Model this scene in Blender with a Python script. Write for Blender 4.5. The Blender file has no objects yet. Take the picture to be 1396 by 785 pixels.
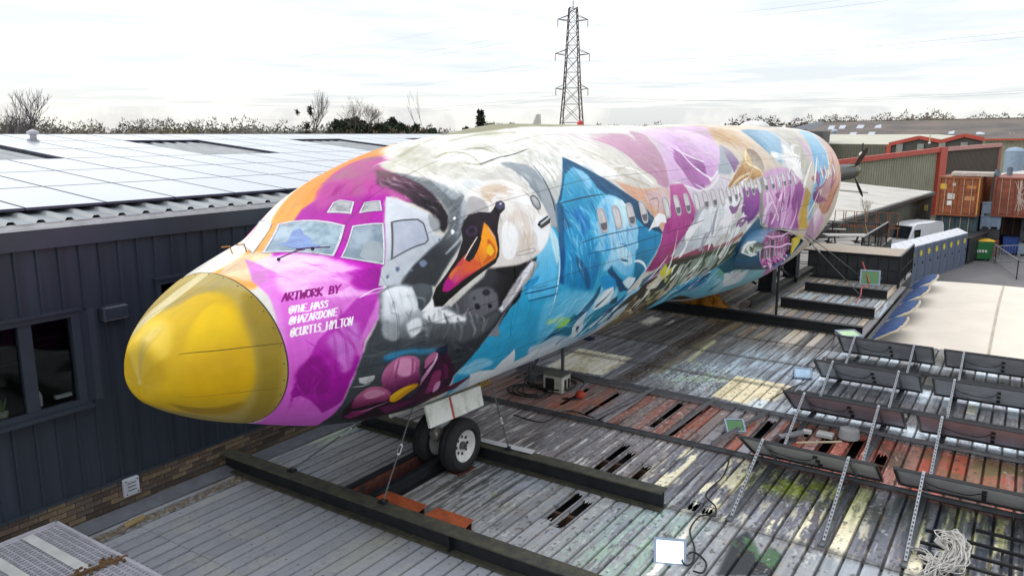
import bpy, math, random
import numpy as np
R=math.radians; PI=math.pi
scene=bpy.context.scene
random.seed(7); rng=np.random.default_rng(11)
COL=scene.collection
# ---------------------------------------------------------------- camera
cam=bpy.data.cameras.new('camera'); co=bpy.data.objects.new('camera',cam); COL.objects.link(co)
cam.sensor_width=36; cam.lens=36*1061/1396; cam.clip_start=.1; cam.clip_end=9000
co.location=(0,0,5.0); co.rotation_euler=(R(90-11.2),0,R(33.5)); scene.camera=co
# ---------------------------------------------------------------- light
SUN_EL,SUN_AZ=38,-150      # degrees; azimuth of the light source, counter-clockwise from +X
w=bpy.data.worlds.new('World'); scene.world=w; w.use_nodes=True
nt=w.node_tree; nt.nodes.clear(); N=nt.nodes.new; L=nt.links.new
out=N('ShaderNodeOutputWorld'); add=N('ShaderNodeAddShader')
sky=N('ShaderNodeTexSky'); sky.sky_type='NISHITA'; sky.sun_disc=False; sky.sun_elevation=R(SUN_EL); sky.sun_rotation=R(90-SUN_AZ)
b1=N('ShaderNodeBackground'); b1.inputs[1].default_value=.05; L(sky.outputs[0],b1.inputs[0])
tc=N('ShaderNodeTexCoord'); sep=N('ShaderNodeSeparateXYZ'); L(tc.outputs['Generated'],sep.inputs[0])
mx=N('ShaderNodeMath'); mx.operation='MAXIMUM'; L(sep.outputs[2],mx.inputs[0]); mx.inputs[1].default_value=.03
dv=N('ShaderNodeVectorMath'); dv.operation='DIVIDE'; cmb=N('ShaderNodeCombineXYZ')
for i in range(3): L(mx.outputs[0],cmb.inputs[i])
L(tc.outputs['Generated'],dv.inputs[0]); L(cmb.outputs[0],dv.inputs[1])
nz=N('ShaderNodeTexNoise'); nz.inputs['Scale'].default_value=.33; nz.inputs['Detail'].default_value=7; nz.inputs['Roughness'].default_value=.62; L(dv.outputs[0],nz.inputs['Vector'])
cr=N('ShaderNodeValToRGB'); cr.color_ramp.elements[0].position=.42; cr.color_ramp.elements[0].color=(.76,.775,.83,1)
cr.color_ramp.elements[1].position=.56; cr.color_ramp.elements[1].color=(1,1,1,1); L(nz.outputs[0],cr.inputs[0])
gr=N('ShaderNodeMapRange'); gr.inputs['From Min'].default_value=0; gr.inputs['From Max'].default_value=.7; gr.inputs['To Min'].default_value=.80; gr.inputs['To Max'].default_value=1.7; L(sep.outputs[2],gr.inputs[0])
b2=N('ShaderNodeBackground'); L(cr.outputs[0],b2.inputs[0]); L(gr.outputs[0],b2.inputs[1])
L(b1.outputs[0],add.inputs[0]); L(b2.outputs[0],add.inputs[1]); L(add.outputs[0],out.inputs[0])
sl=bpy.data.lights.new('sun','SUN'); sl.energy=1.2; sl.angle=R(14); sl.color=(1,.96,.9)
so=bpy.data.objects.new('sun',sl); COL.objects.link(so)
a,e=R(SUN_AZ),R(SUN_EL); sd=(math.cos(a)*math.cos(e),math.sin(a)*math.cos(e),math.sin(e))
from mathutils import Vector, Matrix
so.rotation_euler=Vector(sd).to_track_quat('Z','Y').to_euler()
scene.view_settings.view_transform='Standard'; scene.view_settings.look='None'
scene.view_settings.exposure=0.0; scene.view_settings.gamma=1; scene.view_settings.use_curve_mapping=False
scene.render.resolution_x=1024; scene.render.resolution_y=575
# ---------------------------------------------------------------- helpers
def lin(h):
    c=[int(h[i:i+2],16)/255 for i in (0,2,4)]
    return tuple((x/12.92 if x<=.04045 else ((x+.055)/1.055)**2.4) for x in c)
_m={}
def pm(name,col,rough=.6,var=.25,scale=3.,metal=0.,bump=.0,bscale=40.,col2=None,stretch=(1,1,1),spec=.5,coat=0.,lo=.35,hi=.65):
    """principled material: noise mixes the colour with a second one; fine noise bumps it"""
    if name in _m: return _m[name]
    m=bpy.data.materials.new(name); m.use_nodes=True; t=m.node_tree; n=t.nodes; l=t.links
    p=n['Principled BSDF']; p.inputs['Roughness'].default_value=rough; p.inputs['Metallic'].default_value=metal
    p.inputs['Specular IOR Level'].default_value=spec; p.inputs['Coat Weight'].default_value=coat
    c=col if not isinstance(col,str) else lin(col)
    c2=tuple(x*(1-var) for x in c) if col2 is None else (lin(col2) if isinstance(col2,str) else col2)
    tc=n.new('ShaderNodeTexCoord'); mp=n.new('ShaderNodeMapping'); mp.inputs['Scale'].default_value=stretch
    l.new(tc.outputs['Object'],mp.inputs[0])
    nz=n.new('ShaderNodeTexNoise'); nz.inputs['Scale'].default_value=scale; nz.inputs['Detail'].default_value=6; nz.inputs['Roughness'].default_value=.6
    l.new(mp.outputs[0],nz.inputs['Vector'])
    mr=n.new('ShaderNodeMapRange'); mr.inputs['From Min'].default_value=lo; mr.inputs['From Max'].default_value=hi; l.new(nz.outputs[0],mr.inputs[0])
    mx=n.new('ShaderNodeMix'); mx.data_type='RGBA'; mx.inputs[6].default_value=c+(1,); mx.inputs[7].default_value=c2+(1,)
    l.new(mr.outputs[0],mx.inputs[0]); l.new(mx.outputs[2],p.inputs['Base Color'])
    if bump:
        n2=n.new('ShaderNodeTexNoise'); n2.inputs['Scale'].default_value=bscale; n2.inputs['Detail'].default_value=4
        l.new(mp.outputs[0],n2.inputs['Vector'])
        b=n.new('ShaderNodeBump'); b.inputs['Strength'].default_value=bump; b.inputs['Distance'].default_value=.02
        l.new(n2.outputs[0],b.inputs['Height']); l.new(b.outputs[0],p.inputs['Normal'])
    _m[name]=m; return m
def imgmat(name,arr,uvname='UVMap',rough=.5,val=1.,coat=0.,bump=0.,rough_noise=.15,spec=.5):
    """paint computed in this script (arr HxWx3 sRGB) used as base colour"""
    H,W=arr.shape[:2]; im=bpy.data.images.new(name,W,H,alpha=False)
    px=np.ones((H,W,4),np.float32); px[...,:3]=np.clip(arr,0,1); im.pixels.foreach_set(px.ravel()); im.update(); im.pack()
    m=bpy.data.materials.new(name); m.use_nodes=True; t=m.node_tree; n=t.nodes; l=t.links; p=n['Principled BSDF']
    tx=n.new('ShaderNodeTexImage'); tx.image=im; tx.interpolation='Cubic'
    uv=n.new('ShaderNodeUVMap'); uv.uv_map=uvname; l.new(uv.outputs[0],tx.inputs[0])
    tc=n.new('ShaderNodeTexCoord'); nz=n.new('ShaderNodeTexNoise'); nz.inputs['Scale'].default_value=6; nz.inputs['Detail'].default_value=8; l.new(tc.outputs['Object'],nz.inputs['Vector'])
    mr=n.new('ShaderNodeMapRange'); mr.inputs['From Min'].default_value=.3; mr.inputs['From Max'].default_value=.7; mr.inputs['To Min'].default_value=.93*val; mr.inputs['To Max'].default_value=1.03*val; l.new(nz.outputs[0],mr.inputs[0])
    vm=n.new('ShaderNodeVectorMath'); vm.operation='SCALE'; l.new(tx.outputs[0],vm.inputs[0]); l.new(mr.outputs[0],vm.inputs['Scale']); l.new(vm.outputs[0],p.inputs['Base Color'])
    m2=n.new('ShaderNodeMapRange'); m2.inputs['To Min'].default_value=rough-rough_noise; m2.inputs['To Max'].default_value=rough+rough_noise; l.new(nz.outputs[0],m2.inputs[0]); l.new(m2.outputs[0],p.inputs['Roughness'])
    p.inputs['Coat Weight'].default_value=coat; p.inputs['Specular IOR Level'].default_value=spec
    if bump:
        n2=n.new('ShaderNodeTexNoise'); n2.inputs['Scale'].default_value=30; n2.inputs['Detail'].default_value=5; l.new(tc.outputs['Object'],n2.inputs['Vector'])
        b=n.new('ShaderNodeBump'); b.inputs['Strength'].default_value=bump; b.inputs['Distance'].default_value=.02; l.new(n2.outputs[0],b.inputs['Height']); l.new(b.outputs[0],p.inputs['Normal'])
    return m
class MB:
    def __init__(s): s.v=[]; s.f=[]; s.uv=None
    def add(s,vs,fs):
        b=len(s.v); s.v+= [tuple(map(float,v)) for v in vs]; s.f+=[tuple(i+b for i in f) for f in fs]; return s
    def box(s,x0,x1,y0,y1,z0,z1):
        return s.add([(x0,y0,z0),(x1,y0,z0),(x1,y1,z0),(x0,y1,z0),(x0,y0,z1),(x1,y0,z1),(x1,y1,z1),(x0,y1,z1)],[(0,3,2,1),(4,5,6,7),(0,1,5,4),(1,2,6,5),(2,3,7,6),(3,0,4,7)])
    def bbox(s,x0,x1,y0,y1,z0,z1,b=.01):
        # box with chamfered vertical edges and top
        xs=[(x0+b,y0),(x1-b,y0),(x1,y0+b),(x1,y1-b),(x1-b,y1),(x0+b,y1),(x0,y1-b),(x0,y0+b)]
        cx,cy=(x0+x1)/2,(y0+y1)/2
        ins=[(cx+(x-cx)*(1-b/max(1e-6,(x1-x0)/2)),cy+(y-cy)*(1-b/max(1e-6,(y1-y0)/2))) for x,y in xs]
        vs=[(x,y,z0) for x,y in xs]+[(x,y,z1-b) for x,y in xs]+[(x,y,z1) for x,y in ins]
        fs=[tuple(range(7,-1,-1)),tuple(range(16,24))]+[(i,(i+1)%8,(i+1)%8+8,i+8) for i in range(8)]+[(i+8,(i+1)%8+8,(i+1)%8+16,i+16) for i in range(8)]
        return s.add(vs,fs)
    def beam(s,p,q,w,h,upv=(0,0,1)):
        p=Vector(p);q=Vector(q);d=(q-p).normalized();u=Vector(upv)
        if abs(d.dot(u))>.98:u=Vector((0,1,0))
        a=d.cross(u).normalized();c=a.cross(d).normalized();a*=w/2;c*=h/2
        return s.add([p-a-c,p+a-c,p+a+c,p-a+c,q-a-c,q+a-c,q+a+c,q-a+c],[(0,1,2,3),(7,6,5,4),(4,5,1,0),(5,6,2,1),(6,7,3,2),(7,4,0,3)])
    def tube(s,pts,r,n=8,cap=True):
        pts=[Vector(p) for p in pts]; k=len(pts); rs=r if isinstance(r,(list,tuple)) else [r]*k; vs=[]; a0=None
        for i,p in enumerate(pts):
            d=(pts[min(i+1,k-1)]-pts[max(i-1,0)]); d=d.normalized() if d.length>0 else Vector((0,0,1))
            if a0 is None:
                u=Vector((0,0,1)) if abs(d.z)<.9 else Vector((1,0,0)); a0=d.cross(u).normalized()
            a0=(a0-d*a0.dot(d)).normalized(); c=d.cross(a0)
            vs+=[p+(a0*math.cos(2*PI*j/n)+c*math.sin(2*PI*j/n))*rs[i] for j in range(n)]
        fs=[(i*n+j,i*n+(j+1)%n,(i+1)*n+(j+1)%n,(i+1)*n+j) for i in range(k-1) for j in range(n)]
        if cap: fs+=[tuple(range(n-1,-1,-1)),tuple((k-1)*n+j for j in range(n))]
        return s.add(vs,fs)
    def lathe(s,prof,o,axis=(0,0,1),n=24):
        ax=Vector(axis).normalized(); u=Vector((0,0,1)) if abs(ax.z)<.9 else Vector((1,0,0)); a=ax.cross(u).normalized(); c=ax.cross(a); o=Vector(o); vs=[]
        for r,h in prof: vs+=[o+ax*h+(a*math.cos(2*PI*j/n)+c*math.sin(2*PI*j/n))*r for j in range(n)]
        k=len(prof); fs=[(i*n+j,i*n+(j+1)%n,(i+1)*n+(j+1)%n,(i+1)*n+j) for i in range(k-1) for j in range(n)]
        return s.add(vs,fs)
    def prism(s,poly,d):
        d=Vector(d); n=len(poly); P=[Vector(p) for p in poly]
        return s.add(P+[p+d for p in P],[tuple(range(n)),tuple(range(2*n-1,n-1,-1))]+[(i,i+n,(i+1)%n+n,(i+1)%n) for i in range(n)])
    def grid(s,P):
        m,n=len(P),len(P[0]); return s.add([p for r in P for p in r],[(i*n+j,i*n+j+1,(i+1)*n+j+1,(i+1)*n+j) for i in range(m-1) for j in range(n-1)])
    def ico(s,c,r,sub=1,jit=0.,sq=(1,1,1)):
        n=6+2*sub; m=4+sub; vs=[];c=Vector(c)
        for i in range(m+1):
            for j in range(n):
                th=PI*i/m; ph=2*PI*j/n; k=r*(1+random.uniform(-jit,jit)); vs.append(c+Vector((math.sin(th)*math.cos(ph)*sq[0],math.sin(th)*math.sin(ph)*sq[1],math.cos(th)*sq[2]))*k)
        return s.add(vs,[(i*n+j,(i+1)*n+j,(i+1)*n+(j+1)%n,i*n+(j+1)%n) for i in range(m) for j in range(n)])
    def build(s,name,mat,parent=None,smooth=False,local=False):
        me=bpy.data.meshes.new(name)
        v=s.v
        if parent is not None and not local:
            o=ROOT(parent).location; v=[(x-o.x,y-o.y,z-o.z) for x,y,z in v]
        me.from_pydata(v,[],s.f); me.materials.append(mat)
        if smooth:
            me.polygons.foreach_set('use_smooth',[True]*len(me.polygons))
            if smooth!='all':
                me.set_sharp_from_angle(angle=R(35))
        me.update(); ob=bpy.data.objects.new(name,me); COL.objects.link(ob); ob.parent=parent
        return ob
def ROOT(o):
    while o.parent is not None: o=o.parent
    return o
def tag(o,label,cat,group=None,kind=None):
    if label:o['label']=label
    if cat:o['category']=cat
    if group:o['group']=group
    if kind:o['kind']=kind
    return o
def thing(name,label,cat,loc=(0,0,0),rz=0,group=None):
    o=bpy.data.objects.new(name,None); o.empty_display_size=.1; COL.objects.link(o); o.location=loc; o.rotation_euler=(0,0,rz); return tag(o,label,cat,group)
def struct(o): o['kind']='structure'; return o
def dup(root,loc,rz=None,label=None):
    def cp(o,par):
        c=o.copy(); COL.objects.link(c); c.parent=par
        for ch in o.children: cp(ch,c)
        return c
    r=cp(root,None); r.location=loc
    if rz is not None: r.rotation_euler=(0,0,rz)
    if label: r['label']=label
    return r
# smooth value noise arrays for painting
def vnoise(h,w,ch,cw,seed=0,oct=1):
    r=np.random.default_rng(seed); out=np.zeros((h,w),np.float32); amp=1.;tot=0.
    for _ in range(oct):
        gh,gw=max(2,int(h/ch)+2),max(2,int(w/cw)+2); g=r.random((gh,gw)).astype(np.float32)
        y=np.linspace(0,gh-1.001,h);x=np.linspace(0,gw-1.001,w); yi=y.astype(int);xi=x.astype(int);fy=(y-yi)[:,None];fx=(x-xi)[None]
        fy=(fy*fy*(3-2*fy)).astype(np.float32);fx=(fx*fx*(3-2*fx)).astype(np.float32)
        a=g[yi][:,xi];b=g[yi][:,xi+1];c=g[yi+1][:,xi];d=g[yi+1][:,xi+1]
        out+=amp*((a*(1-fx)+b*fx)*(1-fy)+(c*(1-fx)+d*fx)*fy); tot+=amp; amp*=.55; ch=max(1.5,ch/2);cw=max(1.5,cw/2)
    return out/tot
def fillpoly(P,x0,y0,w,h):
    """even-odd fill of polygon P (pixel coords) into a w x h window"""
    par=np.zeros((h,w+1),np.int32); n=len(P)
    for i in range(n):
        ax,ay=P[i];bx,by=P[(i+1)%n]
        if ay==by: continue
        if ay>by: ax,ay,bx,by=bx,by,ax,ay
        r0=max(int(math.ceil(ay-y0-.5)),0); r1=min(int(math.ceil(by-y0-.5)),h)
        if r1<=r0: continue
        rows=np.arange(r0,r1); xs=ax+(rows+y0+.5-ay)*(bx-ax)/(by-ay)-x0
        np.add.at(par,(rows,np.clip(np.ceil(xs-.5),0,w).astype(int)),1)
    return (np.cumsum(par[:,:w],1)&1).astype(np.float32)
def blur(a,ry,rx):
    for ax,r in ((0,ry),(1,rx)):
        r=int(round(r))
        if r<1: continue
        for _ in range(2):
            pad=[(0,0),(0,0)]; pad[ax]=(r+1,r)
            c=np.cumsum(np.pad(a,pad,mode='edge'),ax,dtype=np.float64)
            a=((c[2*r+1:]-c[:-2*r-1]) if ax==0 else (c[:,2*r+1:]-c[:,:-2*r-1]))/(2*r+1)
    return a.astype(np.float32)
def catmull(P,closed=True,k=6):
    n=len(P);P=np.array(P,float);o=[]
    for i in range(n if closed else n-1):
        p0,p1,p2,p3=(P[(i-1)%n],P[i],P[(i+1)%n],P[(i+2)%n]) if closed else (P[max(i-1,0)],P[i],P[i+1],P[min(i+2,n-1)])
        for t in np.arange(k)/k: o.append(.5*((2*p1)+(-p0+p2)*t+(2*p0-5*p1+4*p2-p3)*t*t+(-p0+3*p1-3*p2+p3)*t**3))
    if not closed:o.append(P[-1])
    return np.array(o)
# ================================================================ the aircraft
XA,ZA,Y0=-6.943,3.238,3.999
PR=np.array([[0.0, -0.591, -0.591, -0.591, 0.0], [0.03, -0.256, -0.767, -0.591, 0.264], [0.12, -0.126, -0.864, -0.591, 0.449], [0.3, 0.029, -0.981, -0.57, 0.656], [0.6, 0.216, -1.131, -0.52, 0.9], [1.0, 0.39, -1.284, -0.45, 1.131], [1.5, 0.554, -1.468, -0.36, 1.328], [1.95, 0.706, -1.61, -0.28, 1.448], [2.6, 1.186, -1.743, -0.2, 1.603], [3.2, 1.424, -1.799, -0.14, 1.704], [4.0, 1.636, -1.827, -0.07, 1.789], [5.0, 1.763, -1.842, -0.02, 1.842], [6.5, 1.919, -1.865, 0.0, 1.883], [11.5, 1.92, -1.865, 0.0, 1.89], [13.646, 1.978, -2.22, 0.0, 1.788], [15.792, 1.983, -2.396, 0.0, 1.877], [17.939, 1.985, -2.494, 0.0, 1.913], [20.085, 1.98, -2.451, 0.0, 1.882], [22.231, 1.963, -2.258, 0.05, 1.856], [24.055, 1.911, -1.909, 0.1, 1.587], [25.45, 1.723, -1.418, 0.15, 1.339], [26.309, 1.338, -0.813, 0.2, 0.993], [26.738, 0.948, -0.303, 0.3, 0.54], [26.845, 0.3, 0.3, 0.3, 0.0]])
SM=PR[-1,0]
def pch(x,y,q):
    h=np.diff(x);d=np.diff(y)/h;m=np.zeros_like(y)
    for i in range(1,len(x)-1):
        if d[i-1]*d[i]>0:
            w1=2*h[i]+h[i-1];w2=h[i]+2*h[i-1];m[i]=(w1+w2)/(w1/d[i-1]+w2/d[i])
    m[0]=d[0]*1.5;m[-1]=d[-1];i=np.clip(np.searchsorted(x,q)-1,0,len(x)-2);t=(q-x[i])/h[i]
    return (2*t**3-3*t**2+1)*y[i]+(t**3-2*t**2+t)*h[i]*m[i]+(-2*t**3+3*t**2)*y[i+1]+(t**3-t**2)*h[i]*m[i+1]
def surf(s,th,off=0.):
    s=np.asarray(s,float);th=np.asarray(th,float);zt,zb,zc,w=[pch(PR[:,0],PR[:,k],s) for k in (1,2,3,4)]
    c=np.cos(th);return np.stack([XA+(w+off)*np.sin(th),Y0+s,ZA+zc+np.where(c>0,(zt-zc+off)*c,(zc-zb+off)*c)],-1)
TW,TH_=4096,1792
LG=math.log(1+SM/8)
def U(s): return np.log(1+np.maximum(np.asarray(s,float),0)/8)/LG
def V(t): return (np.asarray(t,float)+PI)/(2*PI)
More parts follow.
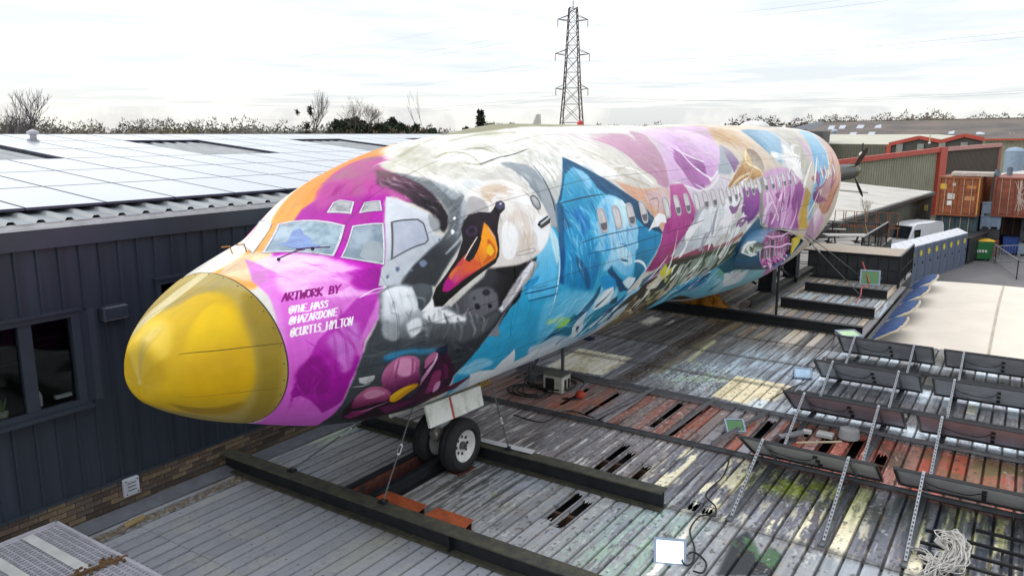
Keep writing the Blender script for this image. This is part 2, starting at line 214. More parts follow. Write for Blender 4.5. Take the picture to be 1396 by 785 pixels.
MURAL='''s|cdbfae|||.5||14.98,0.034 24.82,0.675 22.62,2.138 18.85,2.622 14.20,2.863
s|d9c3a6|||.3||12.58,0.148 18.41,0.035 15.76,0.888 15.71,1.096 13.07,0.843 12.55,0.514 11.93,0.289
s|c08c50|d9b48c|13.89,0.358 15.00,0.730|.25||13.26,0.340 15.33,0.313 15.05,0.592 15.01,0.761 13.69,0.685 13.08,0.533
s|d7b2d8|c996c8|10.06,0.479 10.58,1.007|.15||10.29,0.291 13.94,0.253 10.45,1.218 9.73,1.194 9.4,1.083 8.96,1.097 9.17,0.932 9.48,0.740 9.84,0.514
s|dcb2df|c98fce|12.06,0.496 11.07,1.081|.12||11.93,0.289 12.60,0.430 12.90,0.601 12.73,0.765 11.73,0.992 11.08,1.102 10.52,1.106 10.04,0.952 10.03,0.773
p|9c96b0|7c4c8c|13.10,0.704 12.97,1.033|.06||13.08,0.672 13.36,0.769 13.46,0.905 13.45,0.978 12.71,1.069 12.77,0.885
s|9aa6b0|||.06||12.98,0.700 12.79,0.860 12.64,1.044 12.13,1.070 11.62,1.033 12.20,0.890
s|c078c0|8c3c8c|10.05,0.773 10.64,1.109|.08||10.19,0.643 10.43,0.741 10.74,0.833 11.15,0.911 10.54,1.164 10.08,1.150 9.91,1.011 9.93,0.842
p|8d4f86|||.04||10.40,0.880 10.55,0.943 10.82,1.034 10.64,1.109 10.39,1.043 10.32,0.959
l|f2e2f0|||.03|.05|10.14,0.657 10.08,0.821 9.96,0.992 10.14,1.114 10.50,1.182
l|efe6ef|||.03|.05|10.23,0.644 10.47,0.755 10.87,0.836 11.22,0.889
l|f0e4ee|||.03|.05|10.11,0.749 10.09,0.933 10.42,1.064 11.04,1.097 11.67,1.012
s|9c4f98|b46ab0|10.13,0.799 10.79,1.172|.06||10.23,0.713 10.40,0.827 10.66,0.967 10.93,1.077 10.95,1.138 10.45,1.142 9.98,1.090 9.87,0.949 9.82,0.840
l|f2e6f2|||.03|.06|10.47,0.646 10.44,0.874 10.74,1.011 11.07,1.081
s|cfc6cf|||.12||9.26,1.060 9.66,1.118 10.17,1.190 10.85,1.193 11.67,1.056 12.15,1.114 12.28,1.242 12.11,1.354 11.06,1.351 8.85,1.332
l|e8dfe6|||.03|.05|9.24,1.069 9.79,1.141 10.35,1.196 11.01,1.160 11.59,1.064
p|c05a9c|a83c88|9.51,1.114 8.65,1.650|.05||8.94,1.096 9.56,1.093 9.67,1.174 9.85,1.410 9.5,1.513 8.68,1.695 8.07,1.654 8.32,1.437 8.66,1.308
p|b04a90|963a70|8.15,1.543 8.05,1.834|.04||8.19,1.482 9.5,1.518 9.06,1.648 8.7,1.798 7.98,1.837 7.7,1.814 8.04,1.665 8.23,1.531
p|b84a94|a84088|9.01,1.339 9.15,1.683|.05||9,1.204 9.44,1.254 9.91,1.430 9.27,1.568 8.83,1.705 8.33,1.671
p|a24070|||.04||8.47,1.690 8.75,1.624 9.12,1.682 8.8,1.783 8.37,1.820
p|dfe2e6|b8bcc8|9.85,1.375 9.38,1.742|.02||9.89,1.429 10.33,1.368 10.92,1.383 10.88,1.565 10.85,1.845 8.83,1.705 9.27,1.568
p|dde2e6|b4bac4|10.01,1.365 9.17,1.738|.015||9.89,1.412 10.48,1.384 10.75,1.359 10.54,1.567 10.27,1.626 11.08,1.741 9.81,1.754 8.64,1.754 9.08,1.609
p|d6d9dc|||.015||10.69,1.501 11.22,1.359 11.79,1.362 11.85,1.479 11.44,1.673 10.91,1.810 10.68,1.649
p|eef1f2|||.01||11.42,1.385 11.95,1.330 12.66,1.358 11.98,1.543 11.84,1.715 11.32,1.666
p|b9bcb8|||.01||11.76,1.641 12.90,1.517 13.00,1.590 12.47,1.823 12.14,1.928 12.02,1.744
p|9c5068|b0705c|11.15,1.796 12.63,1.748|.02||8.8,1.783 10.78,1.751 10.97,1.814 12.04,1.796 12.94,1.740 13.08,1.774 12.09,1.855 10.91,1.840 9.14,1.849 8.77,1.826
p|e4e6e8|||.01||10.75,1.450 10.95,1.569 10.72,1.787 10.65,1.842 10.52,1.640
p|9b3fa2|6c3a94|13.68,1.397 13.45,1.664|.06||12.98,1.511 13.39,1.407 14.47,1.360 14.23,1.542 13.70,1.636 13.30,1.668
p|a04aa8|7a3a90|13.32,1.260 12.84,1.620|.05||12.63,1.256 13.32,1.260 14.19,1.308 14.06,1.451 13.58,1.594 13.01,1.627 12.63,1.495 12.92,1.388 12.54,1.313
p|e6e9ea|||.015||11.40,1.327 12.16,1.317 12.29,1.401 11.89,1.538 11.75,1.709 11.38,1.689
p|e9e9ea|||.01||12.87,1.515 12.98,1.588 12.52,1.743 11.79,1.814 11.89,1.716
p|e8e8e8|||.01||13.31,1.677 13.74,1.674 13.25,1.741
p|3c342c|5a5040|7.26,2.167 10.43,1.976|.04||6.85,2.622 7.1,2.157 7.35,2.020 7.74,1.922 8.08,1.854 8.78,1.795 9.67,1.815 10.50,1.856 13.59,2.698 12.58,2.944 9.83,2.622 7.81,2.622
p|38423c|56644e|8.77,1.927 11.58,1.909|.05||8.32,1.944 8.54,1.834 9.14,1.849 10.48,1.830 12.11,1.862 12.81,1.834 12.94,1.941 11.84,2.164 10.31,2.140 9.39,2.258 8.59,2.202
s|8aa696|5c7870|9.28,1.933 10.21,2.106|.015||9.39,2.068 9.17,1.944 9.46,1.890 9.82,1.940 10,2.040 9.79,2.121 9.51,2.148
s|7e9a86|||.015||10.11,2.006 9.95,1.910 10.26,1.874 10.54,1.916 10.65,2.011 10.52,2.114
s|93a89c|||.015||10.71,1.950 10.92,1.903 11.43,1.942 11.58,2.045 11.37,2.124
l|d4dcd2|||.01|.06|9.61,2.183 9.97,2.151 10.26,2.087
l|c0ccc0|||.01|.05|10.35,2.120 10.75,2.089 10.84,2.005
l|3a4a44|||.01|.05|9.53,2.104 9.23,1.929 9.55,1.917
p|b9c48c|||.03||8.25,1.900 8.6,1.876 8.82,1.803 8.77,1.927 8.55,1.985
p|e8e6da|||.01||7.99,2.006 8.41,1.990 8.27,1.996 8.66,1.956 8.57,2.067 8.23,2.051
p|e2dccb|cfc67a|8.39,1.955 8.82,1.880|.02||7.96,1.990 8.35,1.933 8.49,1.817 8.46,1.905 9.08,1.865 8.93,1.947 8.63,1.997 8.34,2.008
p|d8d34a|||.04||8.34,1.876 8.55,1.804 8.71,1.890 9.13,1.868 8.88,1.962 8.49,1.927
p|eae6dc|||.01||8.16,2.165 8.16,2.070 8.26,2.010 8.32,2.109 8.23,2.162
p|c9bf9a|||.02||7.58,2.246 7.59,2.137 8.26,2.338
p|a08c68|c2a06a|7.5,2.095 7.89,2.080|.03||7.61,2.129 7.77,2.056 7.89,2.142 7.7,2.183
p|a89878|||.02||8.63,2.122 8.98,2.117 9.4,2.214 9.29,2.318 8.83,2.215
p|b8a888|||.02||9.14,2.048 9.35,1.985 9.61,2.166 9.54,2.231
s|93a698|||.02||9.44,2.101 9.21,1.913 9.51,1.890 9.79,1.942 10.06,2.096 9.96,2.194
s|8fa08c|||.02||9.9,1.952 10.03,1.871 10.37,1.950 10.45,2.066 10.28,2.072
l|e4e8e4|||.01|.05|9.74,2.181 10.21,2.185 10.32,2.123
l|dfe6e6|||.01|.04|7.27,1.975 7.53,1.964 8,1.900 8.38,1.791 8.54,1.733
l|c8a0d8|||.02|.05|7.57,1.987 7.89,1.927 8.28,1.889 8.46,1.797
s|4fb4d8|8fd0de|10.07,2.187 16.15,2.480|.05||9.39,2.510 9.42,2.374 9.58,2.205 10.22,2.142 11.29,2.167 11.93,2.117 12.57,2.019 13.01,1.964 14.16,2.115 15.33,2.233 17.56,2.376 18.57,2.622 17.72,2.706 15.94,2.803 14.70,2.851 10.61,2.609
p|1f80c0|2a9ad0|11.07,2.371 12.41,2.239|.02||10.84,2.404 10.85,2.252 10.95,2.158 11.63,2.188 11.75,2.298 12.16,2.352 12.25,2.496 11.83,2.560
p|1670ac|||.015||10.21,2.372 10.51,2.239 11.02,2.273 10.73,2.387
l|1a78b8|||.01|.06|10.86,2.342 11.23,2.214 11.91,2.279
l|dff0f4|||.02|.04|11.96,2.708 12.16,2.581 12.47,2.460
p|6cc4a8|||.06||12.15,2.178 12.88,2.142 13.14,2.275 12.67,2.298
s|a4d8e4|||.03||13.18,2.494 12.81,2.328 13.56,2.372 14.20,2.549 14.02,2.620
p|e4eff2|||.01||14.07,2.520 12.78,2.191 13.55,2.272 13.41,2.107 13.97,2.227 14.37,2.287 14.89,2.256 14.99,2.395 14.89,2.506 14.41,2.526
s|bcd8e0|e8e6ee|13.52,2.157 14.57,2.432|.04||14.00,2.337 13.47,2.144 14.20,2.238 14.73,2.410
p|0f6e84|4aa890|13.07,2.030 16.11,2.348|.03||11.98,2.132 12.57,2.019 13.01,1.964 13.87,2.102 15.33,2.233 16.90,2.314 16.56,2.376 14.60,2.246 13.73,2.216 13.02,2.246
p|d48cc0|c69ad0|17.11,2.482 19.24,2.597|.05||18.00,2.670 16.56,2.361 18.42,2.462 20.56,2.525 20.06,2.585 19.24,2.609
s|2f5f86|12606e|13.49,1.703 14.25,2.142|.03||12.84,1.959 12.93,1.818 13.27,1.751 13.87,1.680 14.45,1.738 14.97,1.893 15.24,2.051 16.55,2.274 15.00,2.215 13.83,2.089
s|34688e|1c6a80|13.40,1.793 13.52,1.967|.06||12.69,1.944 13.36,1.772 13.66,1.689 14.13,1.633 14.36,1.734 15.02,1.834 15.26,2.039
s|cf9ac8|c48fc0|15.71,1.096 16.04,1.774|.08||14.45,1.206 15.44,1.090 16.93,1.108 17.64,1.262 17.85,1.390 17.98,1.865 16.10,1.806 14.73,1.728 14.26,1.637
s|9a9694|||.04||14.29,1.225 14.72,1.191 14.34,1.440 14.60,1.723 14.31,1.695 14.09,1.556
p|a6509c|c479bc|14.98,1.588 15.56,1.757|.04||14.86,1.732 14.85,1.584 15.31,1.673 15.72,1.763 16.10,1.806 14.90,1.762
s|e6b4dc|c470b4|15.47,1.209 15.82,1.615|.04||15.14,1.247 15.55,1.164 16.03,1.223 16.56,1.283 16.26,1.437 15.64,1.550 15.58,1.663 15.23,1.557 15.05,1.399
l|a84a9c|||.02|.06|15.47,1.209 15.38,1.409 15.24,1.597
l|9c4090|||.02|.05|15.96,1.268 15.64,1.439 15.94,1.539
l|f0d6ec|||.02|.05|14.77,1.347 15.09,1.508 15.50,1.661
s|f0c8ea|||.03||14.59,1.341 14.79,1.326 14.66,1.577 14.65,1.650
p|e3a8dc|a04a98|15.97,1.733 17.25,1.445|.04||15.73,1.773 15.84,1.634 16.56,1.515 16.99,1.342 17.58,1.297 17.87,1.366 17.55,1.592 17.30,1.739 17.83,1.880 16.83,1.841
s|944494|||.04||16.58,1.562 16.92,1.411 17.46,1.403 17.27,1.584 17.04,1.692
p|d8ae3a|b89a50|17.91,1.841 18.04,1.396|.04||17.83,1.880 17.42,1.704 17.72,1.555 18.06,1.372 18.79,1.392 18.67,1.585 18.59,1.785 19.09,1.937
s|c2bcae|||.06||17.56,1.309 18.53,1.334 19.37,1.408 18.96,1.634 18.89,1.883 18.28,1.693 18.63,1.512
s|e9c078|b9742c|14.20,0.892 13.93,1.215|.04||11.78,1.223 12.60,1.108 13.68,0.959 14.48,0.770 14.85,0.805 15.00,0.957 14.88,1.079 14.52,1.164 13.42,1.201 12.34,1.214
s|9a7e6a|b8a898|14.93,0.820 14.65,1.098|.04||14.55,0.786 14.97,0.806 15.06,0.958 14.80,1.113 14.46,1.070 14.36,0.921
l|f4e2ba|||.02|.06|14.44,0.799 13.98,0.964 14.58,1.073 14.68,1.144
l|e8d0a0|||.02|.05|12.02,1.232 12.77,1.157 13.89,1.103
s|568fb4|7fb4d4|16.21,0.465 16.67,0.811|.08||15.92,0.383 17.33,0.345 18.31,0.437 17.97,0.648 17.17,0.848 16.49,1.035 16.14,0.949 15.80,0.801 15.70,0.595
p|f2f4f4|||.01||16.15,0.865 16.61,0.865 16.48,0.941 16.07,0.935
s|c8ccd0|||.08||17.97,0.648 18.30,0.762 18.15,1.065 18.01,1.271 16.90,1.120 16.49,1.035
s|e8e4e0|||.06||17.76,0.722 18.06,0.890 17.92,1.141 17.78,1.290 17.10,1.175 16.79,1.041
s|b8b4a4|||.08||18.72,0.371 21.18,0.304 20.42,0.614 19.67,0.909 19.05,1.191 18.10,1.223 18.15,1.009 18.30,0.689
s|c6a0c0|||.05||20.20,0.613 20.34,0.740 19.99,0.913 19.60,1.090 19.50,0.970 19.70,0.773
s|84c0e2|6cb0dc|21.97,0.448 20.48,1.192|.05||21.89,0.361 23.45,0.417 22.46,0.757 21.88,1.011 21.11,1.238 20.09,1.427 19.11,1.553 19.12,1.721 18.85,1.838 18.49,1.619 19.02,1.398 19.71,1.092 20.57,0.780
l|e2d4dc|||.03|.08|23.68,0.317 22.51,0.667 22.02,0.980 21.36,1.245
s|8a4a90|||.04||19.72,1.204 19.97,1.318 19.59,1.440 19.42,1.357
s|7c3a80|||.04||18.98,1.498 19.70,1.495 19.68,1.635 18.91,1.592
s|ddb09a|c8886a|22.19,0.797 21.17,1.759|.05||24.31,0.450 24.75,0.614 25.03,0.880 25.14,1.170 24.84,1.493 22.25,1.618 21.43,1.845 20.04,1.754 19.96,1.555 21.32,1.331 22.01,1.013
l|a85030|||.03|.06|25.10,1.315 22.33,1.543 21.33,1.815
s|bc8f94|||.04||20.07,1.480 21.24,1.299 21.62,1.427 20.88,1.609 20.33,1.721
s|e4d2dc|d09ac0|19.64,1.740 20.83,2.113|.04||20.28,2.073 19.37,1.816 19.83,1.714 20.60,1.824 21.23,1.932 21.36,2.073 21.46,2.229
s|b890b0|||.1||18.98,1.909 19.37,1.816 20.79,2.194 19.31,2.042
s|c497ac|b88aa2|7.24,0.468 8.65,0.920|.05||6.37,0.437 7.18,0.391 8.08,0.364 8.61,0.389 9.02,0.438 9.08,0.527 9.47,0.335 9.79,0.419 9.61,0.578 9.4,0.763 9.14,0.951 8.87,1.112 8.47,1.064 8.18,0.928 8.04,0.763 7.85,0.643 7.54,0.532 6.95,0.467
p|d7a98e|||.04||6.97,0.993 7.37,1.047 7.83,1.095 8.42,1.101 8.86,1.129 8.8,1.196 8.47,1.316 8.32,1.437 8.17,1.507 7.88,1.415 7.86,1.337 7.62,1.233 7.28,1.141
s|d0b4b4|||.08||7.79,1.160 8.38,1.113 8.79,1.144 8.56,1.320 8.12,1.301
p|48b0d4|36a4cc|5.84,1.150 4.28,2.176|.03||3.55,2.658 3.15,2.201 3.25,2.032 3.48,1.883 3.78,1.708 4.06,1.579 4.37,1.442 4.71,1.257 4.92,1.190 5.33,0.984 5.93,0.723 6.32,0.871 6.93,1.048 7.63,1.235 7.96,1.371 8.18,1.490 8.05,1.639 7.67,1.800 7.23,1.950 7.1,2.161 6.94,2.283 6.81,2.622 5.18,2.646 4.08,2.646
p|225c80|1e5272|6.13,0.796 7.13,1.198|.03||5.97,0.710 6.27,0.827 6.6,0.937 7.06,1.078 7.62,1.233 7.93,1.359 8.24,1.512 7.59,1.431 7.25,1.324 7.11,1.464 7.06,1.255 6.81,1.154 6.52,1.106 6.31,1.027 6.26,0.910 6.02,0.822 5.69,0.870 5.28,1.057 5.12,1.088
p|2c86b4|2f9cc4|7.34,1.388 7.72,1.590|.02||7.15,1.378 7.53,1.412 8.19,1.509 8.12,1.584 7.88,1.641 7.1,1.589
p|2c90bc|2a7a98|7.71,1.548 7.37,1.862|.03||7.15,1.441 8.19,1.506 8.12,1.589 7.78,1.712 7.43,1.850 7.22,1.943 7.23,1.800 7.18,1.637
p|14557a|||.03||6.22,1.693 6.32,1.655 6.62,1.764 6.97,1.859 7.37,1.862 7.68,1.762 7.53,1.825 7.24,1.953 6.88,1.935 6.55,1.821
p|1a5a80|2280ac|5.1,1.101 4.91,1.426|.06||5.08,1.084 5.24,1.083 5.34,1.208 5.32,1.346 5.18,1.450 4.89,1.424 4.95,1.231
p|1b5f98|||.05||4.98,1.224 5.13,1.237 5.03,1.475 5,1.691 4.85,1.656 4.89,1.463
s|2a9ccc|1f86b8|5.13,1.457 5.5,1.739|.1||5.1,1.290 5.67,1.337 5.96,1.551 5.91,1.733 5.82,1.821 5.21,1.740 4.99,1.648 5.03,1.475
s|1a6490|||.05||5.28,1.497 5.49,1.570 5.72,1.716 5.73,1.805 5.54,1.714 5.35,1.599
s|6cc2ea|||.04||5.01,1.405 5.1,1.468 5.21,1.518 5.14,1.505 5.06,1.451
s|54a6c8|3498c0|5.93,0.889 5.67,1.178|.08||5.56,0.925 5.95,0.856 6.25,0.943 6.28,1.041 6,1.203 5.7,1.294 5.32,1.277 5.23,1.141
s|8cc8e6|||.06||5.99,0.824 6.18,0.872 6.25,0.943 6.18,1.020 6.04,1.027 6.03,0.946 5.96,0.874
s|2a88c4|||.04||5.47,1.140 5.62,1.174 5.75,1.241 5.75,1.325 5.56,1.351 5.47,1.275
l|1f78b4|||.03|.05|5.27,1.145 5.44,1.203 5.55,1.296 5.54,1.391
l|68bce6|||.04|.06|5.65,1.148 5.86,1.235 5.9,1.336 5.82,1.440
l|1f78b4|||.03|.04|5.97,1.143 6.09,1.266 6.05,1.402
s|a2d4ee|7cc4e8|6.81,1.154 6.07,1.472|.05||6.46,1.111 6.69,1.112 6.93,1.159 7.06,1.255 7.13,1.406 7.17,1.593 5.85,1.505 6.1,1.405 6.07,1.292 6.11,1.181
s|a4d4ee|78c4ea|6.69,1.388 7.02,1.782|.04||6.08,1.283 7.22,1.371 7.16,1.560 7.16,1.714 7.11,1.805 6.74,1.759 6.37,1.654 6.26,1.675 6.09,1.676 6.18,1.567 6.13,1.467 5.96,1.359
s|5cb8e8|||.05||6.17,1.373 6.29,1.505 6.18,1.610 6.12,1.508
s|bfe2f4|||.04||6.53,1.478 6.9,1.558 7.08,1.692 6.82,1.688 6.53,1.592
s|6cb8e0|||.05||6.35,1.165 6.39,1.226 6.31,1.335 6.15,1.409 6.17,1.299
l|1c5878|||.005|.03|6.67,1.634 6.9,1.660
l|f0f4f6|||.03|.05|6.92,1.166 7.06,1.255 7.15,1.378
s|c4e4f4|||.05||6.69,1.150 6.91,1.173 7,1.312 6.82,1.390 6.64,1.295
s|60b8dc|a4d4e8|5.28,1.775 6.3,2.287|.12||4.6,1.772 5.22,1.755 6,1.847 6.26,1.764 6.81,1.927 6.64,2.049 5.94,2.110 5.63,2.221 4.93,2.208 4.55,1.926
s|2a98d0|||.05||6.02,1.743 6.24,1.732 6.6,1.809 6.65,1.945 6.32,1.878
p|0e4f6c|||.02||6.57,2.078 6.71,1.986 6.89,1.979 6.99,2.074 6.84,2.153
p|1c88b8|||.02||6.91,2.064 7.19,2.002 7.53,1.964 7.4,2.044 7.07,2.143
p|c4dcec|e0eef4|6.79,1.810 7.37,1.862|.02||6.85,1.840 7.04,1.808 7.35,1.843 7.34,1.884 7.22,1.943 7.02,1.897
l|e4f2f8|||.01|.05|7.17,1.683 7.34,1.693 7.55,1.736 7.7,1.797
p|4a7a84|||.03||7.61,2.010 7.69,1.891 8.08,1.854 7.79,1.954 7.5,2.095
l|a8d4ec|||.02|.1|7.13,2.110 7.35,2.020 7.7,1.982
p|0c5c80|0f7a94|5.18,2.190 5.55,2.058|.012||4.94,2.213 5.07,2.153 5.19,2.080 5.39,2.038 5.53,1.992 5.67,2.021 5.87,2.157 5.86,2.258 5.75,2.308 5.54,2.266 5.4,2.205 5.29,2.248
p|0c4c70|||.01||5.74,2.427 5.85,2.376 5.97,2.300 6.06,2.418
p|0e5478|||.012||5.61,2.048 5.74,1.979 5.94,1.888 6.09,1.791 6.13,1.859 6.03,1.963 5.89,2.049 5.96,2.151
p|d8e4ee|||.01||6.09,2.358 5.74,2.158 5.74,2.083 5.94,2.011 6.01,2.119 6.15,2.219 6.2,2.317 6.2,2.342
p|14546c|||.008||6.01,2.250 5.88,2.168 5.98,2.172 6.12,2.268
p|1288a4|||.015||6.3,2.287 6.07,2.089 6.3,2.027 6.59,2.026 7.03,2.059 7.14,2.172 6.75,2.225 6.61,2.342
p|e4eff6|||.012||6.11,2.014 6.08,1.934 6.3,1.860 6.56,1.853 6.66,1.912 6.6,1.991 6.48,2.031 6.27,2.041
p|0e5078|||.01||6.57,2.197 6.65,2.088 7.08,2.084 6.95,2.148
l|e0eef4|||.01|.03|6.6,2.316 6.68,2.192 6.98,2.131
s|a4dc60|6cc88c|5.29,2.050 5.02,1.989|.05||5.16,2.058 5.3,2.026 5.47,2.022 5.49,2.067 5.31,2.097 5.15,2.083
p|9fd4a0|||.06||4.75,1.954 5.14,1.972 5.42,2.008 5.22,2.032 4.85,1.999
s|b8cddc|||.06||4.7,2.225 5.02,2.202 5.35,2.177 6.02,2.308 6.52,2.377 7.04,2.294 7.26,2.167 7.63,2.152 7.51,2.466 6.81,2.622 5.86,2.646 5.28,2.518
l|c8b078|||.03|.06|7.21,2.622 7.3,2.393 7.53,2.228 8.02,2.137
p|8c7c5c|||.03||7.28,2.585 7.41,2.386 7.75,2.260 9.8,2.609 8.98,2.622 7.77,2.622
s|8cd0ee|5cbce6|4.5,1.262 4.55,1.643|.05||4.51,1.124 4.75,1.175 4.83,1.267 4.89,1.382 4.88,1.516 4.86,1.636 4.79,1.724 4.59,1.742 4.17,1.703 4.14,1.515 4.36,1.354
s|c4e4f2|||.03||4.73,1.173 4.81,1.237 4.89,1.340 4.87,1.447 4.8,1.522 4.74,1.421 4.72,1.297
l|d8f0f8|||.01|.03|4.87,1.468 4.86,1.582 4.82,1.769 4.79,1.909
s|2898cc|||.05||4.03,1.541 4.22,1.564 4.38,1.557 4.3,1.600 4.15,1.621 4.07,1.638
l|1a5a80|||.004|.02|4.07,1.652 4.47,1.672 4.86,1.684
l|1a5a80|||.004|.02|4.17,1.718 4.54,1.734 4.87,1.747
s|4a90b4|||.03||4.18,1.629 4.38,1.637 4.64,1.653 4.39,1.650
s|d6d4c6|||.12||6.23,0.253 8.47,0.096 11.28,0.050 9.51,0.325 8.19,0.331 6.43,0.415 5.87,0.381
s|e4e1db|d4cfc4|6.58,0.496 7.32,0.888|.04||5.84,0.393 6.34,0.429 6.84,0.467 7.25,0.524 7.57,0.627 7.84,0.737 8.03,0.846 8.25,0.930 8.46,1.000 8.5,1.056 8.37,1.096 7.84,1.087 7.4,1.031 7.06,0.979 6.82,0.946 6.65,0.835 6.45,0.754 6.2,0.637 5.93,0.542 5.57,0.495
s|d8d0c0|||.08||5.99,0.521 6.47,0.637 6.95,0.784 7.2,0.885 7.06,0.979 6.7,0.891 6.29,0.707 5.79,0.600
s|efeeea|||.03||5.57,0.495 6.01,0.550 6.46,0.660 6.91,0.803 7.16,0.902 7.09,0.962 6.77,0.970 6.36,0.863 6,0.719 5.66,0.654 5.3,0.610
l|b8b09c|||.03|.04|7.2,0.885 7.61,0.876 7.85,0.920 8.13,0.982
l|f6f4f0|||.03|.05|7.41,0.852 7.82,0.900 8.13,0.982 8.33,1.060
l|b4ac98|||.02|.03|7.78,0.861 7.26,0.914 7.72,1.006 8.14,1.080
l|c2bba8|||.03|.04|5.86,0.493 6.51,0.602 7.05,0.745 7.22,0.848
p|d8d7cf|c2c4c0|5.5,0.679 5.06,1.006|.03||5.36,0.582 5.68,0.645 5.89,0.689 5.94,0.720 5.51,0.921 5.3,1.013 5.12,1.080 5.12,0.965 5.13,0.813 5,0.745
s|eceae4|||.05||5.29,0.653 5.5,0.700 5.57,0.823 5.36,0.906 5.3,0.795 5.14,0.720
s|f4f2ee|||.04||5.27,0.619 5.47,0.654 5.47,0.757 5.32,0.720 5.14,0.679
l|a8a89c|||.02|.03|5.32,0.679 5.37,0.784 5.36,0.906
p|8d9aa4|70828e|5.05,0.806 4.91,1.113|.05||5.05,0.720 5.15,0.779 5.13,0.934 5.11,1.087 5.05,1.212 4.95,1.314 4.87,1.224 4.82,1.046 4.77,0.916 4.72,0.895
p|2c6a92|||.04||5.11,1.087 5.18,1.093 4.95,1.430 4.88,1.423 5,1.207
s|e3a254|e08a3a|1.61,-0.130 3.34,-0.075|.08||0.864,0.014 1.1,-0.132 1.72,-0.431 2.34,-0.728 2.59,-0.571 2.98,-0.414 3.48,-0.341 4.15,-0.184 4.35,0.004 3.44,0.195 2.88,0.188 2.46,0.073 2.19,-0.062 1.81,0.006 1.36,0.232 0.967,0.557 0.859,0.378
s|f4e4d0|||.09||0.849,-0.118 1.28,-0.319 2.13,-0.765 2.45,-0.680 2.69,-0.511 2.91,-0.426 2.58,-0.421 2.15,-0.390 1.51,-0.091 1.06,0.023
s|ecc8a4|||.08||0.921,0.075 1.35,0.016 1.39,0.268 1.24,0.508 1.01,0.496
p|b81fac|a52c98|1.95,0.712 2.62,0.120|.07||1.44,0.217 1.89,-0.056 2.23,-0.078 2.46,0.073 2.84,0.136 3.2,0.219 3.24,0.412 2.82,0.517 2.63,0.528 2.45,0.654 1.99,1.144 1.82,1.111 1.73,0.847 1.58,0.617 1.37,0.288
s|b0588c|b04a98|3.13,-0.183 2.36,0.293|.12||2.6,-0.092 3.18,-0.133 3.43,0.059 3.37,0.340 3.44,0.599 2.96,0.583 2.68,0.494 2.42,0.253 2.24,0.061
s|e8a8e2|f0c8ec|1.36,0.899 1.33,0.402|.12||1.2,0.209 1.56,0.357 1.84,0.728 1.93,0.945 1.85,1.127 1.62,1.155 1.28,1.045 1.04,0.926 1.03,0.710 1.1,0.429
p|d684d2|dc98d8|1.03,0.627 0.809,1.596|.025||1.22,0.074 1.21,0.382 1.24,0.557 1.18,0.841 1.08,1.170 0.97,1.662 0.958,2.243 1.15,2.924 1.04,2.900 0.738,1.915 0.794,1.400 0.919,0.995 0.986,0.720 0.99,0.453
p|d266cc|d878d0|0.794,1.400 1.67,1.166|.08||1.19,0.405 1.27,0.675 1.44,0.973 1.71,1.095 2.03,1.172 2,1.258 1.86,1.367 1.65,1.577 1.63,1.709 1.59,1.847 1.55,2.094 1.7,2.475 1.89,2.863 0.912,2.900 0.997,2.900 0.898,2.428 0.825,1.819 0.868,1.433 0.961,1.018 1.04,0.756
s|eab0e6|||.1||1.29,0.492 1.61,0.736 1.82,0.921 1.63,1.065 1.44,0.973 1.19,0.849 1.1,0.684
s|e6a4e0|d274c8|1.44,0.723 1.57,1.034|.05||1.44,0.723 1.73,0.803 1.8,0.888 1.75,0.957 1.6,0.981 1.45,0.955 1.35,0.855
s|9c1496|ac18a4|2.03,1.025 1.77,0.990|.08||1.76,0.819 2.08,0.950 1.98,1.130 1.81,1.074 1.72,0.967 1.8,0.888
p|a2129a|b63cb0|1.06,1.890 1.59,1.386|.03||1.03,2.267 0.953,1.942 1.02,1.657 1.18,1.390 1.38,1.259 1.7,1.113 1.9,1.145 2.03,1.185 1.87,1.330 1.65,1.557 1.61,1.703 1.54,1.956 1.57,2.198 1.46,2.386 1.21,2.141 1.06,2.025 0.998,2.054
s|c878cc|||.1||1.27,1.425 1.44,1.326 1.6,1.348 1.61,1.561 1.48,1.705 1.36,1.630 1.31,1.550
s|96108e|||.08||0.97,1.662 1.14,1.549 1.26,1.758 1.33,2.052 1.17,2.020 1,1.927
s|d27acc|||.05||1.93,1.189 2.03,1.185 1.86,1.367 1.65,1.577 1.62,1.706 1.56,1.619 1.69,1.425
s|cf7ad0|||.08||1.36,1.630 1.52,1.679 1.5,1.825 1.42,1.803
l|c050b8|||.02|.02|1.44,1.326 1.57,1.691
p|ccd0d6|b8bec4|2.64,0.581 2.29,1.106|.015||2.69,0.502 2.77,0.609 2.82,0.725 2.92,0.817 2.88,0.880 2.81,0.943 2.86,0.997 2.94,1.038 2.72,1.113 2.48,1.133 2.28,1.167 2.19,1.201 1.97,1.095 2.11,0.956 2.15,0.955 2.44,0.673
s|9a9ea0|||.03||2.92,0.817 3,0.895 2.96,0.965 2.85,0.966 2.84,0.910
s|7c8284|5c6266|3.18,0.466 2.83,1.250|.05||3.08,0.301 3.21,0.445 3.38,0.578 3.51,0.696 3.56,0.792 3.49,0.892 3.33,0.995 3.17,1.072 3.11,1.132 2.93,1.201 2.68,1.286 2.53,1.331 2.19,1.201 2.4,1.118 2.67,1.098 2.92,1.034 3.06,0.971 3.17,0.858 3.18,0.701 3.08,0.524
p|3e4246|6c7276|2.67,1.098 3.09,0.940|.04||2.19,1.201 2.4,1.118 2.65,1.074 2.92,1.034 3.03,1.002 3.14,1.030 3.12,1.116 2.85,1.219 2.59,1.346
l|b4b8bc|||.02|.03|2.86,1.150 3.07,1.106 3.18,1.074
s|a0a8ac|||.06||3.33,0.560 3.51,0.646 3.57,0.760 3.38,0.804 3.32,0.666
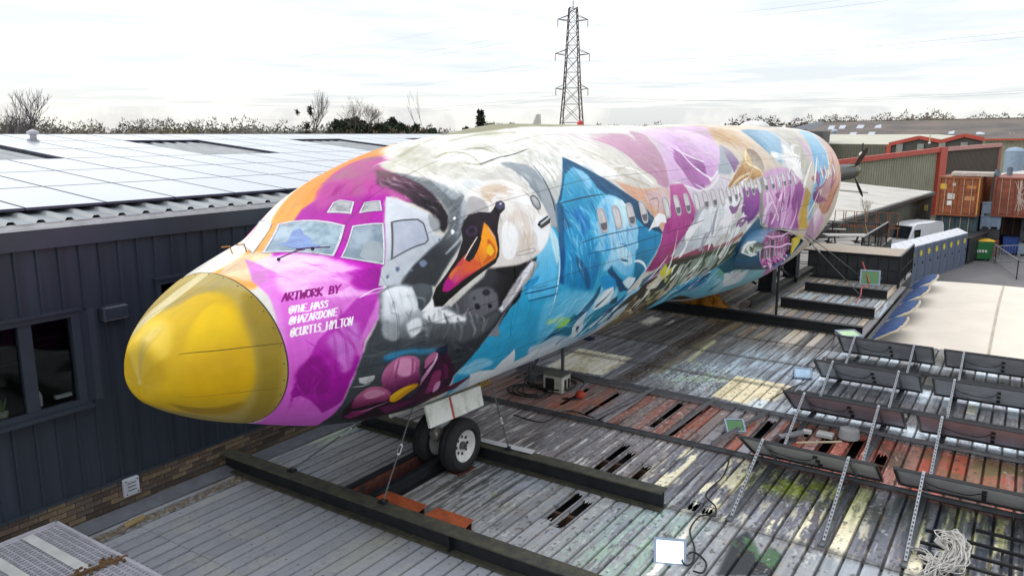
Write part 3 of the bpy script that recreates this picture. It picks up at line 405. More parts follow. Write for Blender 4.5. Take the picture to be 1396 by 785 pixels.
p|221820|6c4a5c|3.02,0.880 3,0.323|.05||3.01,0.196 3.08,0.301 3.11,0.435 3.15,0.552 3.18,0.676 3.17,0.803 3.13,0.909 3.04,0.976 2.96,1.000 2.93,0.958 2.99,0.923 2.98,0.868 2.95,0.793 2.88,0.709 2.8,0.611 2.8,0.517 2.77,0.422 2.78,0.345
s|1f181e|||.04||3.02,0.660 3.09,0.768 3.09,0.879 3.02,0.961 3.01,0.919 3.02,0.817 2.96,0.727
s|b85a9c|||.06||2.8,0.403 2.84,0.542 2.87,0.666 2.8,0.611 2.75,0.504
s|d9d8d0|||.15||3.65,-0.089 4.4,-0.160 5.75,-0.148 7.81,0.034 10.76,0.034 9.93,0.241 6.51,0.613 5.79,0.702 5.08,0.706 4.66,0.742 4.55,0.553 3.76,0.727 3.62,0.651 3.43,0.528 3.21,0.286
s|eceae6|||.08||3.93,0.288 4.4,0.372 4.73,0.537 4.95,0.678 5.03,0.853 5.06,0.899 4.79,0.808 4.57,0.662 4.14,0.630 3.86,0.544 3.72,0.435
s|e9e7e2|||.08||3.17,0.425 3.37,0.444 3.52,0.593 3.65,0.709 3.87,0.683 3.56,0.711 3.58,0.807 3.45,0.681 3.33,0.560
s|d2d0c6|||.06||3.21,0.139 3.55,0.261 3.54,0.442 3.55,0.575 3.26,0.465 3.11,0.348 3.09,0.230
l|a8a68c|||.05|.05|3.74,0.382 4.03,0.371 4.24,0.443 4.23,0.587
l|9c9a84|||.05|.05|4.27,0.388 4.61,0.411 4.71,0.501
l|aeac98|||.04|.04|4.02,0.551 4.21,0.598 4.52,0.586
l|b8b6a2|||.06|.08|3.45,0.183 3.91,0.124 4.61,0.020
l|b0ae9a|||.06|.08|4.4,0.197 5.14,0.186 5.76,0.298
s|9ba2a6|8a949a|4.69,0.650 4.72,1.044|.04||4.57,0.635 4.84,0.653 5.08,0.718 5.1,0.816 5.09,0.982 4.96,1.104 4.87,1.020 4.81,0.916 4.76,0.826 4.67,0.736
p|a2a8ac|||.03||4.97,0.825 5.12,0.925 5.04,1.091 4.95,1.245 4.75,1.227 4.79,1.088
l|2a2c30|||.004|.02|4.21,0.598 4.65,0.574 5.08,0.567 5.41,0.549
l|2a2c30|||.004|.02|5.17,0.728 5.15,0.864 5.1,1.002 5.02,1.127
s|e8e4de|d8d2cc|4.29,0.877 4.07,1.356|.02||3.61,0.788 3.78,0.765 4.04,0.754 4.34,0.785 4.56,0.874 4.7,0.960 4.8,1.026 4.83,1.110 4.84,1.197 4.73,1.281 4.55,1.364 4.31,1.410 4.04,1.429 3.76,1.412 3.41,1.377 3.55,1.355 3.67,1.301 3.73,1.200 3.88,1.110 3.87,1.031 3.75,0.981 3.56,0.914 3.47,0.850
s|d6c4b0|||.06||3.84,0.813 4.12,0.797 4.32,0.858 4.27,0.919 4.09,0.874 3.89,0.910 3.92,0.957 3.83,0.900
s|f6f4f2|||.05||4.29,0.877 4.5,0.944 4.59,1.036 4.37,0.994 4.2,0.932
s|dcd0c6|||.06||4.04,1.054 4.3,1.047 4.36,1.131 4.36,1.243 4.14,1.255 4.2,1.132 4.02,1.111
s|f4f2ee|||.05||3.88,1.110 4.05,1.133 4.05,1.244 3.87,1.366 3.71,1.308
s|d4c8ba|||.06||4.09,1.250 4.32,1.221 4.31,1.311 4.07,1.356
l|b8aea6|||.02|.03|4.56,0.907 4.64,1.000 4.65,1.122
s|eeeef0|||.03||4.42,1.176 4.75,1.131 4.79,1.212 4.63,1.327 4.43,1.379 4.44,1.271
s|b4b0b0|||.03||3.59,0.831 3.77,0.891 3.75,0.981 3.51,0.956 3.34,0.973
s|aeb4b8|8c9296|3.51,0.858 3.15,1.054|.05||3.48,0.829 3.52,0.862 3.39,0.943 3.2,1.024 3.08,1.080 3.26,0.954
s|e0e4e6|||.05||3.56,0.675 3.88,0.708 3.97,0.763 3.67,0.777 3.56,0.823
p|46464c|141216|3.29,1.493 4.02,1.528|.04||3.42,1.369 3.75,1.417 4.04,1.432 4.36,1.416 4.26,1.485 4.02,1.581 3.98,1.665 3.8,1.722 3.62,1.835 3.45,1.846 3.24,1.774 2.94,1.670 2.75,1.566 3.06,1.471 3.31,1.423
s|1c181e|||.04||3.54,1.397 3.94,1.432 4.25,1.430 3.97,1.487 3.74,1.472
s|707076|56565c|3.2,1.588 2.82,1.597|.05||2.75,1.585 3.05,1.489 3.38,1.507 3.55,1.605 3.53,1.746 3.34,1.809 3.06,1.727
p|b0a49c|8c8c94|4.03,1.458 3.74,1.668|.04||4.3,1.436 4.35,1.461 4.22,1.535 4.02,1.599 3.75,1.715 3.62,1.835 3.73,1.932 3.47,1.889 3.6,1.794 3.74,1.668 3.97,1.575
p|d8c8bc|||.03||4.19,1.442 4.31,1.437 4.2,1.514 3.97,1.593 4.02,1.510
l|1c1a1e|||.012|.05|2.75,1.566 2.86,1.676 3.07,1.762 3.34,1.805 3.54,1.766 3.65,1.691
s|3c3c44|||.01||3.27,1.526 3.35,1.512 3.41,1.552 3.33,1.563
s|34343c|||.01||3.14,1.596 3.2,1.597 3.24,1.638 3.17,1.636
s|2c2c34|||.01||3.37,1.632 3.43,1.636 3.44,1.664 3.39,1.659
p|2a1a28|1c1218|3.44,1.014 2.59,1.436|.008||3.21,1.031 3.3,0.984 3.42,0.953 3.59,0.962 3.77,0.999 3.87,0.975 3.95,0.941 4.04,0.939 4.08,0.969 4.03,1.009 3.9,1.036 3.8,1.098 3.74,1.146 3.69,1.249 3.64,1.314 3.55,1.355 3.35,1.376 3.15,1.405 2.95,1.442 2.75,1.491 2.64,1.527 2.52,1.511 2.53,1.422 2.6,1.359 2.76,1.300 2.98,1.213 3.16,1.106
s|5c4a6c|4a5468|3.98,0.946 3.95,1.003|.01||3.94,0.943 4.03,0.941 4.06,0.973 4.02,1.000 3.94,1.001 3.9,0.975
s|b8c0cc|||.01||3.99,0.954 4.03,0.956 4.02,0.971 3.98,0.970
s|4a3450|||.02||3.28,1.042 3.39,1.036 3.45,1.066 3.4,1.105 3.29,1.102 3.25,1.072
s|16101a|||.01||3.32,1.054 3.39,1.057 3.38,1.086 3.31,1.085
p|f2a01c|b81f78|3.54,1.170 2.74,1.392|.012||3.59,1.044 3.63,1.087 3.67,1.172 3.65,1.270 3.58,1.319 3.36,1.345 3.17,1.362 2.98,1.388 2.82,1.419 2.72,1.431 2.67,1.405 2.71,1.355 2.8,1.310 2.97,1.250 3.14,1.208 3.31,1.166 3.45,1.134
s|cc641c|||.03||3.54,1.170 3.61,1.255 3.55,1.310 3.35,1.322 3.47,1.269
s|f6c02c|||.02||3.54,1.206 3.58,1.269 3.5,1.292 3.46,1.249
s|d8743c|||.03||2.81,1.311 2.98,1.271 3.06,1.342 2.86,1.378
s|d8643c|c04884|3.09,1.275 2.78,1.381|.03||3.1,1.258 3.32,1.315 3.18,1.337 2.93,1.374 2.78,1.399 2.84,1.336
p|180c0c|||.01||3.45,1.095 3.44,1.151 3.34,1.209 3.22,1.261 3.14,1.273 3.1,1.247 3.14,1.208 3.28,1.159
l|f4e0d0|||.006|.02|3.09,1.239 3.22,1.185 3.39,1.127
l|12080c|||.01|.03|2.67,1.419 2.84,1.428 3.16,1.380 3.56,1.346
s|b8108c|||.03||2.71,1.366 2.8,1.346 2.85,1.395 2.73,1.428
l|c4b0c0|||.006|.015|3.61,1.097 3.66,1.190
p|4e5358|383c41|2.3,1.652 2.97,2.117|.04||1.94,1.161 1.85,1.396 1.68,1.599 1.59,1.809 1.57,2.051 1.65,2.610 1.83,2.876 2.34,2.815 3.09,2.694 3.13,2.389 3.13,2.184 3.28,2.037 3.49,1.873 3.66,1.759 3.93,1.614 4.27,1.458 3.98,1.489 3.8,1.612 3.56,1.693 3.24,1.711 2.94,1.637 2.73,1.534 2.54,1.522 2.34,1.481 2.33,1.369 2.29,1.251 2.18,1.180 2.06,1.139
p|d4d8dc|5c6064|2.33,1.388 2.31,1.725|.12||1.96,1.169 2.18,1.187 2.31,1.279 2.34,1.392 2.36,1.489 2.54,1.519 2.72,1.540 2.9,1.636 3.25,1.716 3.56,1.701 3.65,1.732 3.52,1.806 3.31,1.860 3.01,1.864 2.69,1.776 2.46,1.716 2.25,1.723 2.04,1.655 1.91,1.541 1.87,1.381
s|dfe3e6|||.07||2,1.161 2.15,1.180 2.29,1.260 2.31,1.383 2.31,1.473 2.2,1.429 2.11,1.282 2,1.210
s|eef0f2|||.05||2.39,1.516 2.6,1.536 2.8,1.598 3.02,1.683 2.88,1.685 2.6,1.639 2.42,1.588
s|dfe3e6|||.05||2.18,1.556 2.33,1.551 2.36,1.646 2.25,1.695 2.18,1.629
l|777c80|||.03|.03|2.45,1.558 2.48,1.651 2.43,1.711
l|6a6f74|||.03|.03|2.67,1.583 2.74,1.697 2.69,1.776
l|7a7f84|||.03|.03|2.87,1.651 2.96,1.750 2.96,1.838
l|8a8f94|||.03|.03|3.09,1.704 3.19,1.788 3.18,1.839
s|9a9ea2|||.05||1.92,1.447 2.07,1.588 2.04,1.673 1.9,1.623 1.86,1.524
p|5c6266|4c5256|2.43,1.343 2.37,1.479|.02||2.31,1.248 2.43,1.274 2.55,1.331 2.54,1.392 2.49,1.444 2.36,1.495 2.33,1.458 2.33,1.369
p|f0f2f4|||.02||2.49,1.453 2.53,1.428 2.54,1.504 2.69,1.534 2.6,1.545 2.45,1.520 2.36,1.502
p|e8eaee|||.04||3.56,1.693 3.76,1.639 3.88,1.542 3.98,1.489 4.13,1.458 4.24,1.421 4.3,1.461 4.07,1.549 3.85,1.652 3.65,1.732
p|b4b0b4|||.03||3.63,1.654 3.84,1.553 4.02,1.527 3.84,1.635 3.67,1.709
l|e8e8ee|||.01|.02|1.73,1.122 1.89,1.107 2.05,1.138
s|3f87ac|||.06||1.9,1.796 1.97,1.763 2.17,1.774 2.39,1.803 2.62,1.850 2.67,1.891 2.44,1.858 2.18,1.814 1.99,1.836
l|246080|||.01|.02|1.86,1.819 2.28,1.851 2.63,1.864
s|1c1e24|||.008||2.94,1.915 2.97,1.911 3,1.926 2.98,1.933
p|2c0a28|4a1440|1.82,2.417 3.02,2.174|.02||1.86,2.568 1.69,2.358 1.71,2.191 1.82,2.099 2.09,2.199 2.28,2.318 2.61,2.324 2.59,2.159 2.47,1.943 2.51,1.891 2.63,1.864 2.67,1.853 2.77,1.838 2.81,1.924 2.93,2.004 3.07,2.114 3.17,2.256 3.25,2.391 3.16,2.468 2.97,2.527 2.53,2.610 2.14,2.642
s|c4729c|5c1c4c|2.14,1.865 2.3,2.234|.015||1.96,2.025 1.94,1.931 2,1.858 2.1,1.828 2.22,1.836 2.33,1.863 2.41,1.917 2.44,1.998 2.51,2.076 2.52,2.158 2.43,2.204 2.33,2.267 2.22,2.248 2.06,2.141
s|dc98bc|||.04||2.08,1.854 2.23,1.860 2.34,1.920 2.37,2.028 2.21,2.024 2.08,1.936
l|8c3c70|||.02|.02|2.11,1.849 2.12,1.965 2.21,2.167
l|8c3c70|||.02|.02|2.29,1.872 2.35,2.004 2.38,2.146
s|b4688c|6c2450|1.85,2.104 1.82,2.376|.015||1.74,2.275 1.72,2.163 1.81,2.076 1.96,2.085 2.11,2.150 2.21,2.219 2.21,2.290 2.06,2.312 1.88,2.349 1.78,2.334
s|c88aa8|||.03||1.8,2.147 1.91,2.110 2.1,2.174 2.04,2.219 1.9,2.223
p|7c2c60|a85a8c|1.92,2.524 2.2,2.406|.02||1.82,2.508 1.84,2.399 1.99,2.405 2.13,2.393 2.06,2.480 1.99,2.595
l|d0a8bc|||.01|.02|1.98,2.422 2.09,2.386 2.25,2.319
p|6c2858|4c1440|2.41,2.446 2.85,2.382|.02||2.2,2.406 2.43,2.381 2.65,2.366 2.8,2.338 2.87,2.457 2.66,2.513 2.5,2.581
s|b86c94|||.02||2.49,1.955 2.49,1.906 2.57,1.872 2.65,1.873 2.63,1.930 2.57,1.981 2.52,2.002
p|e4c8d8|b87ca0|2.62,1.909 2.6,2.138|.01||2.65,1.877 2.67,1.938 2.65,1.994 2.62,2.073 2.59,2.159 2.59,2.196 2.54,2.104 2.57,2.020 2.62,1.968
s|8c3c68|||.02||2.7,2.088 2.78,2.059 2.86,2.119 2.92,2.253 2.9,2.332 2.8,2.323 2.74,2.215
s|3c1034|||.02||2.73,1.928 2.87,1.993 3.04,2.130 3.13,2.274 3.07,2.313 2.91,2.128
s|6c2450|||.02||2.81,2.002 2.95,2.091 3.03,2.200 2.93,2.156
s|c890b4|||.01||2.86,2.226 2.92,2.202 3.01,2.314 2.95,2.345
p|12283c|||.01||2.59,1.858 2.69,1.850 2.77,1.838 2.79,1.892 2.76,1.935 2.68,1.901
p|4a1430|6c2040|3.01,2.358 3.5,2.308|.012||2.92,2.489 2.96,2.376 3.18,2.342 3.53,2.282 3.58,2.328 3.58,2.422 3.36,2.441 3.18,2.482
s|e2b01c|c48c10|2.28,2.179 2.51,2.219|.012||2.25,2.297 2.22,2.235 2.28,2.179 2.38,2.146 2.51,2.144 2.55,2.189 2.47,2.252 2.39,2.340 2.31,2.337
l|f2d850|||.006|.015|2.3,2.292 2.36,2.191 2.49,2.166
p|c8c8c8|a8acac|1.67,1.944 1.84,2.027|.006||1.64,1.932 1.84,1.942 1.85,1.970 1.84,2.001 1.76,2.025 1.67,1.987
l|e8e8e8|||.004|.012|1.61,2.027 1.74,2.036 1.82,2.022
p|b8cbd8|d2dce4|3.43,2.319 5.25,2.542|.05||3.62,2.658 3.48,2.407 3.57,2.297 4.09,2.337 4.6,2.342 5.2,2.299 5.68,2.295 6.42,2.622 6,2.646 4.9,2.646 4.04,2.646 3.69,2.658
p|e2e8ec|||.01||3.49,2.251 3.69,2.258 4.09,2.337 4.12,2.237 4.21,2.181 4.24,2.128 4.43,2.250 4.61,2.373 4.74,2.359 4.88,2.315 5.08,2.284 5.12,2.351 5.25,2.542 4.86,2.634 4.33,2.634 4,2.606
s|8ccbe6|||.06||3.15,2.154 3.49,2.087 3.9,2.216 3.67,2.240 3.4,2.232
f|f4f2ec|c2bfae|3.72,0.435 4.22,0.456|.05|260|3.17,0.138 3.73,0.172 4.4,0.197 5.43,0.204 6.61,0.266 5.4,0.729 4.99,0.657 4,0.708 3.57,0.760 3.38,0.578 3.19,0.414
f|f6f4f0|b4b0a0|3.57,0.610 3.63,0.774|.035|70|3.31,0.435 3.55,0.575 3.63,0.774 3.5,0.809 3.45,0.681 3.24,0.524
f|ffffff|a8a498|4.62,0.790 4.65,0.981|.03|60|4.61,0.640 4.83,0.788 4.9,0.925 4.75,1.084 4.63,0.998 4.6,0.854 4.37,0.761
f|fbfaf8|b9aaa0|4.14,1.144 4.04,1.317|.03|70|3.95,1.043 4.7,1.127 4.64,1.309 4.26,1.396 3.77,1.387 3.67,1.301
f|f2ece6|b89c88|3.96,0.832 4.36,0.863|.03|50|3.8,0.755 4.33,0.793 4.56,0.907 4.45,0.981 4.03,0.910 3.73,0.860
f|f0f2f4|6c7176|2.54,1.559 2.57,1.755|.06|40|2,1.210 2.3,1.297 2.36,1.518 2.73,1.561 3.25,1.729 3.57,1.728 3.37,1.835 2.76,1.788 2.31,1.707 1.96,1.535
f|787e84|3c4044|2.32,1.763 2.77,1.806|.06|30|1.82,1.537 2.77,1.806 3.48,1.890 3.17,2.090 2.29,1.872 1.75,1.763
f|d4ccc8|2c2830|4.03,1.458 3.77,1.567|.03|60|4.24,1.439 4.34,1.459 4.02,1.635 3.76,1.744 3.64,1.618 3.97,1.487
f|a4a8ac|5c6266|3.13,0.909 3.43,0.857|.04|60|3.35,0.596 3.54,0.776 3.37,0.965 3.11,1.060 3,1.033 3.16,0.916 3.19,0.751
f|c4b0bc|20161e|3.08,0.524 3.16,0.718|.035|50|2.98,0.311 3.11,0.505 3.14,0.783 3.07,0.933 3.02,0.880 2.96,0.702 2.85,0.439
f|fbfaf6|b8b0a0|6.71,0.652 7.07,0.786|.05|170|5.74,0.430 6.71,0.511 7.47,0.662 7.98,0.865 8.4,1.026 7.87,1.071 7.06,0.979 6.32,0.807 5.72,0.628 5.36,0.582
f|fbfaf6|a4a498|5.36,0.724 5.27,0.931|.045|90|5.3,0.610 5.67,0.688 5.84,0.755 5.39,0.942 5.2,1.003 5.16,0.798 5.03,0.728
f|c8e8f8|1c78b8|5.95,1.082 6.05,1.319|.045|120|5.89,0.834 6.22,0.958 6.46,1.111 6.91,1.173 7.12,1.435 7.1,1.589 5.18,1.450 5.23,1.141
f|bfe6f8|0f62a8|5.34,1.311 5.54,1.560|.05|110|5.09,1.233 6.08,1.283 7.13,1.397 7.15,1.697 6.21,1.685 5.63,1.708 5.03,1.653
f|3c86b0|1c5078|6.5,0.987 7.13,1.198|.05|50|5.98,0.727 6.38,0.855 7.05,1.085 8.04,1.392 7.49,1.365 6.83,1.140 6.31,0.913
f|d4eef8|3ca4d8|5.21,1.948 5.71,1.818|.05|80|4.7,1.799 6,1.847 6.72,1.952 5.94,2.110 5.01,2.143
f|a0e0f0|0a4a68|5.28,2.167 5.55,2.058|.02|30|5.1,2.196 5.52,2.002 5.79,2.126 5.68,2.272
f|ffffff|0c4c74|5.94,2.110 6.19,1.914|.022|40|5.94,2.271 6.19,1.914 6.81,1.927 7.21,2.204 6.4,2.328
f|f0f0e0|4a443c|8.36,2.092 8.7,1.908|.03|90|7.45,2.194 7.79,1.954 8.82,1.825 10.54,1.880 12.66,2.507 10.49,2.461 8.96,2.367
f|f4f6f6|8c9096|9.38,1.681 10.16,1.441|.03|90|8.76,1.744 9.07,1.592 10.29,1.376 13.06,1.455 12.90,1.719 12.04,1.891 10.10,1.765
f|d0dcd0|2c3c36|9.75,2.105 9.95,1.910|.03|90|8.87,2.191 9.13,1.845 10.52,1.853 12.81,1.834 12.77,1.936 11.72,2.130 10.31,2.140
f|c8ecf4|1470b0|11.07,2.371 11.78,2.213|.03|90|9.68,2.451 10.27,2.160 11.98,2.132 12.92,1.983 14.34,2.171 17.32,2.396 16.49,2.545 14.91,2.839
f|f4e6f4|a868a8|10.23,0.824 10.88,0.993|.04|80|11.68,0.345 12.72,0.480 12.64,0.748 11.62,0.989 10.60,1.069 9.82,0.840
f|e8c4e2|9c5c98|10.05,0.773 10.13,0.996|.04|70|10.23,0.644 12.69,0.520 10.57,1.146 9.58,1.079
f|dcb4c8|a87890|7.54,0.470 8.17,0.720|.05|80|6.46,0.443 8.02,0.382 9.06,0.446 9.51,0.607 9.12,0.951 8.88,1.094 8.34,0.893 7.85,0.643
f|e8c8b0|c49880|7.34,1.063 8.13,1.172|.04|40|7.01,1.002 8.81,1.136 8.48,1.317 8.15,1.491 7.6,1.248
f|d878b4|8c2c6c|8,1.566 7.89,1.753|.04|50|8.23,1.484 9.46,1.499 8.99,1.660 8.05,1.834 7.89,1.753
f|f8dcf4|8c3c8c|15.40,1.253 15.36,1.562|.04|110|14.53,1.231 16.90,1.120 17.50,1.356 17.76,1.856 14.73,1.728
f|f4ecc8|8c5c30|12.72,1.177 14.55,0.898|.03|60|11.91,1.218 14.43,0.785 14.93,0.982 14.48,1.185
f|e8eef0|5c7c94|16.66,0.465 16.44,0.869|.05|70|16.07,0.382 18.50,0.406 17.76,0.722 16.49,1.035 15.80,0.801
f|f0ece4|9c9488|19.16,0.611 18.54,1.072|.05|90|19.12,0.368 21.48,0.452 19.60,1.090 18.32,1.329 17.11,1.046
f|d4ecf8|5c9cc8|21.78,0.618 20.96,1.116|.05|60|22.02,0.375 23.54,0.486 21.88,1.011 19.59,1.543 18.87,1.713
f|f4d8cc|a06858|22.48,0.952 21.60,1.483|.05|70|24.43,0.469 25.03,0.904 24.84,1.493 21.33,1.815 20.06,1.711
f|f4e4cc|a07840|13.89,0.358 14.52,0.660|.05|90|12.94,0.308 15.56,0.319 15.03,0.792 13.57,0.714
f|f4c8ee|c458bc|1.23,0.515 1.53,0.828|.06|40|1.23,0.357 1.81,0.819 1.93,1.189 1.44,0.973 1.1,0.743
f|c050b8|8c0c84|1.27,1.425 1.47,1.984|.05|30|1,1.927 1.3,1.269 1.64,1.238 1.57,1.691 1.41,2.232
f|c8409c|94187c|3.18,0.466 3.5,0.463|.06|40|2.5,-0.032 2.82,0.118 2.91,0.307 2.66,0.495 2.42,0.258 2.26,0.128
x|f0eee4|2c2620|8.59,2.185 8.95,1.910|.10|26|7.41,2.233 7.79,1.954 8.82,1.825 10.54,1.880 12.66,2.507 10.49,2.461 8.96,2.367
x|b8c080|8c6c40|7.89,2.142 8.34,2.008|.09|16|7.21,2.204 7.87,2.000 8.69,1.851 9.9,1.952 10.19,2.378 8.69,2.382
x|f4f6f8|a4a8b4|9.63,1.826 10.24,1.481|.14|14|8.76,1.744 9.15,1.579 10.29,1.376 12.42,1.467 12.30,1.736 11.74,1.876 9.82,1.764
x|ecefe8|28342e|9.71,2.123 10.02,1.895|.10|26|8.64,2.162 9.13,1.845 10.52,1.853 12.76,1.813 12.77,1.936 11.72,2.130 10.31,2.140
x|e8f4f8|1468a8|11.67,2.499 11.94,2.223|.09|18|9.68,2.451 10.27,2.160 11.98,2.132 12.92,1.983 13.95,2.129 15.69,2.321 15.02,2.536 14.91,2.839
x|0c4468|e8f2f8|5.85,2.173 6.09,1.919|.08|14|5.59,2.301 5.7,2.153 6.19,1.914 7.03,1.985 7.26,2.167 6.74,2.395
x|f4e8f0|7c3c84|12.05,1.430 13.68,1.208|.12|10|11.26,1.264 12.74,1.240 14.19,1.308 13.96,1.551 12.88,1.660 11.43,1.593
x|f2f2ee|b0a898|17.48,0.942 19.91,0.698|.14|9|17.59,0.756 20.42,0.614 19.38,1.086 18.40,1.280 16.90,1.120
x|f0d8ee|8c3088|15.31,1.673 15.87,1.334|.13|14|14.60,1.276 16.84,1.144 17.50,1.356 17.55,1.848 14.73,1.728
x|f6e6d4|a05c7c|19.15,1.598 21.19,1.122|.12|9|18.26,1.377 20.28,1.102 22.85,1.028 22.16,1.507 21.35,2.018 19.44,1.908
R
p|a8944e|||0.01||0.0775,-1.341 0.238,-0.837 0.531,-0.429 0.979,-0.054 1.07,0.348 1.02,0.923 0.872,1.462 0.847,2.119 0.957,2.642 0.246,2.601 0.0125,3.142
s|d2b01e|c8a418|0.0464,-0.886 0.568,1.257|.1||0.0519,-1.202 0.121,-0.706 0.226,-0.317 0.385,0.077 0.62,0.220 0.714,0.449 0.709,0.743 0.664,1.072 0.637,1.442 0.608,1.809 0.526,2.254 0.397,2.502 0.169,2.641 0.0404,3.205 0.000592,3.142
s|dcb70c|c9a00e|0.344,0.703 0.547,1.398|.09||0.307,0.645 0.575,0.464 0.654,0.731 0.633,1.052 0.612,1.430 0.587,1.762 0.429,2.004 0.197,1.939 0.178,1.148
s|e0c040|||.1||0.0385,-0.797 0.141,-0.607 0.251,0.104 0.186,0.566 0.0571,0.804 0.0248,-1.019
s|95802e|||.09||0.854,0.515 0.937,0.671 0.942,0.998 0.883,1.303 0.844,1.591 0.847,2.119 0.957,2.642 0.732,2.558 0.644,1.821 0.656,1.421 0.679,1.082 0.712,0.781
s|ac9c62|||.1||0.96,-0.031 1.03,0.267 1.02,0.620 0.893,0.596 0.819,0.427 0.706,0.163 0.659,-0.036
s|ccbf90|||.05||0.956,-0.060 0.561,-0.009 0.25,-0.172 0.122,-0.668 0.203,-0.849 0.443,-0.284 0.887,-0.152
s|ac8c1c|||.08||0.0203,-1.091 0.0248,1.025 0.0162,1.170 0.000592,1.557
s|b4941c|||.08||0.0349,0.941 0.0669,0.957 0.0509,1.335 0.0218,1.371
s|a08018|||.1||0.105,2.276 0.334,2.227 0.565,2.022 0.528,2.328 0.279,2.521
l|4a3a10|||.003|.014|0.171,0.928 0.369,1.080 0.583,1.181 0.882,1.281
l|6a5414|||.003|.012|0.124,1.892 0.335,1.835 0.541,1.821 0.833,1.845
l|7c7040|||.004|.01|0.203,-0.402 0.512,0.072 0.937,0.129
l|3a4a58|||.003|.018|5.13,1.081 5.79,1.085 6.42,1.094
l|28485c|||.003|.012|5.48,1.413 6.1,1.405 7.88,1.415
l|1c506c|||.003|.012|5.6,1.509 6.65,1.528 8.15,1.512
l|6a3060|||.003|.012|8.3,1.512 9.46,1.499 10.21,1.484
l|705a60|||.003|.014|14.24,1.266 14.15,1.475 14.33,1.686 14.64,1.753 16.14,1.821 19.18,1.959
l|8a6a80|||.003|.014|14.30,1.268 14.70,1.202 15.50,1.191
l|7a7a80|||.003|.01|9.24,1.069 10.37,1.042
l|8a8a90|||.003|.012|8.75,1.615 10.00,1.661 11.25,1.701
l|9a8e88|||.003|.01|3.98,1.336 4.31,1.348 4.3,1.373 3.97,1.358 3.98,1.336
l|42464a|||.003|.01|1.56,1.823 2,1.858
s|6a7490|||.012||2.23,1.041 2.26,1.045 2.26,1.073 2.22,1.072
s|7c86a0|||.02||2.49,1.117 2.56,1.117 2.58,1.157 2.51,1.163
s|6a7490|||.008||2.36,1.127 2.39,1.129 2.38,1.147 2.36,1.142
s|6a7490|||.01||2.1,1.052 2.13,1.052 2.11,1.077 2.09,1.071
s|6a7490|||.008||2.85,1.024 2.87,1.024 2.86,1.041 2.84,1.039
s|e8eaec|||.01||3.06,1.009 3.1,1.004 3.1,1.029 3.05,1.036
s|4a4e54|||.006||3.11,1.539 3.15,1.538 3.16,1.559 3.12,1.560
s|e0e4e8|||.004||3.19,0.922 3.23,0.926 3.21,0.943 3.18,0.938
p|f6f4f0|||.008||7.64,1.464 7.95,1.357 8.16,1.323 8.4,1.354 8.42,1.424 8.21,1.409 8.05,1.440 7.83,1.436
l|5c4048|||.003|.012|7.95,1.198 8.25,1.201 8.12,1.317
s|c04a2c|||.01||25.10,1.315 25.03,1.497 24.86,1.690 24.93,1.569
s|8c8a6c|||.12||5.04,-0.148 7.81,0.034 12.64,-0.051 21.38,0.070 21.38,0.070 12.57,-0.039 7.21,0.221 5.11,0.103
L|8c1478|||.003|0.022|1.05,0.838 1.13,0.766 1.09,0.851
L|8c1478|||.003|0.022|1.08,0.809 1.11,0.818
L|8c1478|||.003|0.022|1.1,0.854 1.16,0.777 1.19,0.791 1.17,0.819 1.13,0.816 1.14,0.867
L|8c1478|||.003|0.022|1.21,0.793 1.26,0.808
L|8c1478|||.003|0.022|1.23,0.801 1.17,0.877
L|8c1478|||.003|0.022|1.26,0.810 1.21,0.889 1.27,0.840 1.24,0.897 1.31,0.825
L|8c1478|||.003|0.022|1.28,0.907 1.27,0.879 1.3,0.842 1.33,0.832 1.34,0.858 1.31,0.894 1.28,0.907
L|8c1478|||.003|0.022|1.31,0.916 1.36,0.842 1.39,0.855 1.38,0.882 1.33,0.879 1.35,0.928
L|8c1478|||.003|0.022|1.36,0.932 1.42,0.859
L|8c1478|||.003|0.022|1.46,0.870 1.39,0.899 1.4,0.943
L|8c1478|||.003|0.022|1.47,0.963 1.53,0.892 1.55,0.908 1.54,0.930 1.5,0.928 1.53,0.945 1.51,0.969 1.47,0.963
L|8c1478|||.003|0.022|1.58,0.907 1.57,0.949 1.63,0.921
L|8c1478|||.003|0.022|1.57,0.949 1.54,0.983
L|fbf4f8|||.003|0.018|1.08,0.989 1.05,1.003 1.05,0.982 1.07,0.941 1.1,0.928 1.11,0.950 1.09,0.980 1.08,0.981 1.09,0.954 1.08,0.954 1.07,0.975 1.08,0.978
L|fbf4f8|||.003|0.018|1.12,0.938 1.15,0.947
L|fbf4f8|||.003|0.018|1.14,0.943 1.09,1.009
L|fbf4f8|||.003|0.018|1.12,1.015 1.16,0.949
L|fbf4f8|||.003|0.018|1.14,1.022 1.19,0.956
L|fbf4f8|||.003|0.018|1.14,0.982 1.16,0.989
L|fbf4f8|||.003|0.018|1.23,0.966 1.2,0.959 1.16,1.026 1.18,1.032
L|fbf4f8|||.003|0.018|1.18,0.992 1.2,0.998
L|fbf4f8|||.003|0.018|1.19,1.040 1.22,1.048
L|fbf4f8|||.003|0.018|1.23,1.044 1.28,0.979
L|fbf4f8|||.003|0.018|1.26,1.051 1.31,0.986
L|fbf4f8|||.003|0.018|1.26,1.012 1.28,1.019
L|fbf4f8|||.003|0.018|1.27,1.054 1.33,0.993 1.31,1.062
L|fbf4f8|||.003|0.018|1.3,1.029 1.32,1.034
L|fbf4f8|||.003|0.018|1.38,1.016 1.37,1.002 1.35,1.016 1.36,1.044 1.34,1.066 1.32,1.060
L|fbf4f8|||.003|0.018|1.42,1.027 1.41,1.012 1.39,1.026 1.4,1.054 1.38,1.076 1.36,1.070
L|fbf4f8|||.003|0.018|1.03,1.103 1.01,1.118 1,1.095 1.03,1.051 1.05,1.037 1.06,1.060 1.04,1.092 1.03,1.094 1.05,1.064 1.03,1.065 1.02,1.087 1.03,1.090
L|fbf4f8|||.003|0.018|1.04,1.119 1.08,1.047
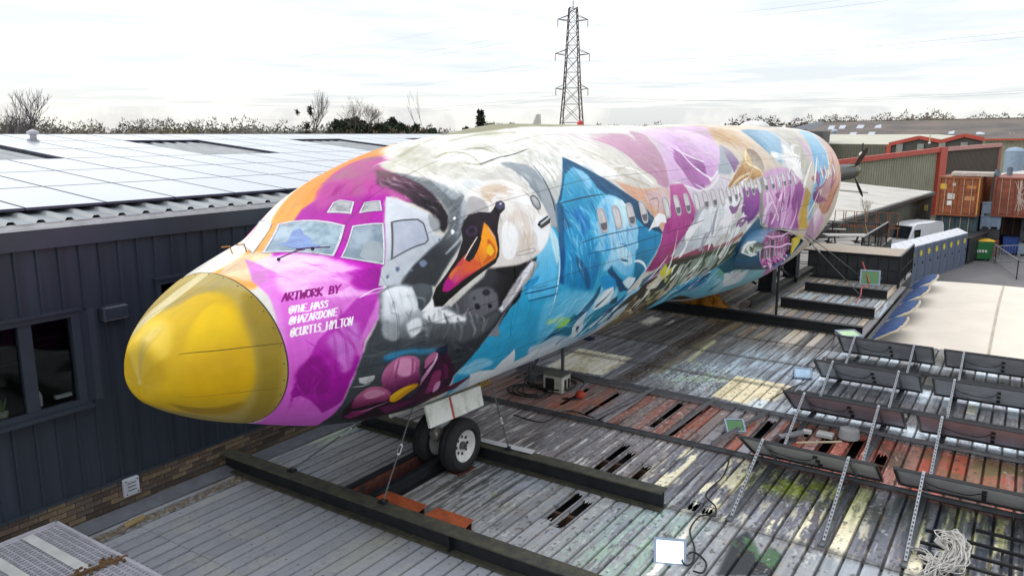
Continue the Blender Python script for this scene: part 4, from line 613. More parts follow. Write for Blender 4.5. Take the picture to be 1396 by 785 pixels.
L|fbf4f8|||.003|0.018|1.07,1.126 1.11,1.053
L|fbf4f8|||.003|0.018|1.06,1.083 1.09,1.089
L|fbf4f8|||.003|0.018|1.08,1.128 1.14,1.059 1.12,1.136
L|fbf4f8|||.003|0.018|1.1,1.101 1.12,1.105
L|fbf4f8|||.003|0.018|1.16,1.065 1.19,1.072 1.12,1.137 1.16,1.144
L|fbf4f8|||.003|0.018|1.17,1.146 1.22,1.078 1.2,1.153
L|fbf4f8|||.003|0.018|1.19,1.119 1.21,1.123
L|fbf4f8|||.003|0.018|1.21,1.155 1.25,1.083 1.28,1.093 1.26,1.118 1.23,1.119 1.25,1.162
L|fbf4f8|||.003|0.018|1.26,1.164 1.3,1.093 1.32,1.104 1.31,1.135 1.28,1.163 1.26,1.164
L|fbf4f8|||.003|0.018|1.32,1.176 1.31,1.151 1.34,1.117 1.36,1.106 1.37,1.127 1.35,1.162 1.32,1.176
L|fbf4f8|||.003|0.018|1.35,1.182 1.39,1.112 1.38,1.188 1.42,1.119
L|fbf4f8|||.003|0.018|1.47,1.129 1.44,1.122 1.4,1.191 1.43,1.198
L|fbf4f8|||.003|0.018|1.42,1.156 1.44,1.162
L|fbf4ee|||.003|0.018|1,1.234 0.978,1.252 0.971,1.228 0.991,1.179 1.02,1.161 1.02,1.186 1.01,1.223 0.998,1.225 1.01,1.191 0.998,1.193 0.988,1.218 0.999,1.221
L|fbf4ee|||.003|0.018|1.06,1.189 1.05,1.173 1.02,1.203 1.01,1.241 1.02,1.256 1.04,1.250
L|fbf4ee|||.003|0.018|1.08,1.178 1.05,1.244 1.06,1.263 1.08,1.249 1.11,1.184
L|fbf4ee|||.003|0.018|1.08,1.268 1.12,1.186 1.14,1.195 1.13,1.224 1.1,1.227 1.11,1.273
L|fbf4ee|||.003|0.018|1.16,1.194 1.19,1.201
L|fbf4ee|||.003|0.018|1.17,1.198 1.14,1.278
L|fbf4ee|||.003|0.018|1.18,1.285 1.21,1.205
L|fbf4ee|||.003|0.018|1.26,1.228 1.25,1.212 1.23,1.230 1.24,1.263 1.23,1.290 1.2,1.286
L|fbf4ee|||.003|0.018|1.24,1.304 1.28,1.311
L|fbf4ee|||.003|0.018|1.29,1.306 1.32,1.226
L|fbf4ee|||.003|0.018|1.32,1.311 1.36,1.232
L|fbf4ee|||.003|0.018|1.31,1.266 1.33,1.271
L|fbf4ee|||.003|0.018|1.37,1.234 1.36,1.277 1.4,1.241
L|fbf4ee|||.003|0.018|1.36,1.277 1.34,1.316
L|fbf4ee|||.003|0.018|1.41,1.244 1.38,1.322 1.41,1.328
L|fbf4ee|||.003|0.018|1.45,1.251 1.49,1.260
L|fbf4ee|||.003|0.018|1.47,1.255 1.44,1.333
L|fbf4ee|||.003|0.018|1.48,1.342 1.47,1.315 1.49,1.276 1.52,1.264 1.53,1.287 1.51,1.326 1.48,1.342
L|fbf4ee|||.003|0.018|1.51,1.347 1.55,1.270 1.54,1.353 1.58,1.276'''.split('\n')
def hx(h): return np.array([int(h[i:i+2],16)/255 for i in (0,2,4)],np.float32)
def paint_mural():
    A=np.empty((TH_,TW,3),np.float32); A[:]=hx('cfccc4')
    # fields that wrap the keel and the unseen side
    us=(np.exp((np.arange(TW)+.5)/TW*LG)-1)*8
    vs=((np.arange(TH_)+.5)/TH_*2-1)*PI
    keep=None
    for ln in MURAL:  # one pale nose layer paints light reflecting off the front-left edge
        if ln=='R': keep=A.copy(); A[:,us<.95]=hx('a8944e'); rr_=np.abs(vs)[:,None,None]; A[:,us<.95]+=.05*np.cos(rr_-.3); continue  # radome: lighter top here, its layers paint highlights at left and crown
        if keep is not None and ln[0]=='L' or (keep is not None and ln.startswith('l|3a4a58')): kk=us>.889; A[:,kk]=keep[:,kk]; keep=None
        k,c1,c2,g,fe,wd,ps=ln.split('|'); P=np.array([[float(v) for v in p.split(',')] for p in ps.split()]); fe=float(fe)
        if k in 'slp': fe*=.6 if fe<.13 else .85
        sm=P[:,0].mean(); ppu=TW/LG/(8+sm); ppv=TH_/(2*PI)/1.9      # texels per metre along and around
        Q=np.stack([U(P[:,0])*TW,V(P[:,1])*TH_],1)
        if k=='s': Q=catmull(Q)
        if k=='l': Q=catmull(Q,False)
        if k in 'fx':
            ga,gb=[np.array([float(v) for v in z.split(',')]) for z in g.split()]
            dm=np.array([(U(gb[0])-U(ga[0]))*TW/ppu,(V(gb[1])-V(ga[1]))*TH_/ppv]); L0=np.hypot(*dm); dm/=L0; rs=np.random.default_rng(len(ps)); bx0,by0=Q.min(0);bx1,by1=Q.max(0); ca_,cb_=hx(c1),hx(c2); done=0
            for _ in range(int(wd)*4):
                if done>=int(wd): break
                x,y=rs.uniform(bx0,bx1),rs.uniform(by0,by1); ins=False
                for i in range(len(Q)):
                    (ax_,ay_),(bx_,by_)=Q[i],Q[i-1]
                    if (ay_>y)!=(by_>y) and x<(bx_-ax_)*(y-ay_)/(by_-ay_)+ax_: ins=not ins
                if not ins: continue
                done+=1; ln_=L0*rs.uniform(.35,1.1); an=rs.normal(0,.22 if k=='f' else .32); d_=np.array([dm[0]*math.cos(an)-dm[1]*math.sin(an),dm[0]*math.sin(an)+dm[1]*math.cos(an)]); cv=rs.normal(0,.9); wd_=fe*rs.uniform(.4,1.1)
                h_=int(max((ln_*.6+wd_)*ppv,3)); w_=int(max((ln_*.6+wd_)*ppu,3)); x0=max(int(x)-w_,0);x1=min(int(x)+w_,TW);y0=max(int(y)-h_,0);y1=min(int(y)+h_,TH_)
                X,Y=np.meshgrid((np.arange(x0,x1)+.5-x)/ppu,(np.arange(y0,y1)+.5-y)/ppv); a_=X*d_[0]+Y*d_[1]; b_=-X*d_[1]+Y*d_[0]; tt=np.clip(a_/ln_*2,-1,1); b_=b_-cv*wd_*(1-tt**2)*2
                r_=wd_*.5*(1-tt**2)*(1-.5*tt) if k=='f' else wd_*.5*(1-tt)*np.clip((1+tt)*4,0,1); al=np.clip(.5+(r_-np.abs(b_))*ppv*.45,0,1)*(np.abs(a_)<ln_/2); al=al*np.clip((1-tt)*.6,0,1)*rs.uniform(.12,.42) if k=='f' else al*rs.uniform(.7,1)
                cc=ca_ if rs.random()<.6 else cb_; S=A[y0:y1,x0:x1]; S+=(cc-S)*al[...,None].astype(np.float32)
            continue
        ru,rv=fe*ppu/2,fe*ppv/2
        wm=float(wd)/2 if wd else 0
        pad=int(3*max(ru,rv)+wm*max(ppu,ppv)+4)
        x0=max(int(Q[:,0].min())-pad,0);x1=min(int(Q[:,0].max())+pad,TW);y0=max(int(Q[:,1].min())-pad,0);y1=min(int(Q[:,1].max())+pad,TH_)
        w,h=x1-x0,y1-y0
        if w<2 or h<2: continue
        if k in 'lL':
            X,Y=np.meshgrid(np.arange(w)+x0+.5,np.arange(h)+y0+.5); D=np.full((h,w),1e9)
            n=len(Q)
            for i in range(n-1):
                a=Q[i]/[ppu,ppv];b=Q[i+1]/[ppu,ppv];d=b-a;l2=max((d**2).sum(),1e-12)
                t=np.clip(((X/ppu-a[0])*d[0]+(Y/ppv-a[1])*d[1])/l2,0,1); rad=wm*(1 if k=='L' else .35+.65*math.sin(PI*min(1,max(0,(i+.5)/(n-1)*.9+.05)))**.6)
                D=np.minimum(D,np.hypot(X/ppu-a[0]-t*d[0],Y/ppv-a[1]-t*d[1])-rad)
            M=np.clip(.5-D*ppv*.9,0,1).astype(np.float32)
        else: M=fillpoly(Q,x0,y0,w,h)
        M=blur(M,rv,ru)
        if fe>=.018 and sm>1:    # overspray: feathered edges break up a little
            nn=vnoise(h,w,.06*ppv,.12*ppu,seed=len(ps)+int(abs(P[0,0])*100),oct=3)-.5; M=np.clip(M+nn*np.minimum(M,1-M)*1.6,0,1)
        c=hx(c1)
        if c2:
            ga,gb=[np.array([float(v) for v in q.split(',')]) for q in g.split()]
            ga=np.array([U(ga[0])*TW/ppu,V(ga[1])*TH_/ppv]);gb=np.array([U(gb[0])*TW/ppu,V(gb[1])*TH_/ppv]);d=gb-ga;l2=max((d**2).sum(),1e-9)
            X,Y=np.meshgrid(np.arange(w)+x0+.5,np.arange(h)+y0+.5); t=np.clip(((X/ppu-ga[0])*d[0]+(Y/ppv-ga[1])*d[1])/l2,0,1)[...,None].astype(np.float32)
            t=t*t*(3-2*t); cc=c*(1-t)+hx(c2)*t
        else: cc=c
        S=A[y0:y1,x0:x1]; S+= (cc-S)*M[...,None]
    # the starboard side carries the same scheme mirrored
    j=int(V(-.62)*TH_); b=60
    mir=A[::-1]
    wgt=np.clip((j-np.arange(TH_))/b,0,1)[:,None,None].astype(np.float32)
    A=A*(1-wgt)+mir*wgt
    # painterly streaks, grime, joints
    nf=np.clip((us-.5)/.8,0,1)[None,:,None].astype(np.float32); A*= 1+.10*nf*(vnoise(TH_,TW,30,30,seed=3,oct=4)-.5)[...,None]
    A+= .05*nf*(vnoise(TH_,TW,12,60,seed=5,oct=4)-.5)[...,None]
    gr=np.clip((vnoise(TH_,TW,60,120,seed=9,oct=5)-.52)*3,0,1)*np.exp(-(vs/.75)**2)[:,None]
    A=A*(1-.55*gr[...,None])+hx('8d8a70')*.55*gr[...,None]
    fs=vs[:,None]; run=np.clip((vnoise(TH_,TW,160,4,seed=21,oct=2)-.60)*5,0,1)*np.clip(np.abs(fs)-.4,0,1)
    A*=(1-.06*nf*run[...,None])
    def dark(mask,k): A[...]=A*(1-k*mask[...,None])
    for s0 in (2.05,3.3,4.8,6.0,7.9,9.9,11.9,13.9,15.9,17.9,19.9,21.9,23.6,25.2):
        i=int(U(s0)*TW); m=np.zeros((TH_,TW),np.float32); m[:,i:i+2]=1; dark(m,.20)
    for t0 in (.42,.95,1.62,2.15,2.7):
        for sg in (1,-1):
            i=int(V(sg*t0)*TH_); m=np.zeros((TH_,TW),np.float32); m[i:i+2,int(U(2.2)*TW):]=1; dark(m,.20)
    # rivet rows beside the joints
    for s0 in (2.05,3.3,6.0,7.9,9.9):
        i=int(U(s0)*TW)
        for dx in (-7,8): A[::8,i+dx]*=.78
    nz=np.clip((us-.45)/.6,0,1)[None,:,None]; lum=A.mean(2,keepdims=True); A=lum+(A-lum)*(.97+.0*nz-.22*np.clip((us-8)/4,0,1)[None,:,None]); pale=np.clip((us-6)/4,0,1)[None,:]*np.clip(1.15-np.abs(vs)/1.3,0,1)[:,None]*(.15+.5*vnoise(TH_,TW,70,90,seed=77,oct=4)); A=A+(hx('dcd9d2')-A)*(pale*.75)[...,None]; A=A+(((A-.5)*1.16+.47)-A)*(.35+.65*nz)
    return np.clip(A,0.02,.97)
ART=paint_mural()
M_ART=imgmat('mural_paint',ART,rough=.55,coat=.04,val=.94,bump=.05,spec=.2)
def smesh(name,s,th,mat,parent,off=0.,smooth='all'):
    S,T=np.meshgrid(s,th,indexing='ij'); P=surf(S,T,off)-np.array(ROOT(parent).location); n,m=S.shape
    i=np.arange(n-1)[:,None]*m+np.arange(m-1)[None]; F=np.stack([i,i+1,i+m+1,i+m],-1).reshape(-1,4)
    me=bpy.data.meshes.new(name); me.from_pydata(P.reshape(-1,3).tolist(),[],F.tolist()); me.materials.append(mat)
    uv=me.uv_layers.new(name='UVMap'); q=np.stack([U(S),V(T)],-1).reshape(-1,2)[F.ravel()]; uv.data.foreach_set('uv',q.ravel())
    if smooth: me.polygons.foreach_set('use_smooth',[True]*len(me.polygons))
    me.update(); o=bpy.data.objects.new(name,me); COL.objects.link(o); o.parent=parent; return o
def spatch(name,poly,mat,parent,off,thick=.02,rings=5,smooth_poly=False,hole=None,uv=False,k=5):
    """a plate that follows the hull: poly in (s,theta); hole = inner scale leaves a frame"""
    P=np.array(poly,float)
    if smooth_poly: P=catmull(P,True,k)
    else:
        Q=[]
        for i in range(len(P)):
            a,b=P[i],P[(i+1)%len(P)]
            for t in np.arange(k)/k: Q.append(a+(b-a)*t)
        P=np.array(Q)
    c=P.mean(0); n=len(P); rs=np.linspace(1,hole if hole else 0,rings+1)
    ring=[c+(P-c)*r for r in rs if r>0]
    vs=[surf(P[:,0],P[:,1],off-thick)]+[surf(r[:,0],r[:,1],off) for r in ring]; uvs=[P]+ring
    if hole: vs.append(surf(ring[-1][:,0],ring[-1][:,1],off-thick)); uvs.append(ring[-1])
    k_=len(vs); V_=np.concatenate(vs); UVp=np.concatenate(uvs); f=[(i*n+j,i*n+(j+1)%n,(i+1)*n+(j+1)%n,(i+1)*n+j) for i in range(k_-1) for j in range(n)]
    if not hole:
        V_=np.concatenate([V_,surf([c[0]],[c[1]],off)]); UVp=np.concatenate([UVp,[c]]); f+=[((k_-1)*n+j,(k_-1)*n+(j+1)%n,k_*n) for j in range(n)]
    me=bpy.data.meshes.new(name); me.from_pydata((V_-np.array(ROOT(parent).location)).tolist(),[],f); me.materials.append(mat)
    if uv:
        ul=me.uv_layers.new(name='UVMap'); idx=np.array([i for q in f for i in q]); ul.data.foreach_set('uv',np.stack([U(UVp[idx,0]),V(UVp[idx,1])],-1).ravel())
    me.polygons.foreach_set('use_smooth',[True]*len(me.polygons)); me.set_sharp_from_angle(angle=R(40)); me.update()
    o=bpy.data.objects.new(name,me); COL.objects.link(o); o.parent=parent; return o
air=thing('aircraft','retired airliner fuselage painted with a swan mural, resting on steel beams above the roof','aircraft',(XA,Y0+8,0))
sv=np.unique(np.concatenate([np.linspace(.9,3.4,60),np.linspace(3.4,12,90),np.linspace(12,25,90),SM-(np.linspace(1,0,24)**2)*1.85]))
thv=np.linspace(-PI,PI,145)
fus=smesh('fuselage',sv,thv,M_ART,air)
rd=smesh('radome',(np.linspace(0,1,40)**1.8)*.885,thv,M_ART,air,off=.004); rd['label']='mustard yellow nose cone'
M_seam=pm('seam_dark','3c3a30',.6)
mb=MB(); ring=[surf([.892],[t],.0)[0] for t in np.linspace(-PI,PI,97)]; mb.tube(ring,.006,6,cap=False); mb.build('radome_seam',M_seam,air,smooth=True)
M_chrome=pm('bare_metal','a9acb0',.3,metal=.9,var=.2)
M_dark=pm('black_rubber','17171a',.6,var=.3)
mb=MB()
for i in range(17):
    t=-.9+i*.22; q=surf([.86],[t],.006)[0]; mb.ico(q,.006,0)
mb.build('radome_fastener',M_dark,air)['kind']='stuff'
# cockpit glass
def glassmat(name,c1,c2,scale,rough=.12,c3=None):
    m=pm(name,c1,rough,scale=scale,col2=c2,spec=.9,coat=.6,lo=.42,hi=.58); return m  # mottled colours stand in for hazy reflections in the glass
G1=glassmat('windscreen_glass','486c7c','86a0ac',3.2); G2=glassmat('side_glass','587080','8a9caa',2.6); G3=glassmat('hazy_glass','8e97a8','a2a8b6',2.); G4=glassmat('small_glass','6f7478','9c9fa0',9.)
G0=glassmat('glare_white_glass','dcdcd8','efeeea',2.)  # near-white colour stands in for sky glare on this pane
M_fr=pm('window_frame_metal','c9ccd0',.35,metal=.3,var=.25,scale=12)
M_frd=pm('window_seal','4a4e55',.5)
def cock(poly,glass,fr,label,grow=1.0,hole=.93):
    o=spatch('cockpit_window',poly,fr,air,.010,hole=hole,rings=1,thick=.02)
    spatch('pane',(np.array(poly)-np.mean(poly,0))*(hole+.01)+np.mean(poly,0),glass,o,.004,thick=.006)
    if label:o['label']=label
    return o
W1=cock([(2.030,-0.218),(2.174,0.429),(1.803,0.616),(1.381,0.141)],G1,M_fr,'large front windscreen pane with painted smudged reflections and a blue cap shape')
W2=cock([(2.204,0.486),(2.416,0.673),(2.139,0.952),(1.844,0.663)],G2,M_fr,'second windscreen pane edged in white')
W3=cock([(2.482,0.709),(2.758,0.811),(2.789,0.863),(2.724,0.997),(2.660,1.011),(2.232,0.954)],G3,M_frd,'side window with a rounded rear corner')
cock([(2.339,0.180),(2.388,0.219),(2.425,0.346),(2.304,0.399),(2.222,0.196)],G4,M_fr,'small eyebrow window, front one',hole=.86)
cock([(2.469,0.420),(2.591,0.506),(2.507,0.588),(2.346,0.452)],G4,M_fr,'small eyebrow window, rear one',hole=.86)
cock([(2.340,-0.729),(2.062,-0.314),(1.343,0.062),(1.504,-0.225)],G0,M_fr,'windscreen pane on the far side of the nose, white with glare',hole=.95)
# blue cap and seat inside the cockpit, made as flat patches on the panes
M_blue=pm('blue_cap','3c5c9c',.3,var=.3,scale=8,coat=.6,col2='6484b8')
for pl_ in ([(1.616,0.139),(1.705,0.157),(1.882,0.063),(1.968,0.088),(1.889,0.191),(1.861,0.297),(1.772,0.356),(1.656,0.338),(1.616,0.252)],[(1.655,0.252),(1.797,0.182),(1.878,0.200),(1.864,0.278),(1.805,0.353),(1.828,0.427),(1.762,0.417),(1.655,0.356)]):
    spatch('blue_cap',pl_,M_blue,W1,.0065,thick=.004,smooth_poly=True,k=4,rings=3)
spatch('seat_shape',[(2.084,0.712),(2.169,0.688),(2.224,0.730),(2.246,0.795),(2.148,0.921),(2.005,0.772)],pm('seat_shape','8f9aa0',.4,coat=.5),W2,.0065,thick=.004,smooth_poly=True,k=4,rings=3)
def wiper(pts,off,name='wiper'):
    mb=MB(); mb.tube([surf([a],[b],off)[0] for a,b in pts],.008,6); return mb.build(name,M_wip,air,smooth=True)
M_wip=pm('wiper_purple','4a1658',.5)
wiper([(1.347,0.379),(1.442,0.383),(1.541,0.392),(1.627,0.417)],.05); wiper([(1.560,0.375),(1.694,0.448),(1.825,0.535)],.055,'wiper_blade')
mb=MB(); q=surf([(1.691,0.451)[0]],[(1.691,0.451)[1]],.045)[0]; mb.ico(q,.022,1); mb.ico(surf([(1.356,0.370)[0]],[(1.356,0.370)[1]],.03)[0],.02,1); mb.build('wiper_pivot',M_dark,air,smooth=True)
# probes by the windscreen
for a,b in ((1.313,-0.176),(1.370,-0.045)): 
    mb=MB(); p0=surf([a],[b],0)[0]; p1=surf([a-.02],[b],.09)[0]; mb.tube([p0,p1,p1+np.array([-.02,-.09,0])],.008,6); mb.build('air_data_probe',pm('brass_probe','a8702c',.4,metal=.5),air,smooth=True)
# entry door
dpoly=[(3.93,.50),(4.72,.50),(4.79,.62),(4.80,1.2),(4.80,1.85),(4.72,1.96),(3.96,1.96),(3.88,1.85),(3.88,1.2),(3.88,.62)]
dr=spatch('entry_door',dpoly,M_ART,air,.007,thick=.012,rings=10,uv=True); dr['label']='front entry door, part of the white swan head'
s0,t0=(4.680,1.191)
h=spatch('handle_recess',[(s0-.16,t0+.0),(s0-.10,t0-.02),(s0+.12,t0-.045),(s0+.16,t0-.02),(s0+.12,t0+.012),(s0-.10,t0+.035)],pm('recess_black','121216',.5),dr,.012,rings=3)
mb=MB(); mb.tube([surf([s0-.13],[t0+.005],.035)[0],surf([s0],[t0-.012],.045)[0],surf([s0+.13],[t0-.03],.035)[0]],.016,8); mb.build('handle',M_chrome,dr,smooth=True)
sw,tw=(4.677,1.025)
cir=[(sw+.085*math.cos(a),tw+.062*math.sin(a)) for a in np.linspace(0,2*PI,16,endpoint=False)]
o=spatch('door_window',cir,pm('door_window_rim','6d7074',.4),dr,.016,hole=.8,rings=1,k=2); spatch('pane',[(sw+.066*math.cos(a),tw+.048*math.sin(a)) for a in np.linspace(0,2*PI,16,endpoint=False)],G4,o,.011,k=2)
# door slot marks and steps
for px,nm in (((4.270,0.899),'slot'),((4.081,1.343),'slot'),):
    pass
# cabin windows
def slot_poly(s,t,ws,ht,n=20,e=3.2):
    return [(s+ws*np.sign(math.cos(a))*abs(math.cos(a))**(2/e),t+ht*np.sign(math.sin(a))*abs(math.sin(a))**(2/e)) for a in np.linspace(0,2*PI,n,endpoint=False)]
M_cw=pm('window_surround','b9b6b8',.45,var=.2,scale=20); G5=pm('cabin_pane','c3bcbb',.15,var=.3,scale=2.5,stretch=(6,6,1),spec=.8,coat=.5,lo=.4,hi=.6)
M_shade=pm('cabin_blind','5c5a66',.5)
ws=[6.15+.475*i for i in range(24) if i not in (4,)]
for i,s_ in enumerate(ws):
    t_=1.29 if s_<12 else 1.29-(s_-12)*.0105
    o=spatch('cabin_window',slot_poly(s_,t_,.125,.098),M_cw,air,.007,hole=.8,rings=1,k=1,thick=.014)
    pn=spatch('pane',slot_poly(s_,t_,.1,.08),G5,o,.0025,k=1,rings=3)
    if i%3!=1: spatch('blind',[(s_-.1,t_+.02),(s_+.1,t_+.02),(s_+.085,t_+.075),(s_-.085,t_+.075)],M_shade,o,.0045,k=2,rings=2)
for s_ in (20.33,20.9,21.5,22.05):
    o=spatch('cabin_window',slot_poly(s_,1.235,.13,.1),M_cw,air,.007,hole=.8,rings=1,k=1,thick=.014); spatch('pane',slot_poly(s_,1.235,.105,.082),G5,o,.0025,k=1,rings=3)
# hatch under the second row
def hatch(px,label=None):
    P=[tuple(p) for p in px]; o=spatch('hatch',P,M_ART,air,.006,uv=True,rings=4)
    return o
hatch([((4.026,1.649)),((4.781,1.685)),((4.840,1.736)),((4.072,1.704))])
hatch([((4.008,1.280)),((4.346,1.298)),((4.330,1.321)),((3.997,1.306))])
# small aerials and beacon on the crown
mb=MB(); p=surf([8.9],[-.05],0)[0]; mb.lathe([(.001,.0),(.055,.0),(.055,.04),(.04,.07),(.0,.09)],p,n=14); mb.build('beacon',pm('beacon_red','c4201c',.3),air,smooth=True)
p=surf([19.4],[.0],-.05)[0]
mb=MB(); mb.ico(p,.5,5,sq=(.8,1.6,.42)); mb.build('crown_dome',pm('dome_white','d8d6d0',.5),air,smooth=True)
mb=MB(); p=surf([7.2],[.0],0)[0]; mb.prism([p+np.array(v) for v in ((-.012,-.12,-.02),(-.012,.16,-.02),(-.012,.14,.16),(-.012,.02,.16))],(.024,0,0)); mb.build('blade_aerial',pm('aerial_white','c8c6c0',.5),air)
# ---- wing stub at the root
M_wr=pm('wing_root_blue','1d6078',.35,col2='3f7396',scale=.9,coat=.3,var=.3)
def airfoil(n=18,c=4.15,t=.92):
    up=[];lo=[]
    for i in range(n+1):
        x=(1-math.cos(PI*i/n))/2; yt=5*t/c*(.2969*math.sqrt(x)-.126*x-.3516*x*x+.2843*x**3-.1036*x**4)*c; up.append((x*c,yt*.95)); lo.append((x*c,-yt*1.05))
    return up+lo[::-1][1:-1]
af=airfoil(); yl,zl=Y0+13.25,2.42
mb=MB(); rowsW=[]
for X,sc in ((XA+1.1,1.12),(XA+1.75,1.06),(-4.98,1.0),(-4.86,.985)):
    rowsW.append([(X,yl+(y-2)*sc+2,zl+z*sc+(y*.01)-.06*y) for y,z in af]+[(X,yl+(af[0][0]-2)*sc+2,zl+af[0][1]*sc)])
mb.grid(rowsW); mb.build('wing_stub',M_wr,air,smooth=True)
# open end: ribs, spars, crumpled pink skin
M_in=pm('wing_inside_pink','b04c94',.5,col2='d8c0d0',scale=5,lo=.45,hi=.6); M_spar=pm('wing_spar','b8b4b8',.4,metal=.3,var=.5,scale=6)
endX=-4.90
mb=MB(); mb.add([(endX-.12,yl+(y-2)*.98+2,zl+z*.94-.05*y) for y,z in af],[tuple(range(len(af)))]); mb.build('wing_end_web',M_in,air)
for i,y in enumerate((.55,.8,1.05,1.35,1.75,2.25,2.8)):
    mb=MB(); x_=y/4.15; hh=.92*.5*5*(.2969*math.sqrt(x_)-.126*x_-.3516*x_*x_+.2843*x_**3-.1036*x_**4)
    mb.beam((endX-.03,yl+y,zl-.055*y-hh*.93),(endX-.03,yl+y,zl-.055*y+hh*.9),.07 if i in(0,3) else .035,.035); mb.build('wing_rib',M_spar if i%3 else pm('rib_grey','8c8890',.4,metal=.4),air)
mb=MB(); 
for z_ in (.30,.02): mb.tube([(endX+.0,yl+.5+.5*j,zl+z_-.04*j+random.uniform(-.04,.04)) for j in range(6)],.025,6)
mb.build('wing_pipe',pm('pipe_pink','d8a4cc',.4),air,smooth=True)
mb=MB()
for j in range(40): mb.ico((endX+random.uniform(-.05,.02),yl+.45+random.random()*2.2,zl-.40+random.random()*.14-.04*j/12),.02+random.random()*.035,0,.4)
mb.build('torn_lining',M_in,air)['kind']='stuff'
# yellow rear edge panel
mb=MB(); mb.prism([(endX+.0,yl+2.95,zl-.42),(endX,yl+3.7,zl-.20),(endX,yl+3.9,zl-.02),(endX,yl+3.0,zl-.02)],(.03,0,0)); mb.build('yellow_panel',pm('panel_yellow','c4ae10',.4),air)
# landing light in the leading edge
lm=MB(); q=[(-4.93,16.23,2.53),(-4.98,16.52,2.62),(-5.00,16.88,2.68),(-4.97,17.39,2.65),(-4.93,17.49,2.55),(-4.90,17.37,2.36),(-4.88,16.76,2.39)]
# build it on a small plate in front of the stub's nose
cq=np.mean(q,0); lm.prism([tuple(p) for p in q],(-.06,.10,0)); o=lm.build('landing_light',pm('light_surround','d0d4d6',.3),air)
lm=MB(); lm.prism([tuple(cq+(np.array(p)-cq)*.78+np.array([.012,-.02,.0])) for p in q],(-.02,.05,0)); lm.build('lens',pm('lens_green','5c6c60',.15,col2='98a492',scale=7,coat=.6),o)
for dy,dz,r_ in ((-.08,-.05,.11),(.12,.06,.1)):
    lm=MB(); lm.lathe([(0,.03),(r_*.6,.03),(r_,.05),(r_,.0)],tuple(cq+np.array([.02+dy,-.04,dz])),axis=(.6,-.8,0),n=14); lm.build('bulb',pm('bulb_reflector','8c988c',.25,metal=.5),o,smooth=True)
# tail tube with propeller
M_tt=pm('tail_tube','4c4c48',.45,metal=.3,var=.4,scale=5)
tp=surf([SM-.1],[0],0)[0]; tx,tz=XA,ZA+.72
mb=MB(); mb.lathe([(.0,.0),(.42,.0),(.36,.5),(.31,1.3),(.29,1.95),(.0,1.95)],(-6.35,30.3,3.50),axis=(.28,1,.04),n=20); mb.build('tail_tube',M_tt,air,smooth=True)
ax_=Vector((.28,1,.04)).normalized(); hub=Vector((-6.35,30.3,3.50))+ax_*2.15
mb=MB(); mb.lathe([(.0,-.15),(.26,-.15),(.27,.05),(.22,.25),(.12,.5),(.0,.72)],hub,axis=ax_,n=18); pr=mb.build('propeller_hub',pm('prop_brass','7c7448',.4,metal=.5,col2='2c2c20',scale=9),air,smooth=True)
for k_ in range(3):
    a=R(58+120*k_); rr=Vector((math.cos(a),0,math.sin(a))); rr=(rr-ax_*rr.dot(ax_)).normalized(); tt=ax_.cross(rr)
    P=[]
    for j,(r_,c_,tw) in enumerate(((.2,.05,.9),(.4,.08,.75),(.65,.09,.55),(.88,.08,.4),(1.05,.03,.35))):
        d=(tt*math.cos(tw)+ax_*math.sin(tw)); nn=(ax_*math.cos(tw)-tt*math.sin(tw))*.018; P.append([hub+rr*r_-d*c_,hub+rr*r_+nn,hub+rr*r_+d*c_,hub+rr*r_-nn,hub+rr*r_-d*c_])
    mb=MB(); mb.grid(P); mb.build('propeller_blade',pm('prop_blade','2c2824',.5,col2='44322a',scale=6),air,smooth=True)
# ---- nose gear
GX,GY=-7.0,8.78
M_ty=pm('tyre_rubber','1b1b1d',.75,var=.35,scale=14,bump=.3,bscale=60); M_rim=pm('rim_white','cfcfca',.4,var=.25,scale=9); M_str=pm('gear_strut','9a9a94',.4,metal=.5,var=.4,scale=7)
wr=.41
def wheel(x,side):
    t=MB(); w2=.135
    t.lathe([(.24,-w2*.75),(.28,-w2),(.355,-w2*.98),(.392,-w2*.75),(wr-.004,-w2*.42),(wr,-w2*.36),(wr-.008,-w2*.33),(wr,-w2*.28),(wr,-.018),(wr-.008,-.012),(wr-.008,.012),(wr,.018),(wr,w2*.28),(wr-.008,w2*.33),(wr,w2*.36),(wr-.004,w2*.42),(.392,w2*.75),(.355,w2*.98),(.28,w2),(.24,w2*.75)],(x,GY,wr),axis=(1,0,0),n=40)
    wh=t.build('wheel',M_ty,air,smooth=True)
    r=MB(); d=side
    r.lathe([(.0,.05*d),(.05,.05*d),(.06,.03*d),(.10,.02*d),(.19,.05*d),(.22,.09*d),(.243,.105*d),(.25,.075*d),(.25,-.08*d),(.0,-.08*d)],(x,GY,wr),axis=(1,0,0),n=32); rr=r.build('rim',M_rim,wh,smooth=True)
    c=MB(); c.lathe([(.0,.10*d),(.045,.10*d),(.06,.07*d),(.062,.02*d)],(x,GY,wr),axis=(1,0,0),n=16); c.build('hub_cap',pm('hub_metal','6c6c6c',.35,metal=.6),wh,smooth=True)
    hb=MB()
    for j in range(8):
        a=2*PI*j/8; hb.ico((x+.035*d,GY+.135*math.cos(a),wr+.135*math.sin(a)),.024,0)
    hb.build('rim_holes',pm('hole_dark','2a2a2c',.6),wh)
wheel(GX+.25,1); wheel(GX-.25,-1)
mb=MB(); mb.tube([(GX-.24,GY,wr),(GX+.24,GY,wr)],.05,12); mb.build('axle',M_str,air,smooth=True)
mb=MB(); mb.tube([(GX,GY,wr),(GX,GY+.02,.95)],.062,14); mb.tube([(GX,GY+.02,.9),(GX,GY+.06,1.75)],.095,14); mb.build('oleo_strut',M_str,air,smooth=True)
